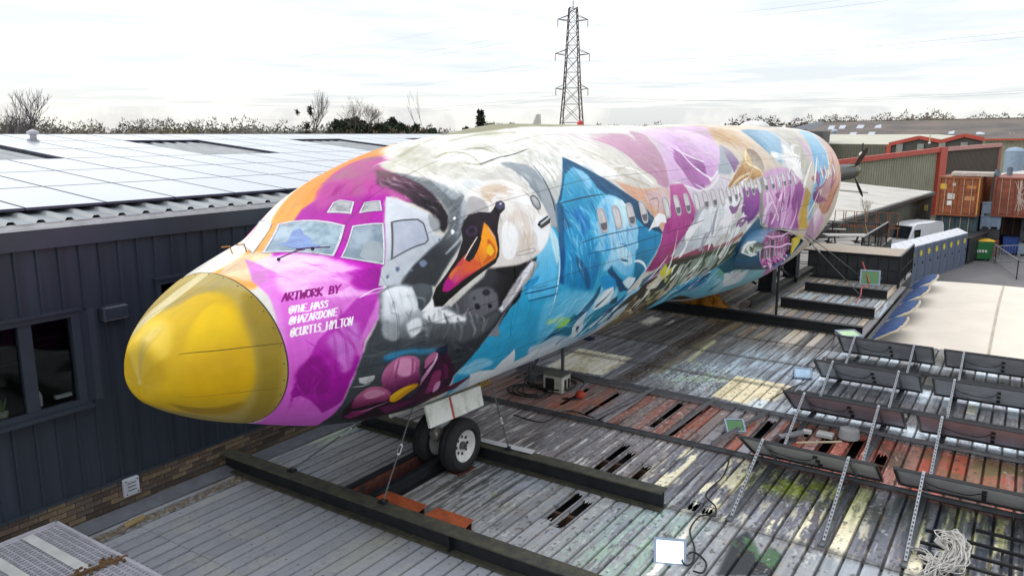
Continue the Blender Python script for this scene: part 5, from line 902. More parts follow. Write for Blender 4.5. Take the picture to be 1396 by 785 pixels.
mb=MB(); mb.tube([(GX,GY-.1,.5),(GX,GY-.26,.72),(GX,GY-.08,.95)],[.035,.045,.035],8); mb.tube([(GX,GY,.95),(GX,GY+1.0,1.62)],.045,10); mb.build('drag_brace',M_str,air,smooth=True)
for dx,dy,dz,r_ in ((-.1,-.16,.98,.075),(.07,-.17,.80,.085),(-.02,-.19,.60,.095)):
    mb=MB(); mb.lathe([(0,-.10),(r_*.8,-.10),(r_,-.08),(r_,.05),(0,.05)],(GX+dx,GY+dy,dz),axis=(.15,1,.1),n=16); mb.lathe([(0,-.104),(r_*.72,-.104),(r_*.74,-.09)],(GX+dx,GY+dy,dz),axis=(.15,1,.1),n=16); mb.build('taxi_lamp' if dz>.7 else 'steering_unit',pm('lamp_glass','b8bcc0',.2,metal=.4) if dz>.7 else M_str,air,smooth=True)
# doors hanging from the bay
gd=[(-6.58,7.79,1.35),(-6.66,9.19,1.24),(-6.56,9.14,0.96),(-6.47,7.76,1.06)]
M_gd=pm('gear_door_white','d5d6cf',.5,col2='9aa08c',scale=6,lo=.5,hi=.8)
mb=MB(); mb.prism([tuple(p) for p in gd],(-.035,0,0)); o=mb.build('gear_door',M_gd,air); o['label']='white nose gear door with a red stripe'
g=[np.array(p) for p in gd]; a0,a1=g[0]*.60+g[1]*.40,g[3]*.60+g[2]*.40; b0_,b1_=g[0]*.565+g[1]*.435,g[3]*.565+g[2]*.435; dx=np.array([.003,0,0])
mb=MB(); mb.prism([tuple(p+dx) for p in (a0,b0_,b1_,a1)],(-.005,0,0)); mb.build('stripe',pm('stripe_red','b03a2c',.5),o)
mb=MB(); mb.prism([(v[0]-.72,v[1],v[2]) for v in gd],(-.03,0,0)); mb.build('gear_door',M_gd,air)
mb=MB(); mb.box(GX-.36,GX-.1,GY-.5,GY-.02,1.16,1.30); mb.box(GX-.1,GX+.32,GY-.42,GY+.0,1.14,1.26); mb.build('bay_lip',pm('bay_grey','a0a09a',.5,var=.3,scale=8),air)
mb=MB()
for j in range(5): mb.tube([(GX+.2,GY+.5+j*.07,1.25),(GX+.2,GY+.56+j*.07,1.14),(GX+.16,GY+.85+j*.02,1.12)],.02,6)
mb.build('hydraulic_lines',pm('hydraulic_gold','8a6c24',.4,metal=.4,col2='c0a060',scale=20),air,smooth=True)
# ================================================================ corrugated roof of the low building
RX0,RX1,RY0,RY1=-9.8,4.2,1.0,20.3
TPX=100  # texels per metre
def XY(px): return px
def paint_roof():
    W,H=int((RX1-RX0)*TPX),int((28.5-RY0)*TPX); A=np.empty((H,W,3),np.float32)
    xs=(np.arange(W)+.5)/TPX+RX0; ys=(np.arange(H)+.5)/TPX+RY0
    rib=np.floor((xs-RX0)/.21).astype(int); nr=rib.max()+2; r=np.random.default_rng(5)
    def ribrand(seed): return np.random.default_rng(seed).random(nr)[rib][None,:].astype(np.float32)
    base=hx('717274'); A[:]=base; A*=(.90+.2*ribrand(1))[...,None]
    def M(poly,fe=.06):
        m=fillpoly([((x-RX0)*TPX,(y-RY0)*TPX) for x,y,_ in poly],0,0,W,H); return blur(m,fe*TPX,fe*TPX) if fe else m
    def RC(x0,x1,y0,y1,fe=.03): return M([(x0,y0,0),(x1,y0,0),(x1,y1,0),(x0,y1,0)],fe)
    def mix(m,c): 
        c=hx(c) if isinstance(c,str) else c
        A[...]=A+(c-A)*np.clip(m,0,1)[...,None]
    fine=vnoise(H,W,5,3,seed=1,oct=3); st=vnoise(H,W,70,4,seed=2,oct=4); st2=vnoise(H,W,160,7,seed=3,oct=4); big=vnoise(H,W,170,170,seed=4,oct=4); mid=vnoise(H,W,40,40,seed=6,oct=4)
    # weathered sheeting behind the front beam
    m=RC(-9.9,4.2,7.1,9.36); mix(m*np.clip((st-.42)*4,0,.5),'8a8b88'); mix(m*np.clip((big-.5)*3,0,.5),'7a8390')
    m=RC(-9.9,4.2,1,7.1,.05); mix(m*np.clip((big-.5)*4,0,.45),'80868e'); mix(m*np.clip((mid-.6)*4,0,.3),'8a8a7c')
    m=RC(-9.0,4.2,9.36,11.56); mix(m*.85,'6e6a6c'); mix(m*(ribrand(7)>.7)*.35,'575a60'); mix(m*np.clip((st-.60)*8,0,.75),'c6c3bd'); mix(m*np.clip((st2-.62)*7,0,.5),'3b3430')
    # flaking cream streaks on the right half of that row
    m=RC(-4.3,4.2,9.36,11.56,.15); k=(ribrand(12)>.52); mix(m*.45,'4b505a'); fl=vnoise(H,W,55,9,seed=33,oct=5); mix(m*k*np.clip((fl-.44)*11,0,.92),'cfc7a8'); mix(m*np.clip((fl-.66)*9,0,.7),'b9b49c')
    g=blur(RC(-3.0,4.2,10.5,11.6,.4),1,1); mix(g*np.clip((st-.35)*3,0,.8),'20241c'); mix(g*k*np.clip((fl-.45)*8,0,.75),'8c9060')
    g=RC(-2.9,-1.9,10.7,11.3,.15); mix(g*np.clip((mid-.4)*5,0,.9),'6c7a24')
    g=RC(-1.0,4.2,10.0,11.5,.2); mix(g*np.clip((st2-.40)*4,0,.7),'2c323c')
    # rusty row
    m=RC(-9.2,4.2,11.56,13.66,.02); mix(m*.7,'6c5c58'); mix(m*(ribrand(14)>.60)*.55,'7c8088'); mix(m*(ribrand(15)>.62)*np.clip(.3+(st-.4)*3,0,.85)*np.clip((xs[None]+9)/5,.45,1),'824636'); mix(m*np.clip((st2-.62)*7,0,.8),'2c1c18')
    m=RC(-3.0,4.2,11.56,13.66,.05); mix(m*(.55+.4*(ribrand(16)>.4))*.8,'8c4434'); mix(m*np.clip((mid-.5)*5,0,.8),'4a3c34'); mix(RC(-.9,4.2,12.6,13.5,.3)*np.clip((mid-.35)*3,0,.7),'5c5c3c')
    m=RC(-9.2,-6.4,11.56,13.0,.1); mix(m*.5,'7a6058')
    m=RC(-7.2,-6.2,11.6,12.9,.12); mix(m*np.clip((mid-.4)*5,0,.55),'96523e')
    # grey middle field
    m=RC(-9.2,4.2,13.66,17.2,.02); mix(m*.7,'68686c'); mix(m*np.clip((st-.56)*6,0,.6),'93979a'); mix(m*np.clip((.42-st)*6,0,.5),'3e3c3e')
    m=RC(-9.2,4.2,17.2,20.6,.02); mix(m*.6,'5c5754'); mix(m*np.clip((st-.58)*6,0,.5),'9a968e'); mix(m*np.clip((.45-st2)*6,0,.6),'33302e')
    m=M([(-5.53,15.97,0.00),(-5.42,18.21,0.00),(-3.40,18.20,0.00),(-2.83,15.43,0.00),(-3.91,15.81,0.00)],.25); mix(m*(.25+.55*np.clip((st-.4)*4,0,1)),'9fb0bc')
    m=M([(-6.38,14.77,0.00),(-5.73,16.52,0.00),(-3.91,15.81,0.00),(-4.97,14.01,0.00)],.2); mix(m*np.clip((fine-.5)*8,0,.6),'b9ccd0'); mix(m*np.clip((mid-.55)*6,0,.4),'a9c4a0')
    gap=(((xs-RX0)/.21)%1>.10)[None]
    def cream(poly,c,p=.9,seed=3,thr=0,fe=.015):
        m=M(poly,fe); q=(ribrand(seed)>thr)*gap; dirt=np.clip((vnoise(H,W,60,14,seed=seed+40,oct=4)-.50)*5,0,.8); mix(m*q*p,c); mix(m*q*dirt*.7,'a89c78')
    cream([(-8.41,14.07,0.00),(-8.52,15.77,0.00),(-7.13,15.73,0.00),(-7.11,14.16,0.00)],'dedac8',.95,3)
    cream([(-4.95,14.18,0.00),(-4.98,15.70,0.00),(-3.66,15.69,0.00),(-3.63,14.01,0.00)],'d9cba6',.9,5,.12)
    cream([(-8.38,18.83,0.00),(-8.45,19.82,0.00),(-8.08,19.74,0.00),(-8.03,18.82,0.00)],'dcdad0'); cream([(-7.68,18.72,0.00),(-7.78,19.73,0.00),(-7.34,19.62,-0.00),(-7.29,18.61,0.00)],'d4d0c4',.9,8,.3)
    cream([(-8.37,20.53,0.00),(-8.96,21.93,0.00),(-7.58,21.05,0.00),(-7.51,20.01,0.00)],'8c7c68',.5,9)
    cream([(-5.09,18.76,0.00),(-5.17,20.66,0.00),(-3.88,20.50,0.00),(-3.74,18.86,0.00)],'b9aea0',.75,6,.5,.1)
    cream([(-6.94,19.88,-0.00),(-6.97,21.45,0.00),(-5.29,20.98,-0.00),(-5.23,18.75,0.00)],'6a5440',.6,10,.3,.1)
    cream([(-6.03,16.18,0.00),(-6.15,18.31,0.00),(-6.02,18.22,0.00),(-5.92,16.11,0.00)],'bfc08c',.7,3)
    cream([(-3.72,14.58,0.00),(-3.70,15.66,0.00),(-3.57,15.63,0.00),(-3.61,14.50,0.00)],'d4c8a8',.9,4)
    m=RC(-9.8,-3.0,20.6,28.4,.05); mix(m*.5,'6c6864'); mix(m*(ribrand(51)>.5)*np.clip((st-.35)*4,0,.8),'b4aca0'); mix(m*(ribrand(52)>.75)*.4,'8c7458'); mix(RC(-6,-3,23.2,25.7,.1)*np.clip((st-.4)*4,0,.8),'98a8b0')
    # brown wet gutter of debris along the ribs
    m=RC(-6.75,-6.35,14.0,20.4,.07); mix(m*np.clip(.55+(fine-.5)*2,0,.9),'2e2118'); m=RC(-6.3,-6.15,15,20.4,.05); mix(m*.5,'6c5c34')
    # light translucent ribs below the panel rows
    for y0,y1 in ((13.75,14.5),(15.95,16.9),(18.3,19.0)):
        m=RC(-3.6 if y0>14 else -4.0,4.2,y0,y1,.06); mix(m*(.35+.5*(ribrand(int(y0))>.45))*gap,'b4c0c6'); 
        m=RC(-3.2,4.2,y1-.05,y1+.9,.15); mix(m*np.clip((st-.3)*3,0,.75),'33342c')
    cream([(-0.85,15.76,0.00),(-0.87,16.32,0.00),(-0.42,16.42,0.00),(-0.38,15.79,0.00)],'e4ecf2',.7,2,.5)
    # bottom right: green algae, dark patch, white tape strip
    m=M([(-4.07,7.09,0.00),(-4.01,9.18,0.00),(-3.18,9.48,0.00),(-3.22,7.65,0.00)],.3); mix(m*np.clip((st-.50)*7,0,.5),'86b494'); mix(m*np.clip((mid-.55)*5,0,.35),'9ab0a0')
    m=M([(-2.55,8.10,0.00),(-2.64,9.03,0.00),(-2.56,9.37,0.00),(-2.41,9.12,0.00),(-2.23,8.78,0.00),(-2.20,9.11,0.00),(-2.03,8.99,0.00),(-2.02,8.45,0.00)],.02); mix(m*.92,'26282a'); mix(m*np.clip((mid-.56)*8,0,.5),'4c7c4c')
    m=M([(-3.22,7.65,0.00),(-3.24,9.37,0.00),(-3.16,9.35,0.00),(-3.13,7.71,0.00)],.008); mix(m*.95,'d9d3c4'); mix(m*np.clip((st-.6)*5,0,.5),'9c9484')
    m=M([(-1.46,8.82,0.00),(-1.72,8.92,0.00),(-1.17,9.48,0.00),(-0.75,9.29,0.00)],.2); mix(m*.4,'8c9ca8')
    m=RC(-9.8,-6.8,9.36,9.9,.1); mix(m*.25,'b0c0a8')
    m=M([(-9.72,8.21,0.00),(-9.81,9.03,0.00),(-9.22,9.34,0.00),(-9.13,8.23,0.00)],.12); mix(m*np.clip((st-.4)*4,0,.55),'a8bc9c')
    m=M([(-6.52,6.14,0.00),(-6.55,6.55,0.00),(-6.21,6.46,0.00),(-6.04,5.79,0.00)],.2); mix(m*.3,'8c8f60')
    m=M([(-6.47,7.31,0.00),(-7.35,9.41,0.00),(-5.90,9.36,0.00),(-5.48,7.96,0.00)],.3); mix(m*np.clip(.35+(.5-st)*4,0,.75),'2c2c2a'); mix(m*np.clip((mid-.6)*5,0,.4),'6c7038')
    m=M([(-9.97,5.34,0.00),(-9.62,6.64,0.00),(-9.44,6.58,0.00),(-9.59,5.24,0.00),(-9.41,4.55,0.00)],.05); mix(m*.85,'4c4640'); mix(m*np.clip((fine-.5)*6,0,.5),'8c8478')
    for yj in (1.5,2.6,3.6,4.6,5.6,6.6,8.2,9.5,10.5,11.7,12.7,13.8,14.6,15.5,16.3,17.3,18.1,19.0,19.8,21.2,22.4,23.6,24.8,26,27.2):
        j_=int((yj-RY0)*TPX); xi=((np.arange(nr)*.21+.115)*TPX).astype(int); xi=xi[(xi>2)&(xi<W-3)]
        for dy in (0,1,2):
            for dx_ in (0,1): A[j_+dy,xi+dx_]=.20+.1*dy
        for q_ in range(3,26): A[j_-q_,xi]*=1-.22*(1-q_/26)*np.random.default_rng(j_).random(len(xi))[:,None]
    ch1=vnoise(H,W,7,3,seed=61,oct=3);ch2=vnoise(H,W,10,4,seed=62,oct=3)
    cw_=np.clip((ys-7)/.3,0,1)[:,None]*np.clip((xs+8)/3,.35,1)[None,:]*np.clip(1-(ys-14)/5,.25,1)[:,None]
    mix((ch1>.67)*(big>.45)*.45*cw_,'b9b7b0'); mix((ch2>.70)*.5*cw_,'2e2b29'); mix((ch1<.29)*(mid>.5)*.4*cw_,'8a6a50')
    # joints grime + general
    for yj in (7.1,9.36,11.56,13.66,15.4,17.2,18.9): mix(RC(-9.8,4.2,yj-.05,yj+.10,.03)*np.clip((fine-.2)*1.3,0,.55),'3c3a36')
    A*=(1-.35*np.clip((fine-.62)*3,0,1)*np.clip((big-.3)*2,0,1))[...,None]
    gx=((xs-RX0)/.21)%1; gl=np.clip(1-np.abs(gx-.03)/.09,0,1)+np.clip(1-np.abs(gx-1.03)/.09,0,1); A*=(1-.48*np.clip(gl*1.3,0,1))[None,:,None]
    A*= (.93+.14*fine)[...,None]
    return A
ROOFPAINT=paint_roof()
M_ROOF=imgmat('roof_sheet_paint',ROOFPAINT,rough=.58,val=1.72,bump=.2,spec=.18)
roof=bpy.data.objects.new('roof',None); COL.objects.link(roof); struct(roof); roof['label']='long corrugated roof of the low building under the aircraft'
HO=[]  # holes: rib index, y0, y1
def hole(x,y0,y1): HO.append((int((x-RX0)/.21),y0,y1))
for x,y0,y1 in ((-4.92,8.15,9.1),(-4.70,8.05,8.95),(-5.02,9.7,11.1),(-4.80,9.7,10.9),(-4.45,9.75,10.5),(-3.45,9.45,9.75),(-3.24,9.45,9.7),
    (-7.0,12.1,13.3),(-6.3,11.9,13.4),(-5.1,12.0,13.5),(-4.7,11.8,13.3),(-3.45,12.4,13.5),(-3.0,11.9,13.4),(-2.4,11.8,13.2),(-1.98,12.1,13.5),(-1.5,11.8,13.0),(-1.1,12.0,12.5),(-2.85,13.0,13.5)): hole(x,y0,y1)
RW=.21; PROFL=[(0,-.04),(.014,-.04),(.028,0),(.194,0),(.21,-.04)]
def sheet(i0,i1,y0,y1,mat,parent,zt=.012,name='roof_sheet'):
    mb=MB(); uv=[]
    for i in range(i0,i1):
        x=RX0+i*RW; ys=sorted(set([y0,y1]+[v for h in HO if h[0]==i for v in h[1:] if y0<v<y1]))
        for a,b in zip(ys,ys[1:]):
            mid=(a+b)/2; cut=any(h[0]==i and h[1]<mid<h[2] for h in HO)
            za=zt*(1-(a-y0)/(y1-y0)); zb=zt*(1-(b-y0)/(y1-y0))
            vs=[(x+px,a,pz+za) for px,pz in PROFL]+[(x+px,b,pz+zb) for px,pz in PROFL]
            mb.add(vs,[(j,j+1,j+6,j+5) for j in range(4) if not(cut and j in(1,2))])
            if cut:
                mb.add([(x+.03,a,0),(x+.03,b,0),(x+.03,b,-.05),(x+.03,a,-.05)],[(0,1,2,3)])
                for e,sg in ((a,1),(b,-1)):
                    xx=x+.028
                    while xx<x+.19:
                        ww=random.uniform(.02,.05); mb.add([(xx,e,-.001),(min(xx+ww,x+.194),e,-.001),(xx+ww*random.random(),e+sg*random.uniform(.02,.16),-.004-random.random()*.02)],[(0,1,2)]); xx+=ww
    # front lip gives the sheet an edge
    fr=[(RX0+i*RW+px,y0,pz+zt) for i in range(i0,i1) for px,pz in PROFL]; n=len(fr); mb.add(fr+[(x,y,z-.012) for x,y,z in fr],[(j,j+n,j+n+1,j+1) for j in range(n-1)])
    dx=random.uniform(-.004,.004)
    mb.v=[(x,y,z+dx*(y-y0)*.5) for x,y,z in mb.v]
    o=mb.build(name,mat,parent); me=o.data; uvl=me.uv_layers.new(name='UVMap'); H_,W_=ROOFPAINT.shape[:2]
    idx=np.empty(len(me.loops),int); me.loops.foreach_get('vertex_index',idx); V_=np.array(mb.v)
    u=(V_[idx,0]-RX0)*TPX/W_; v=(V_[idx,1]-RY0)*TPX/H_; uvl.data.foreach_set('uv',np.stack([u,v],-1).ravel()); return o
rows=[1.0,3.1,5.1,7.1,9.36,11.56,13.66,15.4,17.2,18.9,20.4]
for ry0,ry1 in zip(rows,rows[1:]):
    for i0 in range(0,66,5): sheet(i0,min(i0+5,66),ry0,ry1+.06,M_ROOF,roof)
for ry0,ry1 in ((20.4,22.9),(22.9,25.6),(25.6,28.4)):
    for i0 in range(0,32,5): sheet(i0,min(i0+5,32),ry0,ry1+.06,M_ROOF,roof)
mb=MB(); mb.box(RX0-.2,4.4,.8,20.35,-.30,-.28); mb.box(RX0-.2,-3.0,20.35,28.4,-.30,-.28); mb.build('void_shade',pm('dark_void','1c1512',.9,var=.5,scale=4),roof)  # added dark sheet stands in for the shade inside the roof void
mb=MB()
for y in (2.2,4.1,6,8.5,10.4,12.6,14.6,16.4,18.1,19.8): mb.box(RX0,4.2,y,y+.06,-.2,-.06)
mb.build('purlin',pm('purlin_brown','4c3426',.8,var=.4),roof)['kind']='stuff'
# low building walls and eaves below the roof
lb=thing('low_building','low rendered building carrying the corrugated roof','building',(-3,10,-3.1))
mb=MB(); mb.box(-10,4.15,.9,20.3,-3.1,-.32); mb.box(-10,-3.05,20.3,28.3,-3.1,-.32); mb.build('wall',pm('render_dirty','77726a',.8,scale=2,var=.4,bump=.2),lb)
mb=MB(); mb.box(-2.9,4.2,20.36,20.5,-.16,-.03); mb.box(-3.02,-2.9,20.3,28.4,-.16,-.03); mb.box(4.15,4.3,1,20.4,-.16,-.03); mb.build('gutter',pm('gutter_black','15151a',.5),lb)
# ================================================================ steelwork
M_st=pm('steel_dark','23252a',.55,var=.5,scale=5,metal=.2,bump=.2,bscale=25); M_moss=pm('steel_mossy','4a4838',.75,col2='2c2d2c',scale=7,bump=.35,bscale=30,lo=.35,hi=.7); M_rust=pm('steel_rusty','6a3220',.8,col2='2c2220',scale=9,bump=.2)
def ibeam(mb,p,q,h=.3,w=.22,t=.02):
    p=Vector(p);q=Vector(q)
    mb.beam(p+Vector((0,0,t/2)),q+Vector((0,0,t/2)),w,t); mb.beam(p+Vector((0,0,h-t/2)),q+Vector((0,0,h-t/2)),w,t); mb.beam(p+Vector((0,0,t+(h-2*t)/2)),q+Vector((0,0,t+(h-2*t)/2)),t,h-2*t-.002)
def ib(p,q,label,group=None,h=.3,w=.22,mats=(None,None)):
    t=thing('steel_beam',label,'steel beam',p,0,group); t_=.022
    P=Vector(p);Q=Vector(q); z=lambda a:Vector((0,0,a))
    mb=MB(); mb.beam(P+z(h-t_/2),Q+z(h-t_/2),w,t_); mb.build('top_flange',mats[0] or M_moss,t)
    mb=MB(); mb.beam(P+z(h/2),Q+z(h/2),.02,h-2*t_-.002)
    d=(Q-P).normalized(); L_=(Q-P).length; sd=Vector((d.y,-d.x,0))
    for k in range(1,int(L_/1.5)):
        c=P+d*(k*1.5); mb.beam(c+z(t_+.001),c+z(h-t_-.001),w*.9,.01,upv=tuple(d)) if k%3==0 else None
    mb.build('web',M_st,t)
    mb=MB(); mb.beam(P+z(t_/2),Q+z(t_/2),w,t_); mb.build('bottom_flange',M_moss,t); return t
ib((-9.9,6.865,.012),(-2.9,6.865,.012),'long mossy steel beam lying across the roof in front of the nose wheels',h=.27,w=.225)
ib((-9.3,9.28,.012),(-3.68,9.28,.012),'mossy steel beam just behind the nose wheels, rusty at its right end',h=.27,w=.22)
ch=thing('channel_pair','pair of dark steel channels under the nose wheels, rusty on the inside','steel channel',(-7.1,8.2,0))
for x in (-7.42,-7.0):
    mb=MB(); mb.box(x,x+.10,7.0,9.15,.225,.245); mb.box(x+(.0 if x<-7.2 else .0),x+.015,7.0,9.15,.02,.222); mb.box(x,x+.1,7.0,9.15,.013,.028); mb.build('channel',M_st,ch)
mb=MB(); mb.box(-7.318,-7.30,7.0,9.14,.03,.22); mb.build('inner_web',M_rust,ch)
mb=MB(); mb.box(-7.40,-6.6,8.6,8.98,-.02,.012); mb.build('wheel_plate',M_rust,ch)
M_or=pm('orange_primer','a8542a',.6,col2='7c3a20',scale=5,bump=.15)
for i,qd in enumerate(([(-6.83,7.03,0.25),(-6.82,7.27,0.25),(-6.13,7.24,0.25),(-6.10,6.99,0.25)],[(-5.98,7.02,0.25),(-5.97,7.27,0.25),(-5.39,7.26,0.25),(-5.35,7.01,0.25)])):
    o=thing('orange_plate',('orange primed steel plate behind the front beam, nearer the nose wheels','orange primed steel plate behind the front beam, farther from the nose wheels')[i],'steel plate',qd[0],0,'orange plates by the front beam')
    mb=MB(); mb.prism(qd,(0,0,-.018)); mb.build('top_plate',M_or,o); mb=MB(); a_,b_=Vector(qd[0]),Vector(qd[3]); c_,d_=Vector(qd[1]),Vector(qd[2]); mb.beam(c_.lerp(a_,.2)+Vector((0,0,-.15)),d_.lerp(b_,.2)+Vector((0,0,-.15)),.015,.25); mb.build('web',M_rust,o)
mb=MB(); mb.prism([(-6.86,9.26,0.30),(-6.87,9.37,0.30),(-5.82,9.43,0.30),(-5.79,9.29,0.30)],(0,0,.012)); tag(mb.build('flat_bar',pm('bar_white','d4d6d8',.4)),'white flat bar lying on the beam behind the right nose wheel','metal bar')
# rear trestle and columns
ib((-8.9,20.62,.012),(-3.1,20.5,.012),'black steel beam across the roof below the wing root, front one of the rear group','beams of the rear trestle',h=.28,w=.2,mats=(M_st,))
ib((-5.75,23.0,.02),(-3.2,22.9,.02),'short black beam beside the rear columns, middle one of the rear group','beams of the rear trestle',h=.28,w=.2,mats=(M_st,))
ib((-5.75,25.9,.02),(-3.3,25.8,.02),'short black beam nearest the dark bar counter','beams of the rear trestle',h=.28,w=.2,mats=(M_st,))
ib((-6.05,21.0,.31),(-6.0,27.6,.31),'olive mossy beam running lengthwise under the rear columns',h=.24,w=.24)
ib((-8.3,21.0,.31),(-8.3,27.6,.31),'mossy lengthwise beam under the far rear columns',h=.24,w=.24)
trs=thing('support_trestle','black steel columns and braces holding up the rear of the fuselage','support frame',(-7,23,.5))
for x in (-6.05,-8.2):
    for y in (22.5,25.2):
        mb=MB(); mb.box(x-.2,x+.2,y-.02,y+.02,.58,1.6); mb.box(x-.2,x-.17,y-.2,y+.2,.58,1.6); mb.box(x+.17,x+.2,y-.2,y+.2,.58,1.6); mb.box(x-.26,x+.26,y-.26,y+.26,.551,.575); mb.build('column',M_st,trs)
mb=MB(); mb.beam((-8.3,22.5,1.42),(-5.8,22.5,1.42),.2,.2); mb.build('cross_beam',M_st,trs); mb=MB(); mb.beam((-8.3,25.2,1.42),(-5.8,25.2,1.42),.2,.2); mb.build('cross_beam',M_st,trs)
for a,b in (((-6.3,22.3,.75),(-7.6,22.3,1.4)),((-6.05,22.8,.6),(-6.05,25.0,1.4)),((-6.05,22.8,1.4),(-6.05,25.0,.6))):
    mb=MB(); mb.beam(a,b,.06,.06); mb.build('brace',M_st,trs)
mb=MB(); mb.tube([(-5.38,21.1,.0),(-5.38,21.1,1.72)],.035,8); tag(mb.build('prop_pole',M_st,None,smooth=True),'thin black prop pole standing in front of the rear columns','pole')
# guy wires
M_wire=pm('steel_cable','5c5e60',.4,metal=.5); M_tb=pm('turnbuckle_zinc','b4b6b8',.35,metal=.6)
def guy(p,q,label,tb=.45):
    t=thing('guy_wire',label,'guy wire',p); P=Vector(p);Q=Vector(q); mb=MB(); mb.tube([P,Q],.011,6); mb.build('cable',M_wire,t,smooth=True)
    d=(Q-P); mb=MB(); a=P+d*(tb-.04);b=P+d*(tb+.04); off=d.cross(Vector((0,0,1))).normalized()*.022 if abs(d.normalized().z)<.99 else Vector((.022,0,0)); mb.tube([a+off,b+off],.011,6); mb.tube([a-off,b-off],.011,6); mb.ico(a,.028,0);mb.ico(b,.028,0); mb.build('turnbuckle',M_tb,t,smooth=True)
    mb=MB(); mb.ico(P,.035,0); mb.box(P.x-.05,P.x+.05,P.y-.05,P.y+.05,P.z-.03,P.z); mb.build('shackle',M_st,t)
guy((-8.35,6.93,.31),(-7.35,8.35,1.30),'slack-looking steel guy wire from the front beam to the belly left of the nose wheels')
guy((-6.60,6.93,.31),(-6.75,7.9,1.62),'steel guy wire rising straight up from the front beam before the nose wheels',.42)
guy((-6.2,9.28,.31),(-6.45,9.2,1.25),'short dark guy wire behind the right nose wheel')
guy((-3.75,24.2,.32),(-4.9,21.6,2.3),'long guy wire from the wing stub down to the rear beams',.8)
guy((-4.4,27.5,.4),(-4.9,21.8,2.35),'guy wire from the wing stub towards the dark bar counter',.85)
# ================================================================ rails and small things lying on the roof
M_galv=pm('galvanised','9a9ea2',.4,metal=.5,var=.35,scale=9)
def rail(p,q,label,w=.045,h=.045,nm='metal_rail',mat=None,group='loose metal rails on the roof'):
    mb=MB(); P=Vector(p);Q=Vector(q); d=(Q-P).normalized(); s_=Vector((d.y,-d.x,0))*w/2; z=Vector((0,0,h))
    mb.beam(P+Vector((0,0,.004)),Q+Vector((0,0,.004)),w,.006); mb.beam(P+s_+z/2,Q+s_+z/2,.005,h); mb.beam(P-s_+z/2,Q-s_+z/2,.005,h); o=mb.build(nm,mat or M_galv); tag(o,label,'metal rail',group); return o
M_rgrey=pm('rail_grey','6c7074',.45,metal=.4,var=.4,scale=6)
rail((-9.0,11.56,.03),(2.2,11.62,.03),'long grey rail from behind the nose wheels to under the front solar panels',.06,.05,mat=M_rgrey)
rail((-8.9,13.80,.03),(2.2,13.70,.03),'long pale rail across the roof in front of the grey middle roofing',.07,.05)
rail((-8.9,13.62,.03),(-4.1,13.58,.03),'pale square rail lying beside the long middle rail')
rail((-5.95,11.64,.07),(-5.75,13.75,.07),'cross rail between the two long rails, nearest the cable coil')
rail((-4.62,11.64,.07),(-4.55,13.9,.07),'cross rail between the two long rails, second from the cable coil')
rail((-3.85,11.7,.07),(-3.5,13.7,.07),'cross rail between the two long rails beside the green floodlight')
rail((-8.5,13.1,.04),(-7.35,12.95,.06),'short rail left of the cable coil, nearer the wheels')
rail((-8.75,13.4,.04),(-7.45,13.35,.06),'short rail left of the cable coil, farther from the wheels')
for i,y in enumerate((16.98,15.25,17.9)): rail((-3.4,y,.03),(2.2,y-.05,.03),('pale rail crossing the roof between the second and third panel rows','pale rail crossing the roof under the third panel row','pale rail crossing the roof under the farthest panel row')[i],.06,.04,mat=M_rgrey)
M_cab=pm('cable_black','101012',.5)
def cable(pts,label,r=.012,cat='cable',mat=None):
    mb=MB(); mb.tube([tuple(p) for p in catmull(pts,False,6)],r,6); return tag(mb.build('cable',mat or M_cab,None,smooth=True),label,cat)
def coil(c,label,n=4,R_=.35):
    pts=[]
    for k in range(n*10): a=2*PI*k/10; r_=R_*(1+.18*math.sin(a*.7+k*.05))*(1-.08*(k//10)); pts.append((c[0]+r_*math.cos(a)*1.25,c[1]+r_*math.sin(a),c[2]+.02+.012*math.sin(a*1.3)+.004*k/5))
    return cable(pts,label,.013)
coil((-7.75,12.35,.03),'loose coil of black cable under the belly beside the pole clamp box'); coil((-7.55,13.0,.05),'larger loops of black cable near the junction box',3,.45)
cable([(-7.40,11.85,0.78),(-7.9,12.9,.55),(-8.0,12.5,.1),(-7.7,12.1,.05)],'black cable hanging from the belly into the coil')
cable([(-7.31,11.09,0.05),(-6.68,11.07,0.05),(-6.63,11.77,0.05),(-6.19,11.79,0.05),(-5.80,11.66,0.05)],'thin black lead trailing across the grey sheets')
cable([(-3.50,11.51,0.06),(-3.41,11.16,0.04),(-3.33,10.65,0.04),(-3.33,9.96,0.05),(-3.10,9.69,0.04),(-3.02,9.45,0.03)],'black cable wandering down the flaking sheets')
cable([(-3.01,9.43,0.04),(-3.17,9.30,0.05),(-3.15,8.87,0.05),(-2.96,8.52,0.04),(-2.85,8.18,0.05),(-2.89,8.07,0.04),(-2.97,8.15,0.05),(-2.92,8.38,0.05),(-2.72,8.26,0.04),(-2.67,8.01,0.05),(-2.78,8.00,0.04)],'black cable looping down to the lit floodlight')
cable([(-3.68,14.44,0.05),(-3.56,15.30,0.05),(-3.41,15.84,0.05),(-3.37,16.28,0.05)],'thin lead running to the pale blue floodlight')
cable([(-3.64,17.12,0.06),(-3.62,17.73,0.06),(-3.55,19.10,0.08),(-3.70,20.42,0.10)],'black cable climbing towards the far panel row')
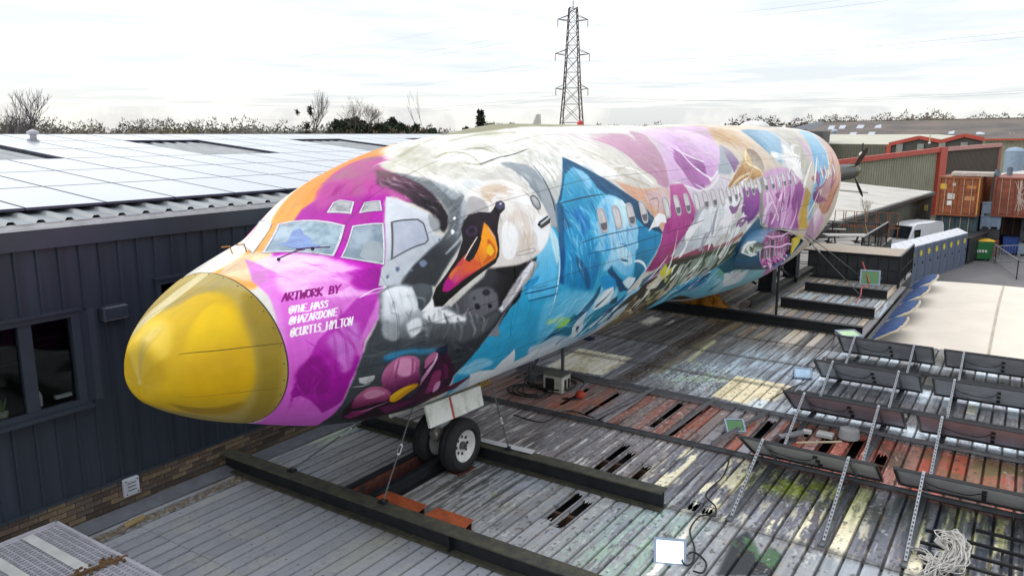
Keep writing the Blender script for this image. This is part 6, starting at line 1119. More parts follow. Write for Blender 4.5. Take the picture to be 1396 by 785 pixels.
# clamp box and poles
bx=thing('junction_box','white junction box with black labels standing on the roof by two poles','junction box',(-7.3,12.85,0))
mb=MB(); mb.bbox(-7.62,-7.18,12.62,12.95,.03,.36,.015); mb.build('case',pm('box_white','c6c6bd',.5,var=.3,scale=8),bx)
mb=MB(); mb.box(-7.56,-7.36,12.612,12.62,.08,.30); mb.build('panel_black',M_dark,bx)
for a_,b_ in ((12.70,12.78),(12.83,12.91)): mb=MB(); mb.box(-7.18,-7.172,a_,b_,.08,.28); mb.build('panel_black',M_dark,bx)
mb=MB(); mb.bbox(-7.64,-7.16,12.60,12.97,.362,.385,.01); mb.build('lid',pm('lid_grey','6c7064',.6),bx)
for i,(x,y) in enumerate(((-7.45,13.1),(-8.0,12.75))):
    mb=MB(); mb.tube([(x,y,.0),(x,y,1.55)],.035,10); tag(mb.build('pole',pm('pole_grey','5a5e62',.5,metal=.4),None,smooth=True),('grey pole between roof and belly behind the junction box','grey pole between roof and belly left of the junction box')[i],'pole')
p=(-6.77,12.60,0.05)
oj=thing('orange_socket','small orange-red socket lying on the rusty sheets','socket',p); mb=MB(); mb.lathe([(0,0),(.09,0),(.1,.03),(.08,.1),(.04,.12),(0,.12)],p,n=12); mb.build('housing',pm('socket_orange','b4442a',.5),oj,smooth=True); mb=MB(); mb.tube([p,(p[0]-.1,p[1]-.1,.02),(p[0]-.3,p[1]-.15,.01)],.02,6); mb.build('lead',M_cab,oj)
# ---- floodlights
def flood(p,rz,tilt,label,face,lit=False,size=.34,body='c4c8cc',group='floodlights on the roof'):
    t=thing('floodlight',label,'floodlight',p,rz,group); q=Matrix.Rotation(tilt,4,'X'); s=size
    def tr(mb): mb.v=[tuple((q@Vector(v))+Vector((0,0,s*.16))) for v in mb.v]; return mb
    mb=MB(); mb.bbox(-s*.5,s*.5,-s*.42,s*.42,-.07,-.012,.02); 
    for i in range(7): mb.box(-s*.4+i*s*.13,-s*.4+i*s*.13+.012,-s*.3,s*.3,-.11,-.07)
    tr(mb).build('housing',pm('flood_body_'+body,body,.4,metal=.3,var=.2),t,local=True)
    mb=MB(); 
    for x0,x1,y0,y1 in ((-s*.5,s*.5,s*.34,s*.42),(-s*.5,s*.5,-s*.42,-s*.34),(-s*.5,-s*.42,-s*.34,s*.34),(s*.42,s*.5,-s*.34,s*.34)): mb.box(x0,x1,y0,y1,-.012,.014)
    tr(mb).build('bezel',pm('flood_bezel','8c9cb0',.4),t,local=True)
    m=pm('flood_face_'+face,face,.1,var=.25,scale=6,coat=.5)
    if lit:
        m=bpy.data.materials.new('lit_glass'); m.use_nodes=True; pb=m.node_tree.nodes['Principled BSDF']; pb.inputs['Base Color'].default_value=(.8,.85,.9,1); pb.inputs['Emission Color'].default_value=(.72,.86,1,1); pb.inputs['Emission Strength'].default_value=1.15
    mb=MB(); mb.box(-s*.42,s*.42,-s*.34,s*.34,-.011,.004); tr(mb).build('glass',m,t,local=True)
    mb=MB(); mb.tube([(-s*.54,0,s*.16),(-s*.54,s*.16,.015),(s*.54,s*.16,.015),(s*.54,0,s*.16)],.012,6); mb.build('bracket',pm('flood_bracket','8a8e90',.4,metal=.5),t,local=True); return t
flood((-3.12,8.13,0.05),R(24),R(50),'lit white floodlight glowing on the grey sheets in front of the others','f0f4ff',True,.38,'9fc0dc')
flood((-3.77,12.60,0.06),R(33),R(32),'small floodlight with a green face among the rusty sheets','1f6a1c',False,.33)
flood((-3.54,16.34,0.05),R(20),R(30),'pale blue floodlight left of the second panel row','a8c8e0',False,.36,'3c78b4')
flood((-3.20,19.24,0.30),R(40),R(8),'lime green faced floodlight tipped over by the far beam end','a4d48c',False,.5,'b0b8a8')
flood((-4.0,27.0,.35),R(10),R(68),'large green-faced floodlight propped in front of the dark bar counter','2a7414',False,.6,'c4c6c8')
M_pole=pm('strut_zinc','9ca0a4',.35,metal=.5,var=.25,scale=11)
# ================================================================ solar panels on brackets
M_back=pm('panel_backsheet','d6d8de',.55,var=.2,scale=3); M_frm=pm('panel_frame_black','1a1a1e',.4); M_cell=pm('solar_cells','10131f',.15,var=.4,scale=3,coat=.8)
M_back2=pm('panel_backsheet_violet','ccbcc6',.55,var=.2,scale=3)
def solar(x0,x1,yh,label,back):
    zh,zl,yl=.66,.10,yh+.86; t=thing('solar_panel',label,'solar panel',((x0+x1)/2,yh+.4,0),0,'solar panels on brackets')
    n=Vector((0,.56,.86)).normalized(); d=Vector((0,yl-yh,zl-zh)); hp=Vector((0,yh,zh))
    def P(x,k,o): v=hp+d*k+n*o; return (x,v.y,v.z)
    mb=MB(); mb.add([P(x0+.02,.02,-.004),P(x1-.02,.02,-.004),P(x1-.02,.98,-.004),P(x0+.02,.98,-.004)],[(0,1,2,3)]); mb.build('backsheet',back,t)
    mb=MB(); mb.add([P(x0+.02,.02,.006),P(x1-.02,.02,.006),P(x1-.02,.98,.006),P(x0+.02,.98,.006)],[(3,2,1,0)]); mb.build('cell_face',M_cell,t)
    for a,b,nm in ((P(x0,.0,-.012),P(x1,.0,-.012),'frame'),(P(x0,1,-.012),P(x1,1,-.012),'frame'),(P(x0+.015,.015,-.012),P(x0+.015,.985,-.012),'frame'),(P(x1-.015,.015,-.012),P(x1-.015,.985,-.012),'frame')):
        mb=MB(); mb.beam(a,b,.032,.04,upv=tuple(n)); mb.build(nm,M_frm,t)
    xm=(x0+x1)/2+.1
    for k in (.30,.55,.80):
        mb=MB(); c=Vector(P(xm,k,-.022)); mb.box(c.x-.03,c.x+.03,c.y-.025,c.y+.025,c.z-.018,c.z+.02); mb.build('junction_box',M_frm,t)
    mb=MB(); pts=catmull([P(xm,.3,-.03),P(xm-.2,.62,-.04),P(xm-.55,.55,-.04),P(x0+.35,.35,-.035)],False,5); mb.tube([tuple(p) for p in pts],.007,5); mb.build('lead',M_cab,t,smooth=True)
    for xs_ in (x0+.36,x1-.36):
        mb=MB(); a=Vector((xs_,yh-1.3,.04)); b=Vector((xs_,yh+.02,zh+.01)); mb.beam(a,b,.036,.036); mb.build('strut',M_pole,t)
        hb=MB(); dd=(b-a); 
        for k in range(1,22): c=a+dd*(k/22)+Vector((0,-.019,.0185)); hb.box(c.x-.008,c.x+.008,c.y-.012,c.y+.012,c.z-.002,c.z+.003)
        hb.build('strut_holes',M_dark,t)['kind']='stuff'
        mb=MB(); mb.beam(P(xs_,.0,-.035),P(xs_,1,-.035),.03,.02,upv=tuple(n)); mb.build('clamp_bar',M_pole,t)
        mb=MB(); mb.box(xs_-.03,xs_+.03,yh-1.42,yl+.1,.014,.04); mb.box(xs_-.045,xs_-.03,yh-1.42,yl+.1,.014,.055); mb.build('base_rail',M_rgrey,t)
    return t
rn=('front row','second row','third row','farthest row')
for i,yh in enumerate((10.88,13.3,15.55,17.78)):
    bk=M_back2 if i==1 else M_back
    solar(-3.19,-1.31,yh-(.04 if i==0 else 0),'dark solar panel seen from behind on brackets, left panel of the '+rn[i],bk)
    solar(-1.12,.78,yh,'dark solar panel seen from behind on brackets, right panel of the '+rn[i],bk)
    solar(.95,2.85,yh+.03,'dark solar panel just outside the picture on the right, '+rn[i],bk)
# odds between the panels
mb=MB(); mb.tube([(-2.74,12.54,0.06),(-2.11,12.88,0.10)],.018,8); tag(mb.build('broom_handle',pm('wood_pale','b4a88c',.6),None),'pale wooden broom handle on the dark wet sheets','stick')
bk=thing('bucket','grey upturned bucket beside the broom handle','bucket',(-2.09,13.38,0.00)); c=(-2.07,13.28,0.00); mb=MB(); mb.lathe([(.12,.02),(.17,.05),(.15,.2),(.0,.21)],c,n=20); mb.build('pail',pm('bucket_grey','a4a8a8',.5),bk,smooth=True); mb=MB(); mb.tube([(c[0]+.16*math.cos(a),c[1]+.16*math.sin(a),.06) for a in np.linspace(0,PI,9)],.006,5); mb.build('handle',M_wire,bk)
for i,(px,sz) in enumerate((((-2.43,13.20,0.05),.26),((-2.71,13.17,0.05),.14))):
    mb=MB(); mb.bbox(px[0]-sz/2,px[0]+sz/2,px[1]-sz*.35,px[1]+sz*.35,.02,.08,.01); tag(mb.build('white_offcut',pm('offcut_white','c8c8c4',.6)),('white square offcut on the dark wet sheets','small white offcut left of the square one')[i],'offcut')
mb=MB(); mb.prism([(-3.03,12.51,0.12),(-2.74,12.94,0.12),(-2.68,12.78,0.12),(-2.95,12.42,0.12)],(0,0,.03)); tag(mb.build('zinc_bracket',M_pole),'flat zinc bracket lying across the struts of the front left panel','bracket')
# rebar grid and tangled net
gr_=thing('bar_grid','black steel bar grid lying at the bottom right','steel grid',(-.1,9.9,.05))
for a,b in (((-0.64,10.42,0.10),(0.58,10.34,0.10)),((-0.66,10.06,0.10),(0.58,10.01,0.10)),((-0.66,9.77,0.10),(0.51,9.70,0.10)),((-0.11,10.77,0.10),(0.40,10.76,0.10))):
    mb=MB(); mb.beam(a,b,.035,.035); mb.build('bar',M_frm,gr_)
for px in (1310,1390):
    mb=MB(); a=(-0.33,10.43,0.06); x=a[0]+(px-1300)*.0058; mb.beam((x,9.2,.06),(x,10.4,.06),.03,.03); mb.build('bar',M_frm,gr_)
nt_=thing('tangled_net','heap of tangled white netting beside the last strut at the bottom right','netting',(-.45,9.95,.05)); mb=MB()
q=[(-0.76,9.96,0.05),(-0.56,9.68,0.10),(-0.37,9.54,0.12),(-0.24,9.60,0.20),(-0.21,9.74,0.30),(-0.31,9.98,0.30),(-0.42,9.96,0.25),(-0.29,9.85,0.20),(-0.35,9.63,0.15),(-0.48,9.45,0.10),(-0.51,9.17,0.10)]
for k in range(46):
    j=.10; pts=catmull([(x+random.gauss(0,j*.5),y+random.gauss(0,j*.7),max(.03,z+random.gauss(0,.04))) for x,y,z in q[random.randint(0,3):random.randint(6,11)]],False,4); mb.tube([tuple(p) for p in pts],random.uniform(.004,.012),5)
mb.build('strands',pm('net_white','bab8b2',.7,var=.3,scale=15),nt_,smooth=True)
# rags and tarpaulin behind the far beam
def rag(c,sx,sy,h,label,col,seed):
    r_=random.Random(seed); n=14; P=[[(c[0]+(i/n-.5)*sx+r_.gauss(0,sx*.03),c[1]+(j/n-.5)*sy+r_.gauss(0,sy*.03),c[2]+h*max(0,math.sin(PI*i/n)*math.sin(PI*j/n))*(.6+.8*r_.random())+.01) for j in range(n+1)] for i in range(n+1)]
    P=[[p if math.hypot(i/n-.5,j/n-.5)<.5+r_.random()*.12 else (c[0]+(p[0]-c[0])*.8,c[1]+(p[1]-c[1])*.8,c[2]+.01) for j,p in enumerate(r)] for i,r in enumerate(P)]
    mb=MB(); mb.grid(P); return tag(mb.build('rag' if 'rag' in label else 'tarpaulin',pm('cloth_'+col,col,.8,var=.4,scale=5),None,smooth='all'),label,'cloth')
rag((-7.55,21.5,.05),1.5,1.1,.5,'crumpled orange-yellow tarpaulin behind the far beam','b4781c',1); rag((-8.3,21.45,.05),1.0,.8,.3,'crumpled brown rag left of the orange tarpaulin','7c5a40',2)
rag((-6.55,21.15,.05),.9,.4,.16,'dirty white rag near the foot of the front column','b8b4a8',3); rag((-8.75,21.9,.05),.6,.6,.5,'grey crumpled rag behind the brown one','5c5c60',4); rag((-9.1,20.95,.02),.6,.4,.08,'cream rag at the left end of the far beam','b4ac88',5)
mb=MB(); c=(-8.70,16.60,0.04); mb.ico(c,.12,1,.2,sq=(1.3,.9,.4)); tag(mb.build('blue_cloth',pm('navy_cloth','20264c',.7)),'small navy cloth on the grey sheets past the cream rooflights','cloth')
for i in range(3):
    mb=MB(); y=22.6+i*.5; mb.beam((-8.1+i*.1,y,.62),(-6.7+i*.12,y+1.2,.62),.1,.05); tag(mb.build('white_tube',pm('tube_white','d8dade',.4)),('white batten under the belly, first of three side by side','white batten under the belly, middle of three side by side','white batten under the belly, last of three side by side')[i],'batten','white battens under the belly')
# red cable at beam end
cable([(-3.9,26.2,.35),(-3.95,25.3,.4),(-3.8,24.2,.35),(-3.75,23.2,.34)],'red tangled rope by the beams before the bar counter',.02,'rope',pm('rope_red','a83c34',.6))
cable([(-4.3,27.2,.9),(-4.1,27.0,.5),(-3.95,26.6,.35)],'pink-red strap hanging from the dark bar counter',.025,'strap',pm('strap_red','b85850',.6))
# ================================================================ clad building on the left
WX=-9.80
M_nv=pm('navy_cladding','2b333f',.45,var=.32,scale=7,stretch=(1,1,.07),spec=.4,bump=.02); M_nv2=pm('navy_trim','2c343f',.4,var=.15,scale=4)
cb=thing('clad_building','dark navy clad building with solar panels on its pale low roof','building',(-14,10,-3.1))
YB0,YB1=-1.0,34.0; ZT=3.66
def clad(y0,y1,z0,z1):
    mb=MB(); prof=[(0,0)]; k=.252; n=int(round((y1-y0)/k))
    pts=[]
    for i in range(n): a=y0+i*k; pts+=[(a,0),(a+k-.050,0),(a+k-.038,.028),(a+k-.012,.028)]
    pts.append((y1,0)); m=len(pts); mb.add([(WX+d,y,z0) for y,d in pts]+[(WX+d,y,z1) for y,d in pts],[(i,i+1,i+1+m,i+m) for i in range(m-1)]); return mb
WIN=[(2.2,4.92,1.62,2.84),(5.98,7.1,2.55,3.05)]
y=YB0
while y<YB1-.01:
    y2=min(y+1.008,YB1); spans=[(.46,ZT)]
    for wy0,wy1,wz0,wz1 in WIN:
        if y2>wy0+.02 and y<wy1-.02: spans=[(.46,wz0),(wz1,ZT)]
    for z0,z1 in spans: clad(y,y2,z0,z1).build('wall_panel',M_nv,cb)
    y=y2
# panels are cut to the windows by solid reveals
for wy0,wy1,wz0,wz1 in WIN:
    a=YB0+math.floor((wy0-YB0+.02)/1.008)*1.008; b=YB0+math.ceil((wy1-YB0-.02)/1.008)*1.008
    for p,q in ((a,wy0),(wy1,b)):
        if q-p>.02: clad(p,q,wz0,wz1).build('wall_panel',M_nv,cb)
mb=MB(); mb.box(WX-.6,WX-.02,YB0,YB1,ZT,ZT+.05); mb.build('eave_soffit',M_nv2,cb)
mb=MB(); mb.box(WX-.02,WX+.07,YB0,YB1,ZT-.005,3.885); mb.build('fascia',M_nv2,cb)
mb=MB(); mb.box(WX-.10,WX+.078,YB0,YB1,3.887,3.90); mb.box(WX-.06,WX+.03,YB0,YB1,3.902,3.962); mb.build('fascia_trim',pm('trim_white','c8cacc',.4),cb)
mb=MB(); mb.box(WX+.0,WX+.045,YB0,YB1,.43,.465); mb.build('drip_flashing',M_nv2,cb)
# window
def window(y0,y1,z0,z1,lab,mull):
    f=MB(); t_=.07; X1=WX+.05; X0=WX-.06
    f.box(X0,X1,y0,y1,z1-t_,z1); f.box(X0,X1,y0,y1,z0,z0+t_); f.box(X0,X1,y0,y0+t_,z0+t_,z1-t_); f.box(X0,X1,y1-t_*1.5,y1,z0+t_,z1-t_)
    o=f.build('window',M_nv2,cb); 
    if lab:o['label']=lab
    for ym in mull:
        m=MB(); m.box(X0,X1-.02,ym-.075,ym+.075,z0+t_,z1-t_); m.build('mullion',M_nv2,o)
    s_=MB(); s_.box(WX-.06,WX+.12,y0-.04,y1+.04,z0-.04,z0-.002); s_.build('sill',M_nv2,o)
    h=MB(); h.box(WX-.04,WX+.08,y0-.02,y1+.02,z1+.002,z1+.03); h.build('head_flashing',M_nv2,o)
    g=MB(); g.box(WX-.03,WX-.02,y0+t_,y1-t_,z0+t_,z1-t_); gm=bpy.data.materials.get('window_glazing')
    if gm is None:
        gm=bpy.data.materials.new('window_glazing'); gm.use_nodes=True; pb=gm.node_tree.nodes['Principled BSDF']; pb.inputs['Base Color'].default_value=(.6,.65,.65,1); pb.inputs['Roughness'].default_value=.03; pb.inputs['Transmission Weight'].default_value=1; pb.inputs['IOR'].default_value=1.25
    g.build('pane',gm,o)
    return o
window(*WIN[0],'two-light window with small things on its inner ledge',(4.28,3.2)); window(*WIN[1],None,())
ins=pm('room_dark','0b0b0c',.8,var=.5,scale=2)
mb=MB(); mb.box(WX-1.6,WX-1.58,1.5,7.5,1.4,3.3); mb.box(WX-1.6,WX-.07,1.5,1.52,1.4,3.3); mb.box(WX-1.6,WX-.07,1.5,7.5,3.3,3.32); mb.build('room_wall',ins,cb)
mb=MB(); mb.box(WX-1.6,WX-.07,1.5,7.5,1.58,1.62); mb.build('ledge',pm('ledge_dark','2a2724',.6),cb)
mb=MB(); 
for k in range(5): mb.box(WX-1.56,WX-1.54,2,7,1.9+.25*k,1.93+.25*k)
mb.build('blind_slats',pm('slat_brown','2c2622',.6),cb)['kind']='stuff'
bo=MB(); bo.lathe([(0,0),(.045,0),(.048,.12),(.035,.16),(.018,.19),(.018,.24),(.0,.24)],(WX-.18,4.43,1.69),n=12); tag(bo.build('bottle',pm('bottle_white','e4e4e4',.4),None,smooth=True),'small white bottle on the ledge behind the left window','bottle')
mb=MB(); mb.box(WX-.2,WX-.14,4.62,4.82,1.72,1.76); tag(mb.build('white_dish',pm('dish_white','cfcfcf',.4)),'flat white dish on the window ledge near the window corner','dish')
mb=MB(); mb.box(WX-.30,WX-.29,4.36,4.45,2.12,2.22); tag(mb.build('paper_note',pm('paper','c8ccd4',.6)),'small pale note inside the window above the bottle','note')
pl=thing('ledge_plant','small green plant on the window ledge at the picture edge','plant',(WX-.18,4.02,1.66)); mb=MB(); mb.lathe([(0,0),(.05,0),(.06,.07),(0,.07)],(WX-.18,4.02,1.66),n=10); mb.build('pot',pm('pot_cream','b8b4a0',.6),pl)
mb=MB()
for k in range(9): a=k*.7; mb.tube([(WX-.18,4.02,1.72),(WX-.18+.05*math.cos(a),4.02+.05*math.sin(a),1.84+.03*(k%3))],[.01,.004],5)
mb.build('leaves',pm('plant_green','6c8448',.6),pl)
# wall lamp, vent box
wl=thing('wall_lamp','black oblong bulkhead lamp on the navy cladding','wall lamp',(WX,5.33,2.7)); mb=MB(); mb.bbox(WX+.0,WX+.15,5.18,5.52,2.66,2.83,.02); mb.build('housing',M_nv2,wl); mb=MB(); mb.ico((WX+.12,5.2,2.70),.016,0); mb.build('indicator',pm('led_white','e8e8e8',.3),wl); mb=MB(); mb.box(WX+.03,WX+.13,5.2,5.5,2.645,2.66); mb.build('diffuser',pm('diff','8c8c90',.3),wl)
vb=thing('vent_box','white square vent cover on the brick base of the navy building','vent',(WX,5.4,.3)); mb=MB(); mb.bbox(WX+.03,WX+.09,5.24,5.46,.20,.44,.01); mb.build('cover',pm('vent_white','b9bec6',.5),vb); mb=MB()
for yy in (5.27,5.43):
    for zz in (.23,.41): mb.ico((WX+.092,yy,zz),.010,0)
for k in range(3): mb.box(WX+.09,WX+.093,5.29,5.41,.27+.05*k,.28+.05*k)
mb.build('screws',M_frm,vb)
# brick base
bw=[]
mats=[pm('brick_%d'%i,c,.85,var=.3,scale=10,bump=.2) for i,c in enumerate(('584a40','66564a','74644f','483e37','7c6d58','5a524b'))]
mo=MB(); mo.box(WX-.05,WX+.015,YB0,YB1,-.3,.45); mo.build('mortar',pm('mortar','77695a',.9,var=.4,scale=8),cb)
base=[]; rest=MB(); cnt=0
proto=[]
for m_ in mats:
    q=MB(); q.box(0,.018,.0,.215,0,.062); o=q.build('brick',m_,None,local=True); proto.append(o)
first=set()
bl=[]
for r_ in range(6):
    z=.0+.074*r_+.0
    y=2.6-(.1125 if r_%2 else 0)
    while y<16: bl.append((y,z+random.uniform(-.001,.001))); y+=.225
bl.sort(key=lambda b:b[0]+0*b[1])
for i,(y,z) in enumerate(bl):
    k=random.randrange(6)
    if i<300:
        if k not in first: o=proto[k]; first.add(k)
        else: o=proto[k].copy(); COL.objects.link(o)
        o.parent=cb; L0=cb.location; o.location=(WX+.016-L0.x+random.uniform(0,.005),y-L0.y,z+.006-L0.z)
    else: rest.box(WX+.016,WX+.034,y,y+.215,z+.006,z+.068)
rest.build('brick_rest',mats[1],cb)['kind']='stuff'
fl_=MB(); fl_.add([(WX+.03,1.5,.06),(WX+.34,1.5,.022),(WX+.34,12.5,.022),(WX+.03,12.5,.06)],[(0,1,2,3)]); fl_.build('lead_flashing',pm('lead_grey','6c7078',.6,var=.3,scale=6),cb)
mb=MB()
for k in range(260):
    y=random.uniform(4.2,6.9); x=WX+.45+random.random()*.16; mb.ico((x,y,.012),random.uniform(.01,.035),0,.3,sq=(1,1.4,.5))
tag(mb.build('debris',pm('debris_brown','5c5248',.9,col2='8c8474',scale=20)),'crumbled mortar and moss lying along the flashing','debris',kind='stuff')
mb=MB(); mb.prism([(-9.34,4.98,0.03),(-9.36,5.27,0.03),(-9.26,5.24,0.03),(-9.22,4.94,0.03)],(0,0,.02)); tag(mb.build('wood_scrap',pm('wood_yellow','a08c60',.7)),'flat scrap of yellow wood by the brick base','wood scrap')
# pale corrugated roof with solar panels
def RZ(x,o=0): return 3.965+.09*(WX-x)+o
XR=WX-10.5
M_pr=pm('pale_roofing','8c9294',.5,col2='74797c',scale=1.2,metal=.0,var=.2)
mb=MB(); pts=[]; k=.333; n=int((YB1-YB0)/k)
for i in range(n): a=YB0+i*k; pts+=[(a,0),(a+.21,0),(a+.24,.04),(a+.30,.04),(a+k-.001,0)]
m=len(pts); mb.add([(WX+.05,y,RZ(WX+.05,h)) for y,h in pts]+[(XR,y,RZ(XR,h)) for y,h in pts],[(i,i+1,i+1+m,i+m) for i in range(m-1)]); rf=mb.build('roof_sheeting',M_pr,cb)
mb=MB(); mb.add([(XR,YB0,RZ(XR)+.02),(XR,YB1,RZ(XR)+.02),(XR-10,YB1,RZ(XR)-.9),(XR-10,YB0,RZ(XR)-.9)],[(0,1,2,3)]); mb.box(XR-.12,XR+.12,YB0,YB1,RZ(XR)+.045,RZ(XR)+.085); mb.build('ridge',pm('ridge_grey','8e8e92',.5),cb)
mb=MB(); mb.box(XR-9.9,XR-9.8,YB0,YB1,-3.1,3.9); mb.box(XR-9.8,WX-.1,YB1-.1,YB1,-3.1,3.8); mb.box(WX-.3,WX-.25,YB0,YB1,-3.1,-.31);mb.build('rear_wall',M_nv,cb)
# reflecting glass of the roof array
gm=bpy.data.materials.new('array_glass'); gm.use_nodes=True; pb=gm.node_tree.nodes['Principled BSDF']; pb.inputs['Base Color'].default_value=(.03,.035,.06,1); pb.inputs['Roughness'].default_value=.16; pb.inputs['IOR'].default_value=3.6; pb.inputs['Specular IOR Level'].default_value=1.; pb.inputs['Coat Weight'].default_value=1.; pb.inputs['Coat Roughness'].default_value=.12
M_navyedge=pm('array_edge','34344a',.4)
pw,ph=1.0,1.62
def arr_proto():
    f=MB(); g=MB(); s=.09
    f.box(0,ph,0,pw+.005,-.03,.0); g.add([(.012,.012,.003),(ph-.012,.012,.003),(ph-.012,pw-.007,.003),(.012,pw-.007,.003)],[(0,1,2,3)])
    def sh(mb): mb.v=[(-x,y,z+.09*x) for x,y,z in mb.v]; return mb
    return sh(f).build('roof_solar_panel',M_navyedge,None,local=True),sh(g).build('glass',gm,None,local=True)
pf,pg=arr_proto(); pg.parent=pf; firstp=True; npan=0
for r_ in range(6):
    for c in range(32):
        gapc=(c-3)%6 in (0,)
        if r_ in (3,4) and (c%5 in (1,2) or c<6): continue
        y=YB0+.6+c*1.02
        if y>YB1-1.2: continue
        x=WX-.5-r_*(ph+.02)
        if firstp: o=pf; g=pg; firstp=False
        else: o=pf.copy(); COL.objects.link(o); g=pg.copy(); COL.objects.link(g); g.parent=o
        o.parent=cb; L0=cb.location; o.location=(x-L0.x,y-L0.y,RZ(x,.09)-L0.z)
def cowl(x,y,i):
    t=thing('roof_cowl',('small pale roof cowl on the ridge of the navy building, left one','small pale roof cowl on the ridge of the navy building, right one')[i],'cowl',(x,y,RZ(x))); mb=MB(); mb.lathe([(0,0),(.07,0),(.07,.12),(.13,.14),(.13,.2),(.0,.26)],(x,y,RZ(x)+.02),n=10); mb.build('hood',pm('cowl_pale','a8a8b0',.5),t); mb=MB(); mb.lathe([(.1,.0),(.09,.03),(.0,.03)],(x,y,RZ(x)),n=10); mb.build('collar',M_rgrey,t)
cowl(WX-9.6,9.2,0); cowl(WX-9.6,27.5,1)
# ================================================================ open mesh walkway, bottom left
rk=thing('mesh_walkway','white grating walkway panel at the bottom left corner','walkway',(-9,4.2,.4)); zz=.42
bl_=MB(); br=MB()
for k in range(37): x=-9.28+k*.06; br.box(x,x+.012,1.6,4.15,zz-.02,zz)
for k in range(33): y=1.6+k*.078; bl_.box(-9.3,-7.1,y,y+.012,zz-.018,zz+.002)
br.build('long_bars',pm('grating_white','b4b4bc',.5,var=.2,scale=7),rk)['kind']='stuff'; bl_.build('cross_bars',pm('grating_white','b4b4bc',.5),rk)['kind']='stuff'
for a,b in (((-9.3,4.16,zz),(-7.1,4.16,zz)),((-9.3,1.6,zz),(-9.3,4.16,zz))):
    mb=MB(); mb.beam(a,b,.04,.06); mb.build('edge_bar',pm('grating_white','b4b4bc',.5),rk)
for y in (3.3,3.75): 
    mb=MB(); mb.box(-9.25,-8.0,y,y+.12,zz+.004,zz+.012); mb.build('tread_plate',pm('plate_white','cdd0cc',.5),rk)
for x in (-9.1,-7.6):
    for y in (2.2,3.9):
        mb=MB(); mb.beam((x,y,0),(x,y,zz-.03),.05,.05); mb.build('leg',M_galv,rk)
mb=MB(); mb.beam((-7.98,3.4,zz+.025),(-7.86,4.2,zz+.025),.03,.03); 
for k in range(70): mb.ico((-7.92+random.gauss(0,.05),3.35+random.random()*.8,zz+.02),.012+random.random()*.014,0,.4)
tag(mb.build('rope_scrap',pm('rope_rust','6a5034',.9,var=.5,scale=12)),'rusty brown rope and moss lying across the white grating','rope')
mb=MB(); mb.beam((-8.95,3.28,zz+.05),(-8.55,3.0,zz+.05),.06,.05); tag(mb.build('rust_bar',M_or),'short rusty red bar on the white grating','steel bar')
rag((-9.05,2.95,zz),.5,.5,.12,'crumpled cream sheet at the corner of the grating','d0ccb4',8)
# ================================================================ terrace at the rear
M_dk=pm('deck_pale','9a958c',.7,var=.2,scale=3,bump=.1)
dkx0,dkx1=-10.6,-3.3
te=thing('rear_terrace','raised terrace deck behind the aircraft with black railings','terrace',(-7,33,0))
mb=MB(); mb.box(dkx0,dkx1,28.6,31.6,-3.1,-.08); mb.box(dkx0,-5.4,31.6,42,-3.1,-.08); mb.build('base_wall',pm('terrace_dark','2c2c2e',.7,var=.3),te)
for k in range(27): 
    mb=MB(); y=28.6+k*.5; mb.box(dkx0,dkx1 if y<31.3 else -5.4,y,y+.485,-.07,-.02); mb.build('deck_board',M_dk,te)
M_blk=pm('railing_black','141416',.4)
def railing(pts,label,h=1.05,n=4,spind=True,group='black terrace railings',boards=False):
    t=thing('railing',label,'railing',pts[0],0,group)
    for a,b in zip(pts,pts[1:]):
        a=Vector(a);b=Vector(b); z=Vector((0,0,h)); L_=(b-a).length; k=max(1,int(L_/1.6))
        mb=MB(); mb.beam(a+z,b+z,.05,.04); mb.build('handrail',pm('handrail_pale','8c8c90',.4) if boards else M_blk,t)
        for q_ in (.15,.5): 
            mb=MB(); mb.beam(a+z*q_,b+z*q_,.025,.025); mb.build('rail_bar',M_blk,t)
        for i in range(k+1):
            p=a+(b-a)*i/k; mb=MB(); mb.beam(p,p+z,.05,.05); mb.build('post',M_blk,t)
        if spind:
            mb=MB()
            for i in range(int(L_/.14)): p=a+(b-a)*(i+.5)/int(L_/.14); mb.beam(p+z*.15,p+z*.98,.014,.014)
            mb.build('spindles',M_blk,t)['kind']='stuff'
railing([(-6.6,28.3,.0),(-3.3,28.3,.0)],'low black railing in front of the dark bar counter',1.0,spind=False)
railing([(-3.3,28.0,.0),(-3.3,31.5,.0)],'black railing along the right side of the terrace',1.05)
railing([(-5.3,33.0,-.05),(-5.3,39.5,-.05)],'sloping stair railing with pale top beyond the bar counter',1.05,boards=True)
railing([(-9.5,38.5,0),(-5.5,38.5,0)],'thin black railing behind the picnic table',1.0,spind=False)
railing([(-9.5,31,0),(-6.8,31,0)],'thin black railing beside the tail end',1.0,spind=False)
bc=thing('bar_counter','long dark boarded bar counter with a pale worktop','bar counter',(-4.9,29.4,0))
for k in range(9):
    mb=MB(); x=-6.35+k*.33; mb.box(x,x+.315,28.75,28.79,.02,.92); mb.build('front_board',pm('board_charcoal','34383c',.6,var=.35,scale=4),bc)
mb=MB(); mb.box(-6.35,-3.4,28.8,30.3,.02,.9); mb.build('carcass',pm('board_black','1c1e20',.6),bc)
mb=MB(); mb.bbox(-6.5,-3.35,28.65,30.6,.93,.98,.02); mb.build('worktop',pm('worktop_pale','b4a48e',.6,var=.15,scale=3),bc)
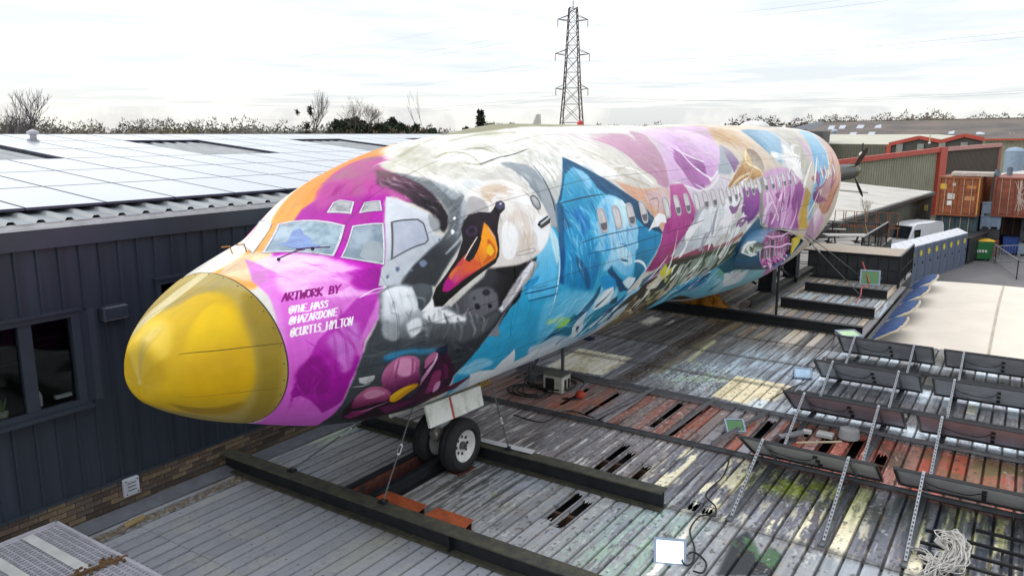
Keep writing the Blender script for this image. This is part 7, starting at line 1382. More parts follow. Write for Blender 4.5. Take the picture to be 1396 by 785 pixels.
def picnic(p,rz,label,top):
    t=thing('picnic_table',label,'picnic table',p,rz,'picnic tables on the terrace')
    for k in range(5): mb=MB(); mb.box(-.9,.9,-.37+k*.15,-.37+k*.15+.14,.72,.76); mb.build('table_board',top,t,local=True)
    for s in (-1,1):
        for k in (0,1): mb=MB(); y=s*.72-.14+k*.145; mb.box(-.9,.9,y,y+.135,.42,.455); mb.build('bench_board',top,t,local=True)
        for x in (-.6,.6): mb=MB(); mb.beam((x,s*.78,0),(x,s*.25,.72),.09,.045,upv=(1,0,0)); mb.build('leg',M_blk,t,local=True)
    for x in (-.6,.6): mb=MB(); mb.beam((x,-.85,.39),(x,.85,.39),.045,.09); mb.build('cross_bar',M_blk,t,local=True)
    return t
M_pt=pm('picnic_grey','a8a4a0',.6,var=.2,scale=8)
picnic((-6.35,35.6,0),R(30),'black-legged picnic table with grey top on the open terrace',M_pt)
picnic((-8.4,41.0,-.02),R(20),'second picnic table at the back of the terrace by the dark shed',M_pt)
M_rs=pm('rusty_bar','7c4426',.7,var=.4,scale=9)
st_=thing('stacked_chairs','stack of rusty metal chair frames against the low shed','stacked chairs',(-6.9,41.6,-.02))
for k in range(6):
    x=-8.0+k*.5
    for z in (0,.9): mb=MB(); mb.tube([(x,41.4,z*.6),(x,41.4,z*.6+.7),(x+.4,41.4,z*.6+.7),(x+.4,41.4,z*.6)],.025,5); mb.build('frame',M_rs,st_)
    mb=MB(); mb.tube([(x,41.4,.5),(x+.4,41.4,.5),(x+.4,41.9,.5),(x,41.9,.5)],.02,5); mb.build('frame',M_rs,st_)
def bare(name,p,h,spread,label,cat='tree',depth=5,r0=.1,seed=1,col='4c4038',lean=0,group=None,nb=3,trunk=.35,n=5):
    h*=.76; r_=random.Random(seed); tr=MB(); tw=MB()
    def br(p,d,L_,r,k):
        q=p; pts=[p]; 
        for s in range(3): d=(d+Vector((r_.gauss(0,.10),r_.gauss(0,.10),r_.gauss(.02,.06)))).normalized(); q=q+d*L_/3; pts.append(q)
        (tr if k<=1 else tw).tube(pts,[r,r*.88,r*.78,r*.66],n if k<2 else 3,cap=False)
        if k<depth:
            for j in range(nb+(1 if k>1 else 0)):
                a=r_.uniform(0,2*PI); u=Vector((math.cos(a),math.sin(a),0)); dd=(d*.75+u*spread*r_.uniform(.6,1.2)+Vector((0,0,.15))).normalized(); st=pts[3] if j<2 else pts[r_.choice((1,2,3))]
                br(st,dd,L_*r_.uniform(.58,.8),r*.55,k+1)
    br(Vector(p),Vector((lean,0,1)).normalized(),h*trunk,r0,0)
    t=thing(name,label,cat,p,0,group); m=pm('bark_'+col,col,.9,var=.3,scale=2); tr.build('trunk',m,t,smooth=True); tw.build('crown',m,t); return t
bare('bare_shrub',(-6.3,40.9,0),3.4,.55,'leafless pale shrub at the back of the terrace','shrub',4,.035,5,'8a8068',nb=3,trunk=.3)
# cream canopy with blue scallops
cn=thing('cream_canopy','large cream fabric canopy with blue scalloped edge beyond the solar panels','canopy',(2,25,0))
P=[]
x0,x1,y0,y1=-2.75,9.,20.6,31.2
for i in range(41):
    row=[]
    for j in range(41):
        x=x0+(x1-x0)*i/40; y=y0+(y1-y0)*j/40
        if i==0: x-=.12*math.sin(PI*((y-y0)/2.45%1))
        z=-.18+.38*math.sin(PI*min(1,i/30))*math.sin(PI*j/40)+.02*math.sin(j*1.1+i*.3)
        yy=y+(.5*math.sin(PI*i/40) if j==40 else 0); row.append((x,yy,z))
    P.append(row)
mb=MB(); mb.grid(P); mb.build('fabric',pm('canvas_cream','ddd3c2',.8,var=.10,scale=.9,bump=.35,bscale=2.2),cn,smooth='all')
mb=MB(); mb.grid([[(x,y,z-.05*(k)) for k in (0,1,5)] for x,y,z in [P[i][0] for i in range(41)]]); mb.build('front_valance',pm('canvas_edge','c0b49c',.8),cn)
for k in range(1,5):
    i=8*k; mb=MB(); mb.grid([[(x-.03,y,z+.008),(x+.03,y,z+.008)] for x,y,z in P[i]]); mb.build('seam',pm('canvas_seam','b8ad9a',.8),cn)
M_bl=pm('scallop_blue','164c88',.7,col2='0a2850',scale=6,stretch=(1,8,1))
for k in range(4):
    yc=21.6+k*2.5; G=[]
    for i in range(13):
        a=i/12; row=[]
        for j in range(8):
            b=j/7; y=yc-1.2+2.4*a; hgt=(1-abs(2*a-1)**3)**.45 if 0<a<1 else 0
            row.append((-3.0+.75*hgt*b**.8+.02*math.sin(i*6),y+.06*b,-.12+.42*hgt*math.sin(PI*b*.62)+.03*(i%2)))
        G.append(row)
    mb=MB(); mb.grid(G); sc_=mb.build('scallop',M_bl,cn,smooth='all'); mb=MB(); mb.tube([r[-1] for r in G],.035,6); mb.build('piping',pm('canvas_edge','c0b49c',.8),sc_,smooth=True)
# ================================================================ yard
M_asp=pm('yard_asphalt','6c6a6a',.85,var=.25,scale=.4,bump=.15,bscale=8)
mb=MB(); mb.add([(-30,15,-3.06),(40,15,-3.06),(40,85,-3.06),(-30,85,-3.06)],[(0,1,2,3)]); o=mb.build('yard',M_asp); struct(o); o['label']='grey asphalt yard below the terrace'
mb=MB(); g=4000; mb.add([(-g,-g,-3.1),(g,-g,-3.1),(g,g,-3.1),(-g,g,-3.1)],[(0,1,2,3)]); o=mb.build('ground',pm('field_green','4a4e34',.9,col2='5a5238',scale=.01,var=.3)); struct(o)
# toilets
def toilet():
    t=thing('portable_toilet','','portable toilet',(0,0,0),0,'row of portable toilets in the yard'); s=.55
    mb=MB(); mb.bbox(-s,s,-s,s,.0,2.05,.03); mb.build('cabin',pm('toilet_grey','5c6678',.5,var=.2,scale=2),t,local=True)
    mb=MB(); mb.add([(-s,-s,2.06),(s,-s,2.06),(s,s,2.06),(-s,s,2.06),(0,-s*.6,2.34),(0,s*.6,2.34)],[(0,1,4),(1,2,5,4),(2,3,5),(3,0,4,5),(0,3,2,1)]); mb.build('roof',pm('toilet_roof','cfd2d6',.5),t,local=True)
    mb=MB(); mb.box(s,s+.02,-.4,.4,.12,1.95); d=mb.build('door',pm('toilet_door','4c586c',.5,var=.2),t,local=True)
    mb=MB(); mb.lathe([(0,.0),(.17,.0),(.17,.012),(0,.012)],(s+.02,0,1.62),axis=(1,0,0),n=14); mb.build('sign',pm('sign_yellow','c8b820',.5),t,local=True)
    mb=MB(); mb.lathe([(0,.0),(.17,.0),(.17,.012),(0,.012)],(0,-s,1.62),axis=(0,-1,0),n=14); mb.build('sign',pm('sign_yellow','c8b820',.5),t,local=True)
    mb=MB(); mb.box(s+.02,s+.05,.28,.34,1.0,1.15); mb.build('handle',M_frm,t,local=True); return t
tl=toilet(); N_T=13
pos=[(-3.55-.27*i,54.9-1.17*i) for i in range(N_T)]
for i,(x,y) in enumerate(pos):
    nth=('first','second','third','fourth','fifth','sixth','seventh','eighth','ninth','tenth','eleventh','twelfth','thirteenth')[i]
    lab='grey portable toilet with white roof, %s in the row counting from the wheeled bins'%nth
    if i==0: tl.location=(x,y,-3.05); tl.rotation_euler=(0,0,R(-14)); tl['label']=lab
    else: dup(tl,(x,y,-3.05),R(-14),lab)
# van
def van(p,rz):
    t=thing('van','white panel van parked behind the toilets','van',p,rz); mw=pm('van_white','d4d6d8',.3,coat=.5,var=.08)
    prof=[(-2.6,.35),(-2.6,2.0),(-2.45,2.28),(1.0,2.3),(1.3,2.2),(2.0,1.35),(2.7,1.15),(2.85,.9),(2.85,.35)]
    mb=MB(); P=[]
    for xx,k in ((-.95,.93),(-.98,1),(.98,1),(.95,.93)): P.append([(y if False else xx*(1-.12*max(0,(z-1.2))/1.1),y*(.99 if k<1 else 1),z) for y,z in prof])
    mb.grid(P); mb.add(P[0],[tuple(range(len(prof)))]); mb.add(P[3],[tuple(range(len(prof)-1,-1,-1))]); mb.build('body',mw,t,smooth=True,local=True)
    mb=MB(); mb.add([(-.78,1.38,2.15),(.78,1.38,2.15),(.86,1.98,1.42),(-.86,1.98,1.42)],[(0,1,2,3)]); mb.v=[(x,y+.02,z+.03) for x,y,z in mb.v]; mb.build('windscreen',pm('van_glass','20262c',.1),t,local=True)
    for s in (-1,1):
        mb=MB(); mb.box(s*.9-.04,s*.9+.04,.6,1.35,1.4,1.95); mb.build('side_window',pm('van_glass','20262c',.1),t,local=True)
        for y in (-1.7,1.9): mb=MB(); mb.lathe([(0,-.1),(.2,-.11),(.34,-.1),(.34,.1),(.2,.11),(0,.1)],(s*.88,y,.34),axis=(1,0,0),n=18); mb.build('wheel',M_ty,t,smooth=True,local=True)
van((-6.3,57.5,-3.05),R(160))
# black bins row / wheeled bins
def wbin(col,lid,w=.6,d=.7,h=1.1,lab='',cat='wheelie bin',p=(0,0,0),rz=0,group=None,text=False):
    t=thing('wheeled_bin',lab,cat,p,rz,group); mb=MB(); k=.86
    mb.add([(-w/2*k,-d/2*k,.12),(w/2*k,-d/2*k,.12),(w/2*k,d/2*k,.12),(-w/2*k,d/2*k,.12),(-w/2,-d/2,h),(w/2,-d/2,h),(w/2,d/2,h),(-w/2,d/2,h)],[(0,3,2,1),(4,5,6,7),(0,1,5,4),(1,2,6,5),(2,3,7,6),(3,0,4,7)]); mb.build('body',pm('bin_'+col,col,.5,var=.2),t,local=True)
    mb=MB(); mb.bbox(-w/2-.03,w/2+.03,-d/2-.04,d/2+.02,h+.005,h+.09,.03); mb.build('lid',pm('lid_'+lid,lid,.5),t,local=True)
    for x in (-w*.35,w*.35):
        for y in (-d*.32,d*.32): mb=MB(); mb.lathe([(0,-.03),(.09,-.03),(.09,.03),(0,.03)],(x,y,.09),axis=(1,0,0),n=10); mb.build('wheel',M_dark,t,local=True)
    if text:
        mb=MB()
        for i in range(4): mb.box(-.32+.17*i,-.20+.17*i,-d/2*.96-.012,-d/2*.96-.002,.55,.72)
        mb.build('lettering',pm('letter_white','d0d4d0',.5),t,local=True)
    return t
for i in range(5): wbin('16181a','0e0e10',p=(-3.05+.16*i,56.3+.85*i,-3.05),rz=R(-14),h=1.6,w=.7,lab='tall black bin, %s from the toilets'%('first','second','third','fourth','fifth')[i],group='row of black bins')
wbin('1d6a34','c8a020',1.37,1.1,1.25,'green four-wheeled bin with a yellow lid in front of the containers','bin',(-2.35,58.6,-3.05),R(20),text=True)
wbin('1a3c80','142c60',1.0,1.0,1.15,'blue wheeled bin between the stacked crates','bin',(-.75,62.5,-3.05),R(10))
mb=MB(); mb.bbox(-2.05,-1.35,60.6,61.3,-3.05,-2.0,.03); tag(mb.build('red_crate',pm('crate_red','6a3424',.6)),'dull red box behind the green bin','box')
# crates stacks
def crate(p,col,lab,group):
    t=thing('pallet_box',lab,'crate',p,0,group); m=pm('crate_'+col,col,.5,var=.25,scale=4); w=.6
    mb=MB(); mb.bbox(-w,w,-w,w,.14,.80,.03); mb.build('box',m,t,local=True)
    mb=MB(); 
    for x in (-.5,0,.5): mb.box(x-.07,x+.07,-w,w,0,.135)
    mb.build('skids',m,t,local=True)
    mb=MB(); mb.bbox(-w-.03,w+.03,-w-.03,w+.03,.805,.86,.02); mb.build('rim',m,t,local=True)
    for k in range(4): mb=MB(); mb.box(-.5+k*.28,-.5+k*.28+.05,-w-.03,-w,.16,.78); mb.build('rib',m,t,local=True)
    return t
hs=('lowest','second from the ground','third from the ground','topmost')
for k in range(4): crate((-2.0,62.2,-3.05+.87*k),('2c3c30','3c3a40','8090a4','8496a8')[k],'pallet box, %s of the stack behind the green bin'%hs[k],'stacked pallet boxes')
for k in range(5): crate((.35,62.6,-3.05+.87*k),('8090a0','34383c','24262a','8c98a8','5c6470')[k],'pallet box, %s of the stack at the right edge'%(hs+('very top',))[k],'stacked pallet boxes')
for k in range(4): crate((1.8,62.6,-3.05+.87*k),('8090a0','34383c','8c98a8','7c8894')[k],'pallet box beyond the right edge stack, %s'%hs[k],'stacked pallet boxes')
# containers
def container(p,rz,col,lab,L_=6.06,doors=True,det=True):
    t=thing('shipping_container',lab,'container',p,rz,'shipping containers'); W_,H_=2.44,2.6; m=pm('cont_'+col,col,.6,var=.35,scale=1.6,bump=.1)
    def corr(axis,c,a0,a1,sgn):
        mb=MB(); n=int((a1-a0)/.28); pts=[]
        for i in range(n): a=a0+(a1-a0)*i/n; d=(a1-a0)/n; pts+=[(a,0),(a+d*.3,0),(a+d*.45,-.04*sgn),(a+d*.85,-.04*sgn)]
        pts.append((a1,0)); k=len(pts); f=(lambda a,o,z:(c+o,a,z)) if axis=='x' else (lambda a,o,z:(a,c+o,z))
        mb.add([f(a,o,.15) for a,o in pts]+[f(a,o,H_-.1) for a,o in pts],[(i,i+1,i+1+k,i+k) for i in range(k-1)]); mb.build('side_wall',m,t,local=True)
    corr('x',W_/2-.02,.1,L_-.1,1); corr('x',-W_/2+.02,.1,L_-.1,-1); corr('y',L_-.02,-W_/2+.1,W_/2-.1,1)
    mb=MB(); mb.box(-W_/2+.05,W_/2-.05,.05,L_-.05,H_-.06,H_-.03); mb.build('roof',m,t,local=True)
    mb=MB()
    for x in (-W_/2,W_/2-.12):
        for y in (0,L_-.12): mb.box(x,x+.12,y,y+.12,0,H_)
    for z in (0,H_-.12):
        for x in (-W_/2,W_/2-.1): mb.box(x,x+.1,.12,L_-.12,z,z+.118)
        for y in (0.001,L_-.101): mb.box(-W_/2+.12,W_/2-.12,y,y+.1,z+.001,z+.117)
    mb.build('corner_frame',m,t,local=True)
    for s in (-1,1):
        mb=MB(); x0,x1=(-W_/2+.13,-.01) if s<0 else (.01,W_/2-.13)
        mb.box(x0,x1,.05,.09,.13,H_-.13)
        for k in range(5): z=.2+k*.46; mb.box(x0+.05,x1-.05,.03,.05,z,z+.34)
        d=mb.build('door',m,t,local=True)
        for q in (.28,.72):
            mb=MB(); x=x0+(x1-x0)*q; mb.tube([(x,.0,.1),(x,.0,H_-.1)],.022,6); mb.build('lock_rod',pm('rod_pale','b49c84',.5),d,local=True)
    return t
ct=container((-4.0,60.3,-.44),R(-4),'8c4a26','rust-orange shipping container with its doors facing the yard, on top of the stack')
for x,z,w_,h_,c in ((-.95,1.95,.5,.36,'c89c30'),(-.28,2.1,.18,.2,'c8c0b0'),(-.4,1.3,.42,.4,'c8c4c0'),(-.45,.85,.3,.3,'d8d8d4'),(.75,1.95,.55,.2,'b87838'),(.7,1.2,.6,.28,'b87c4c')):
    mb=MB(); mb.box(x-w_/2,x+w_/2,.018,.026,z-h_/2,z+h_/2); mb.build('door_label',pm('label_'+c,c,.6),ct,local=True)
mb=MB(); mb.box(1.16,1.225,-.02,-.005,.1,2.5); mb.build('edge_highlight_strip',pm('strip_yellow','c89848',.6),ct,local=True)
container((-4.0,60.5,-3.05),R(-4),'34484e','dark green shipping container underneath the rust-orange one')
container((-.8,61.4,-.44),R(-4),'8a4a36','dull red-brown shipping container with splayed white cable on its front')
container((-1.0,64.2,-3.05),R(-4),'5c4038','brown shipping container underneath the dull red-brown one')
container((1.9,61.6,-.44),R(-4),'2c2c30','black shipping container at the right edge behind the crates')
mb=MB(); c=Vector((-.55,61.1,1.0))
for k in range(22):
    a=R(80+random.gauss(0,28))*(1 if k%2 else -1); mb.tube([c+Vector((random.gauss(0,.05),0,random.gauss(0,.1))),c+Vector((.3*math.cos(a),-.03,.5*math.sin(a))),c+Vector((.55*math.cos(a)+random.gauss(0,.1),0,1.0*math.sin(a)))],.014,4)
tag(mb.build('cable_bundle',pm('cable_white','c0b4a8',.6)),'splayed bundle of pale cable hanging on the red-brown container','cable bundle')
mb=MB(); mb.bbox(-4.6,-2.1,61.5,63.5,2.18,2.42,.03); tag(mb.build('roof_sheets',pm('sheets_pale','b4aca0',.6,var=.3)),'pile of pale sheets on top of the orange container','sheets')
for i,(x,y,s) in enumerate(((-1.95,62,.3),(-1.3,65,.35),(1.3,66,.6))):
    t=thing('roof_drum',('small grey drum on the edge of the orange container','grey drum behind the small one','tall blue-grey drum above the red-brown container')[i],'drum',(x,y,2.17)); mb=MB(); mb.lathe([(0,0),(s*.5,0),(s*.52,s*.3),(s*.5,s*.35),(s*.52,s*1.0),(s*.5,s*1.5),(0,s*1.5)],(x,y,2.17),n=14); mb.build('body',pm('drum_grey','5c6874',.5,var=.3),t,smooth=True); mb=MB(); mb.lathe([(s*.3,s*1.5),(s*.3,s*1.56),(0,s*1.56)],(x,y,2.17),n=10); mb.build('cap',M_dark,t)
# barrier
bf=thing('steel_barrier','galvanised crowd barrier at the right edge of the yard','barrier',(-.6,52,-3.05))
bp=[(-1.35,58.0),(-.35,51.0),(1.2,50.0)]; z0=-3.05
for a,b in (((-1.9,60.2),(-1.35,57.6)),((-1.35,57.6),(-.1,51.6)),((-1.35,57.6),(1.5,60.3)),((-.1,51.6),(2.5,52.2))):
    A_=Vector((a[0],a[1],z0));B_=Vector((b[0],b[1],z0))
    for zz_ in (1.1,.15): mb=MB(); mb.beam(A_+Vector((0,0,zz_)),B_+Vector((0,0,zz_)),.05,.05); mb.build('rail',M_galv,bf)
    for e in (A_,B_): mb=MB(); mb.beam(e,e+Vector((0,0,1.12)),.05,.05); mb.build('post',M_galv,bf)
    mb=MB(); k=int((B_-A_).length/.2)
    for i in range(k): p=A_+(B_-A_)*(i+.5)/k; mb.beam(p+Vector((0,0,.15)),p+Vector((0,0,1.1)),.012,.012)
    mb.build('bars',M_galv,bf)['kind']='stuff'
# ---- low pale-roofed shed behind the tail
def V3(t): return Vector(t)
E1,E2=V3((-8.59,35.57,0.50)),V3((-6.25,68.18,0.50)); E0=E1+(E1-E2)*.25
sh=thing('low_shed','long low shed with dark timber-green walls and pale sheet roof behind the tail','shed',tuple((E1+E2)/2-Vector((0,0,3.5)))); d=(E2-E0)
mw=pm('shed_green','4c4c42',.7,col2='3a3a34',scale=1.2,var=.2)
mb=MB(); k=90; pts=[]
for i in range(k): pts+=[(i/k,0),((i+.6)/k,0),((i+.7)/k,.05),((i+.9)/k,.05)]
pts.append((1,0)); nrm=Vector((d.y,-d.x,0)).normalized(); m=len(pts)
mb.add([tuple(E0+d*a+nrm*o-Vector((0,0,3.6))) for a,o in pts]+[tuple(E0+d*a+nrm*o) for a,o in pts],[(i,i+1,i+1+m,i+m) for i in range(m-1)]); mb.build('wall',mw,sh)
mb=MB(); mb.beam(E0+nrm*.12+Vector((0,0,.0)),E2+nrm*.12,.2,.22); mb.build('gutter',pm('gutter_dark','3c3c3c',.5),sh)
Bk0,Bk1=V3((-14.64,60.47,1.75)),V3((-5.14,58.83,1.20))
Bk0=E0-nrm*18+Vector((0,0,1.5)); Bk1=E2-nrm*7.5+Vector((0,0,.55)); Em=E1
nst=14
for i in range(nst):
    a,b=i/nst,(i+1)/nst; A0=E0.lerp(E2,a);A1=E0.lerp(E2,b);B0=Bk0.lerp(Bk1,a);B1=Bk0.lerp(Bk1,b); up_=Vector((0,0,.12+.01*(i%2)))
    mb=MB(); mb.add([tuple(v+up_) for v in (A0,A1,B1,B0)],[(0,1,2,3)]); mb.build('roof_panel',pm('shed_roof_pale','b9b6ac',.6,col2='a4a096',scale=.5,var=.15),sh)
for i in range(4):
    a=.30+.17*i; A0=E0.lerp(E2,a)+(Bk0.lerp(Bk1,a)-E0.lerp(E2,a))*.30; B0=E0.lerp(E2,a-.05)+(Bk0.lerp(Bk1,a-.05)-E0.lerp(E2,a-.05))*.85; mb=MB(); mb.beam(A0+Vector((0,0,.16)),B0+Vector((0,0,.16)),.35,.04); mb.build('rooflight_strip',pm('strip_dark','6c6860',.6),sh)
mb=MB(); c=E0.lerp(E2,.93)+nrm*.15; mb.box(c.x-.12,c.x+.12,c.y-.12,c.y+.12,-.6,-.2); mb.build('wall_light',pm('light_yellow','c8c060',.4),sh)
# ---- sage shed with red trim
M_sage=pm('sage_cladding','8a8a76',.6,col2='7c7c68',scale=.6,var=.12); M_red=pm('trim_red','b04838',.5,var=.15,scale=2); M_brn=pm('brown_cladding','4c4238',.6,var=.15,scale=.8)
SA,SB,SC=V3((-14.29,74.52,2.50)),V3((-7.89,90.20,3.40)),V3((-3.42,106.33,3.70)); SA=SB+(SA-SB)*1.25
sg=thing('sage_shed','tall sage-green clad shed with bright red trim and a brown end wall','warehouse',tuple(SB-Vector((0,0,6.5))))
def corrwall(nm,a,b,zb,mat,par,pitch=.4,dep=.06):
    d=b-a; L_=d.length; n=int(L_/pitch); nr=Vector((d.y,-d.x,0)).normalized(); pts=[]
    for i in range(n): pts+=[(i/n,0),((i+.45)/n,0),((i+.55)/n,dep),((i+.9)/n,dep)]
    pts.append((1,0)); m=len(pts); mb=MB(); mb.add([tuple(Vector((a.x,a.y,zb))+Vector((d.x,d.y,0))*t_+nr*o) for t_,o in pts]+[tuple(a+d*t_+nr*o) for t_,o in pts],[(i,i+1,i+1+m,i+m) for i in range(m-1)]); return mb.build(nm,mat,par)
corrwall('wall',SA,SB,-3.1,M_sage,sg); corrwall('end_wall',SB,SC,-3.1,M_brn,sg,.35)
nr=Vector(((SB-SA).y,-(SB-SA).x,0)).normalized(); nr2=Vector(((SC-SB).y,-(SC-SB).x,0)).normalized()
mb=MB(); mb.beam(SA+nr*.15+Vector((0,0,.05)),SB+nr*.15+Vector((0,0,.05)),.3,.45); mb.build('red_fascia',M_red,sg)
mb=MB(); mb.beam(SB+nr2*.15+Vector((0,0,.05)),SC+nr2*.15+Vector((0,0,.05)),.3,.40); mb.build('pink_fascia',pm('trim_faded','b88078',.5),sg)
mb=MB(); mb.beam(SB+nr*.16+Vector((0,0,-6.5)),SB+nr*.16+Vector((0,0,.3)),1.3,.4,upv=tuple(nr)); mb.build('red_corner',M_red,sg)
mb=MB(); mb.beam(SC+nr2*.14+Vector((0,0,-6.5)),SC+nr2*.14+Vector((0,0,.2)),.3,.3); mb.build('pink_corner',pm('trim_faded','b88078',.5),sg)
bk_=Vector((-nr.x,-nr.y,0))*12
mb=MB(); mb.add([tuple(SA-Vector((0,0,.1))),tuple(SB-Vector((0,0,.1))),tuple(SB+bk_-Vector((0,0,1.5))),tuple(SA+bk_-Vector((0,0,1.5)))],[(0,1,2,3)]); mb.build('roof',pm('roof_grey','8c8a84',.7),sg)
# ---- second shed with gables
def at_y(t): return Vector(t)
G=thing('gabled_shed','pale-roofed shed with low red-edged gables behind the sage shed','warehouse',(-20,150,-3.1))
A=V3((-36.16,150.00,4.00));B=V3((-21.15,150.00,3.25))
p=[(-21.14,150.00,3.19),(-16.60,150.00,4.38),(-13.25,150.00,3.73),(-9.93,150.00,4.75),(-7.06,150.00,4.11)]
mb=MB(); mb.add([tuple(v) for v in p]+[(v[0],v[1],-3.1) for v in p],[(0,1,6,5),(1,2,7,6),(2,3,8,7),(3,4,9,8)]); mb.build('gable_wall',pm('gable_dark','4c4a46',.6,var=.3,scale=.5),G)
for i in range(4):
    mb=MB(); mb.beam(V3(p[i])+Vector((0,-.15,0)),V3(p[i+1])+Vector((0,-.15,0)),.4,.6); mb.build('red_verge',M_red,G)
mb=MB(); mb.beam(V3(p[0])+Vector((0,-.15,-.15)),(p[0][0],149.8,-3.1),.7,.4); mb.build('red_post',M_red,G)
for i in range(5):
    x=p[0][0]+1.2+i*3.2; mb=MB(); mb.box(x,x+1.0,149.7,149.9,-1,p[0][2]+.1+.3*(1 if i in(2,3) else 0)); mb.build('pale_panel',pm('panel_pale','8c8c84',.5),G)
mb=MB(); mb.add([(-52,158,p[0][2]+.1),(p[0][0],150,p[0][2]),(p[1][0],150,p[1][2]),(p[1][0],180,4.85),(-52,180,4.85)],[(0,1,2,3,4)]); mb.add([p[1],p[2],(p[2][0],180,4.6),(p[1][0],180,4.85)],[(0,1,2,3)]); mb.add([p[2],p[3],(p[3][0],180,4.9),(p[2][0],180,4.6)],[(0,1,2,3)]); mb.build('roof',pm('roof_pale_olive','b4b2a0',.7,var=.12,scale=.2),G)
corrwall('side_wall',Vector((-52,158,p[0][2])),Vector((p[0][0],150,p[0][2]-.1)),-3.1,pm('sage_dark','5c5a4c',.6),G,.5)
# ---- right hand sage wall & white roof
T=thing('far_right_shed','sage-green shed with thin red eave at the right edge, pale tank beside it','warehouse',(0,98,-3.1))
corrwall('wall',V3((-6.77,140.00,4.01)),V3((4.17,140.00,4.16)),-3.1,M_sage,T,.5); mb=MB(); mb.beam((-6.76,139.60,4.12),(4.14,139.60,4.27),.3,.25); mb.build('red_eave',M_red,T)
mb=MB(); q=(-2.11,120.00,2.83); mb.lathe([(0,-5),(1.1,-6),(1.1,.0),(.8,.35),(0,.5)],q,n=18); tag(mb.build('silo_tank',pm('tank_blue','8a9cb0',.5,var=.2),None,smooth=True),'pale blue-grey tank standing against the far right shed','tank')
mb=MB(); mb.add([(-2.73,98.39,0.90),(0.90,113.55,0.90),(0.78,83.48,0.90),(-2.00,75.61,0.90)],[(0,1,2,3)]); t=thing('pale_lean_to','pale flat lean-to roof with pink edge behind the containers','shed',(-1.97,182.76,-3.10)); mb.build('roof',pm('leanto','c4c0ba',.6),t); mb=MB(); mb.beam((-2.03,76.53,0.85),(0.79,84.50,0.85),.2,.6); mb.build('pink_edge',pm('trim_faded','b88078',.5),t)
# little roof things
for i,(px,lab) in enumerate((((-10.13,60.00,3.45),'short white and black stub mast on the red fascia left of centre'),((-14.76,148.00,3.38),'cream post with a white lamp on the red gable'))):
    t=thing('roof_mast',lab,'mast',px); mb=MB(); mb.tube([px,(px[0],px[1],px[2]+(.9 if i==0 else 1.4))],.09 if i else .06,6); mb.build('post',pm('mast_%d'%i,('24242a','c4b480')[i],.5),t); mb=MB(); mb.ico((px[0],px[1],px[2]+.1),.22,0); mb.build('lamp',pm('mast_lamp','d4d0d4',.4),t)
# ---- far asbestos-roofed warehouse
FW=thing('far_warehouse','very long grey-brown fibre cement roof with scattered rooflights on the horizon','warehouse',(-10,150,-3.1))
ra,rb,rc,rd_=(-49.51,230.00,8.06),(3.40,230.00,8.76),(3.27,190.00,3.92),(-48.30,190.00,3.89)
mb=MB(); n=60
P0=[V3(rd_).lerp(V3(rc),i/n) for i in range(n+1)];P1=[V3(ra).lerp(V3(rb),i/n) for i in range(n+1)]
mb.grid([[tuple(a.lerp(b,j/8)+Vector((0,0,.03*(i%2)))) for j in range(9)] for i,(a,b) in enumerate(zip(P0,P1))]); mb.build('roof',pm('fibre_cement','4c4844',.85,col2='6a5e54',scale=.12,var=.3,stretch=(1,1,1),bump=.1,bscale=2),FW)
mb=MB(); mb.add([rd_,rc,(rc[0],rc[1],-3.1),(rd_[0],rd_[1],-3.1)],[(0,1,2,3)]); mb.build('wall',M_sage,FW)
mb=MB(); mb.beam(ra,rb,.6,.35); mb.build('ridge',pm('ridge_moss','5c5844',.8),FW)
nrm_=(V3(rc)-V3(rd_)).cross(V3(ra)-V3(rd_)).normalized(); 
if nrm_.z<0: nrm_=-nrm_
def onroof(px,py):
    # baked pixel -> roof plane
    return None
for (a,b,c,d_) in ((S0,S1,S2,S3) for (S0,S1,S2,S3) in [
 ((-31.45,150.00,5.76),(-30.45,150.00,5.76),(-31.13,155.00,6.45),(-32.16,155.00,6.45)),((-29.60,150.00,5.89),(-28.61,150.00,5.88),(-29.24,155.00,6.50),(-30.25,155.00,6.51)),((-26.68,150.00,5.94),(-25.60,150.00,5.94),(-26.13,155.00,6.55),(-27.24,155.00,6.56)),((-23.71,150.00,5.99),(-22.66,150.00,5.99),(-23.10,155.00,6.62),(-24.19,155.00,6.63)),
 ((-26.97,145.00,4.62),(-25.92,145.00,4.62),(-26.38,150.00,5.24),(-27.47,150.00,5.24)),((-23.96,145.00,4.75),(-22.93,145.00,4.75),(-23.42,150.00,5.30),(-24.48,150.00,5.30)),((-31.29,145.00,4.68),(-30.44,145.00,4.68),(-31.15,150.00,5.12),(-32.02,150.00,5.12)),((-11.98,145.00,4.99),(-11.16,145.00,4.99),(-11.29,150.00,5.64),(-12.03,150.00,5.65)),((-8.10,145.00,4.93),(-6.91,145.00,4.93),(-7.04,154.00,6.19),(-8.20,154.00,6.19)),((-11.82,152.00,6.26),(-10.96,152.00,6.25),(-11.12,158.00,6.92),(-12.01,158.00,6.93)),((-3.60,145.00,5.05),(-2.92,145.00,5.05),(-2.79,150.00,5.62),(-3.48,150.00,5.62))]):
    # set each rooflight 12 cm proud of the slope
    pts=[]
    for p in (a,b,c,d_):
        v=V3(p); cam0=Vector((0,0,5.0)); dr_=(v-cam0); t_=nrm_.dot(V3(rd_)+nrm_*.16-cam0)/nrm_.dot(dr_); pts.append(tuple(cam0+dr_*t_))
    mb=MB(); mb.prism(pts,(0,0,-.2)); mb.build('rooflight',pm('rooflight_pale','a8aeb8',.4),FW)
mb=MB(); q=(-37.88,188.00,4.26); mb.lathe([(0,0),(.35,0),(.35,1.0),(.7,1.1),(.7,1.5),(0,1.8)],q,n=12); tag(mb.build('roof_vent',pm('vent_pale','b0b8c4',.5),None),'pale roof vent on the near slope of the far warehouse','vent')
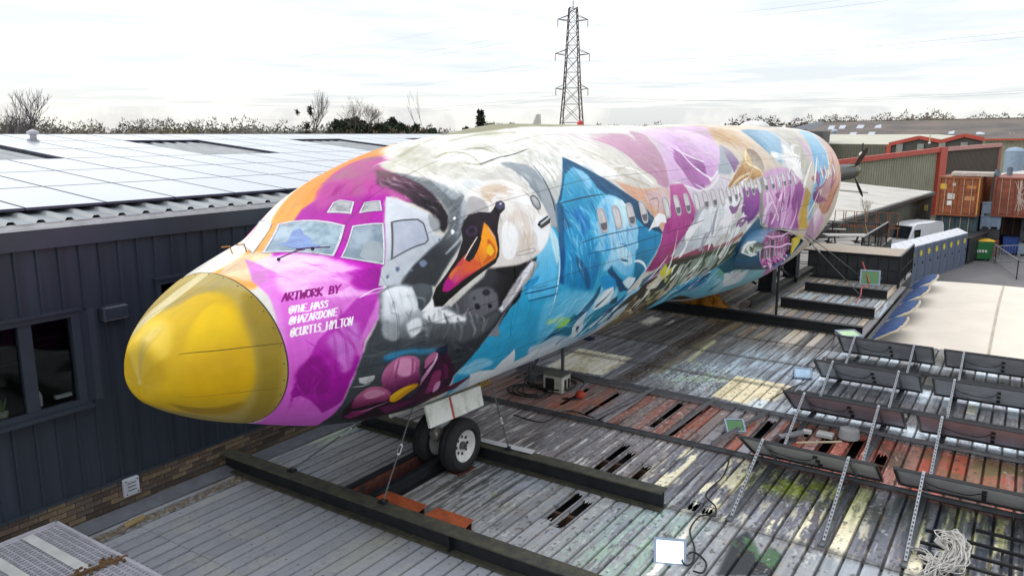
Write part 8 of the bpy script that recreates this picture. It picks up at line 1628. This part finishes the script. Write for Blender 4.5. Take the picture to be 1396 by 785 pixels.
SW=thing('small_far_shed','small grey-roofed shed between the tail and the far warehouse','shed',(-35,150,-3.1)); mb=MB(); mb.add([(-39.15,150.00,5.59),(-36.46,156.00,6.76),(-33.33,156.00,7.20),(-33.47,150.00,5.83)],[(0,1,2,3)]); mb.build('roof',pm('slate','5c6066',.7),SW); mb=MB(); a=(-39.15,150.00,5.59);b=(-32.18,150.00,5.57); mb.box(a[0],b[0],150.2,156,-3.1,a[2]-.2); mb.build('wall',pm('slate_wall','4c4c4e',.7),SW)
# ================================================================ pylon and lines
M_py=pm('pylon_steel','4a2c26',.6,var=.3,scale=.3)
pb_=(-89.52,160.00,7.05); px_,py_=pb_[0],160.; zb=-3.1
py=thing('electricity_pylon','tall steel lattice electricity pylon on the horizon','pylon',(px_,py_,zb)); zt=33.2
def hw(z): 
    f=(z-zb)/(zt-zb); return 3.1*(1-f/.5)+1.75*(f/.5) if f<.5 else 1.75*(1-(f-.5)/.5)+.85*((f-.5)/.5)
ca,sa=math.cos(R(38)),math.sin(R(38))
def PP(sx,sy,z,o=0): h=hw(z)+o; x,y=sx*h,sy*h; return (px_+x*ca-y*sa,py_+x*sa+y*ca,z)
zs=[zb,2.5,7.5,11.6,15.2,18.6,21.8,24.6,27.2,29.6,31.6,zt-.6]
for sx in (-1,1):
    for sy in (-1,1): mb=MB(); mb.tube([PP(sx,sy,z) for z in zs],[.15]*6+[.12]*6,4); mb.build('leg',M_py,py)
mb=MB()
for a,b in zip(zs,zs[1:]):
    for (p,q) in (((-1,-1),(1,-1)),((1,-1),(1,1)),((1,1),(-1,1)),((-1,1),(-1,-1))):
        mb.tube([PP(*p,a),PP(*q,b)],.06,3); mb.tube([PP(*q,a),PP(*p,b)],.06,3); mb.tube([PP(*p,b),PP(*q,b)],.05,3)
mb.build('lattice',M_py,py)['kind']='stuff'
arms=[]
for z,l in ((14.8,3.7),(22.4,3.9),(29.8,3.4)):
    for s in (-1,1):
        mb=MB(); t=(px_+s*l*ca,py_+s*l*sa,z+.3); 
        for sy in (-1,1): mb.tube([PP(s,sy,z),t],.08,3); mb.tube([PP(s,sy,z+1.2),t],.07,3)
        mb.build('cross_arm',M_py,py); ins_=(t[0],t[1],t[2]-1.6); m2=MB(); m2.tube([t,ins_],.09,5); m2.build('insulator',pm('insulator','6c5c50',.4),py); arms.append((s,ins_))
pk=MB(); pk.tube([(px_,py_,zt-.8),(px_,py_,zt+.9)],.1,4); pk.build('peak',M_py,py)
M_pw=pm('power_line','a4a6ac',.5)
nm=0
for ai,(s,a) in enumerate(arms+[(0,(px_,py_,zt+.8))]):
    for dirn,(tx_,ty_,tz_) in enumerate(((170,270,3),(-330,230,2))):
        ox,oy=(tx_,ty_); off=s*5.5; e=(px_+ox-off*.5*(1 if dirn==0 else -1),py_+oy*0+(-60 if dirn==0 else 80)+off*.8,a[2]+tz_)
        pts=[]; 
        for k in range(13): u=k/12; pts.append(tuple(a[i]*(1-u)+e[i]*u-(9*4*u*(1-u)*.5 if i==2 else 0) for i in range(3)))
        mb=MB(); mb.tube(pts,.016,4); nm+=1; tag(mb.build('power_line',M_pw,None,smooth=True),('thin overhead line running %s from the %s'%('right' if dirn==0 else 'left','very peak of the pylon' if s==0 else ('lowest','middle','topmost')[ai//2]+(' left arm' if s<0 else ' right arm')+' of the pylon')),'power line','overhead conductors')
# ================================================================ trees along the horizon
GZ=-3.1
def foliage_tree(p,h,w,label,col,seed,kind='round',group='evergreens on the horizon'):
    r_=random.Random(seed); t=thing('conifer' if kind=='cone' else 'evergreen_tree',label,'tree',p,0,group)
    mb=MB(); mb.tube([p,(p[0],p[1],p[2]+h*.9)],[h*.025,.03],6); mb.build('trunk',pm('bark_dark','3a3028',.9),t)
    mb=MB(); n=1500
    for k in range(n):
        u=r_.random()
        if kind=='cone': z=h*(.12+.88*u); rad=w*.5*(1-u)**.8*(.55+.45*math.sin(u*34)**2)+.1; rr=rad*math.sqrt(r_.random())
        else: z=h*(.25+.75*u); rad=w*.5*math.sin(PI*min(.98,.15+.85*u))**.6; rr=rad*r_.random()**.4*(1+.25*math.sin(u*9+seed))
        a=r_.uniform(0,2*PI); c=Vector((p[0]+rr*math.cos(a),p[1]+rr*math.sin(a),p[2]+z)); s=r_.uniform(.4,.9)*h/12
        d1=Vector((r_.gauss(0,1),r_.gauss(0,1),r_.gauss(0,.6))).normalized()*s; d2=Vector((r_.gauss(0,1),r_.gauss(0,1),r_.gauss(0,1))).normalized()*s
        mb.add([c,c+d1,c+d1*.4+d2],[(0,1,2)])
    mb.build('crown',pm('needles_'+col,col,.9,var=.45,scale=.8),t); return t
def gp(px,d):
    # ground point at distance d along the bearing of a photo column (bearing baked as an angle)
    a=math.atan2((px-698)/1061,.981)-R(33.5); return (d*math.sin(a),d*math.cos(a),GZ)
bare('bare_tree',gp(36,118),18.0,.40,'big leafless birch-like tree at the far left of the horizon',depth=5,r0=.3,seed=3,col='5a5660',nb=3)
bare('bare_tree',gp(14,120),13.0,.38,'thinner leafless tree left of the big one at the picture edge',depth=5,r0=.2,seed=9,col='6a645c')
bare('bare_tree',gp(200,190),13.5,.5,'round leafless tree rising over the hedge line left of the mistletoe tree',depth=6,r0=.28,seed=14,col='6c6054')
bare('bare_tree',gp(172,195),11.5,.5,'leafless tree left of the round one',depth=5,r0=.22,seed=15,col='6c6054')
bare('bare_tree',gp(246,200),10.5,.6,'low leafless tree right of the round one',depth=5,r0=.2,seed=16,col='7a6a58')
mt=bare('bare_tree',gp(428,150),17.5,.28,'tall leafless tree with dark mistletoe balls',depth=5,r0=.2,seed=21,col='4a4440',trunk=.4)
r_=random.Random(4); b_=gp(428,150)
for k in range(9):
    mb=MB(); c=Vector(b_)+Vector((r_.gauss(0,1.0),r_.gauss(0,.8),r_.uniform(7.5,13)))
    for j in range(60): v=Vector((r_.gauss(0,1),r_.gauss(0,1),r_.gauss(0,1))).normalized()*r_.uniform(.2,.8); mb.tube([c,c+v],.05,3,cap=False)
    mb.build('mistletoe',pm('mistletoe','2c2c24',.9),mt)
bare('bare_tree',gp(492,165),14.5,.6,'spreading leafless tree standing above the dark evergreens',depth=6,r0=.25,seed=31,col='5c5048',trunk=.45)
bare('bare_tree',gp(593,170),12.5,.12,'single dead-looking thin trunk right of the dark evergreens','tree',3,.12,33,'4c443c',trunk=.7)
bare('bare_tree',gp(718,210),12,.5,'small leafless tree left of the pylon',depth=5,r0=.2,seed=35,col='6c6058')
bare('bare_tree',gp(872,230),11.5,.5,'small leafless tree right of the red beacon',depth=5,r0=.2,seed=36,col='6c6458')
bare('bare_tree',gp(940,250),11.,.6,'low leafless tree on the skyline above the fuselage',depth=5,r0=.2,seed=37,col='6c6458')
foliage_tree(gp(657,190),13.4,6.,'dark spruce standing alone left of the pylon','26301f',1,'cone'); foliage_tree(gp(638,195),9.5,4.,'small round evergreen left of the lone spruce','2c3426',2)
x=472; i=0
while x<600:
    h=random.uniform(9.6,11.6) if x<560 else random.uniform(8.8,10.2); foliage_tree(gp(x,170+random.uniform(-8,8)),h,random.uniform(4.5,6.5),'evergreen in the dark clump right of the mistletoe tree, %s from the left'%('first','second','third','fourth','fifth','sixth','seventh','eighth','ninth','tenth','eleventh','twelfth','thirteenth','fourteenth','fifteenth','sixteenth')[i],'2c3a24',100+i,group='dark evergreen clump'); x+=random.uniform(8,12); i+=1
for k,(px,h,w,lab) in enumerate(((668,10.5,7,'pale bushy tree right of the lone spruce'),(698,10.5,6,'olive bushy tree left of the pylon'),(688,9.8,5,'low dark bush between the two bushy trees'))): foliage_tree(gp(px,200),h,w,lab,('8a8c74','6c7054','343c2c')[k],200+k)
# leafless hedge line and far wood: one mass each
def hedge(px0,px1,d,h0,h1,label,col,seed,dens=1.,rag_=1.):
    r_=random.Random(seed); mb=MB(); x=px0; ph=r_.random()*9; sc=d/190
    while x<px1:
        b=gp(x,d+r_.uniform(-14,14)); h=(h0+(h1-h0)*(.5+.5*math.sin(x*.045+ph)*math.sin(x*.017+ph*2)))*r_.uniform(.88,1.10)
        W_=h*.36; mb.ico((b[0],b[1],b[2]+h*.36),h*.36,1,.12,sq=(.9,.9,1.1)); mb.tube([b,(b[0],b[1],b[2]+h*.6)],[.16,.05],3,cap=False)
        for k in range(int(230*dens)):
            u=r_.random(); z=h*(.10+.84*u); rad=W_*math.sin(PI*min(.96,.25+.75*u))**.7; a=r_.uniform(0,2*PI); rr=rad*math.sqrt(r_.random()); c=Vector((b[0]+rr*math.cos(a),b[1]+rr*math.sin(a),b[2]+z))
            v=Vector((r_.gauss(0,.35),r_.gauss(0,.35),abs(r_.gauss(.6,.3))))*r_.uniform(.3,.8)*sc**.5; o=Vector((r_.gauss(0,1),r_.gauss(0,1),r_.gauss(0,.3))).normalized()*(.15*sc if u>.85 else .4*sc); mb.add([c-o,c+o,c+v],[(0,1,2)])
        x+=1061/d*W_*r_.uniform(.3,.75)
    return tag(mb.build('tree_line',pm('twigs_'+col,col,.9,var=.35,scale=.1),None),label,'trees',kind='stuff')
hedge(-60,480,175,9.3,11.6,'leafless brown hedge and trees along the left horizon','6c675c',1)
hedge(-60,480,205,10.2,12.6,'second row of leafless trees behind the left hedge','7c786e',2)
hedge(120,330,150,8.6,9.8,'low scrub in front of the left trees','6a6444',3)
hedge(440,620,150,8.6,9.4,'reddish brown scrub under the dark evergreens','705c4a',4)
hedge(590,1100,240,9.6,11.4,'thin tree line above the fuselage','6a6456',5)
hedge(985,1130,330,13.5,17.5,'far wood on the rise behind the tail','5c564c',6)
hedge(1120,1460,420,15.5,19.5,'leafless wood beyond the long warehouse roof','7c7468',7)
# low hills
mb=MB(); P=[]
for i in range(80):
    a=R(-110+i*2.2); row=[]
    for d,hh in ((500,0),(1000,5+2*math.sin(i*.31)),(1700,11+3*math.sin(i*.23+1)+2*math.sin(i*.7)),(2600,8)): row.append((d*math.sin(a),d*math.cos(a),GZ-.5+hh*(.5 if d<1500 else 1)))
    P.append(row)
mb.grid(P); o=mb.build('hills',pm('hill_blue_green','5c6660',.9,col2='707870',scale=.004),None,smooth='all'); struct(o)
M_haze=bpy.data.materials.new('haze'); M_haze.use_nodes=True; t=M_haze.node_tree; t.nodes.remove(t.nodes['Principled BSDF']); v=t.nodes.new('ShaderNodeVolumePrincipled'); v.inputs['Density'].default_value=.0007; v.inputs['Color'].default_value=(.86,.89,.95,1); v.inputs['Anisotropy'].default_value=.2
t.links.new(v.outputs[0],t.nodes['Material Output'].inputs['Volume'])
USE_HAZE=False
if USE_HAZE:
    mb=MB(); mb.box(-3500,3500,-3500,3500,-4.2,60); o=mb.build('haze',M_haze); o['kind']='stuff'
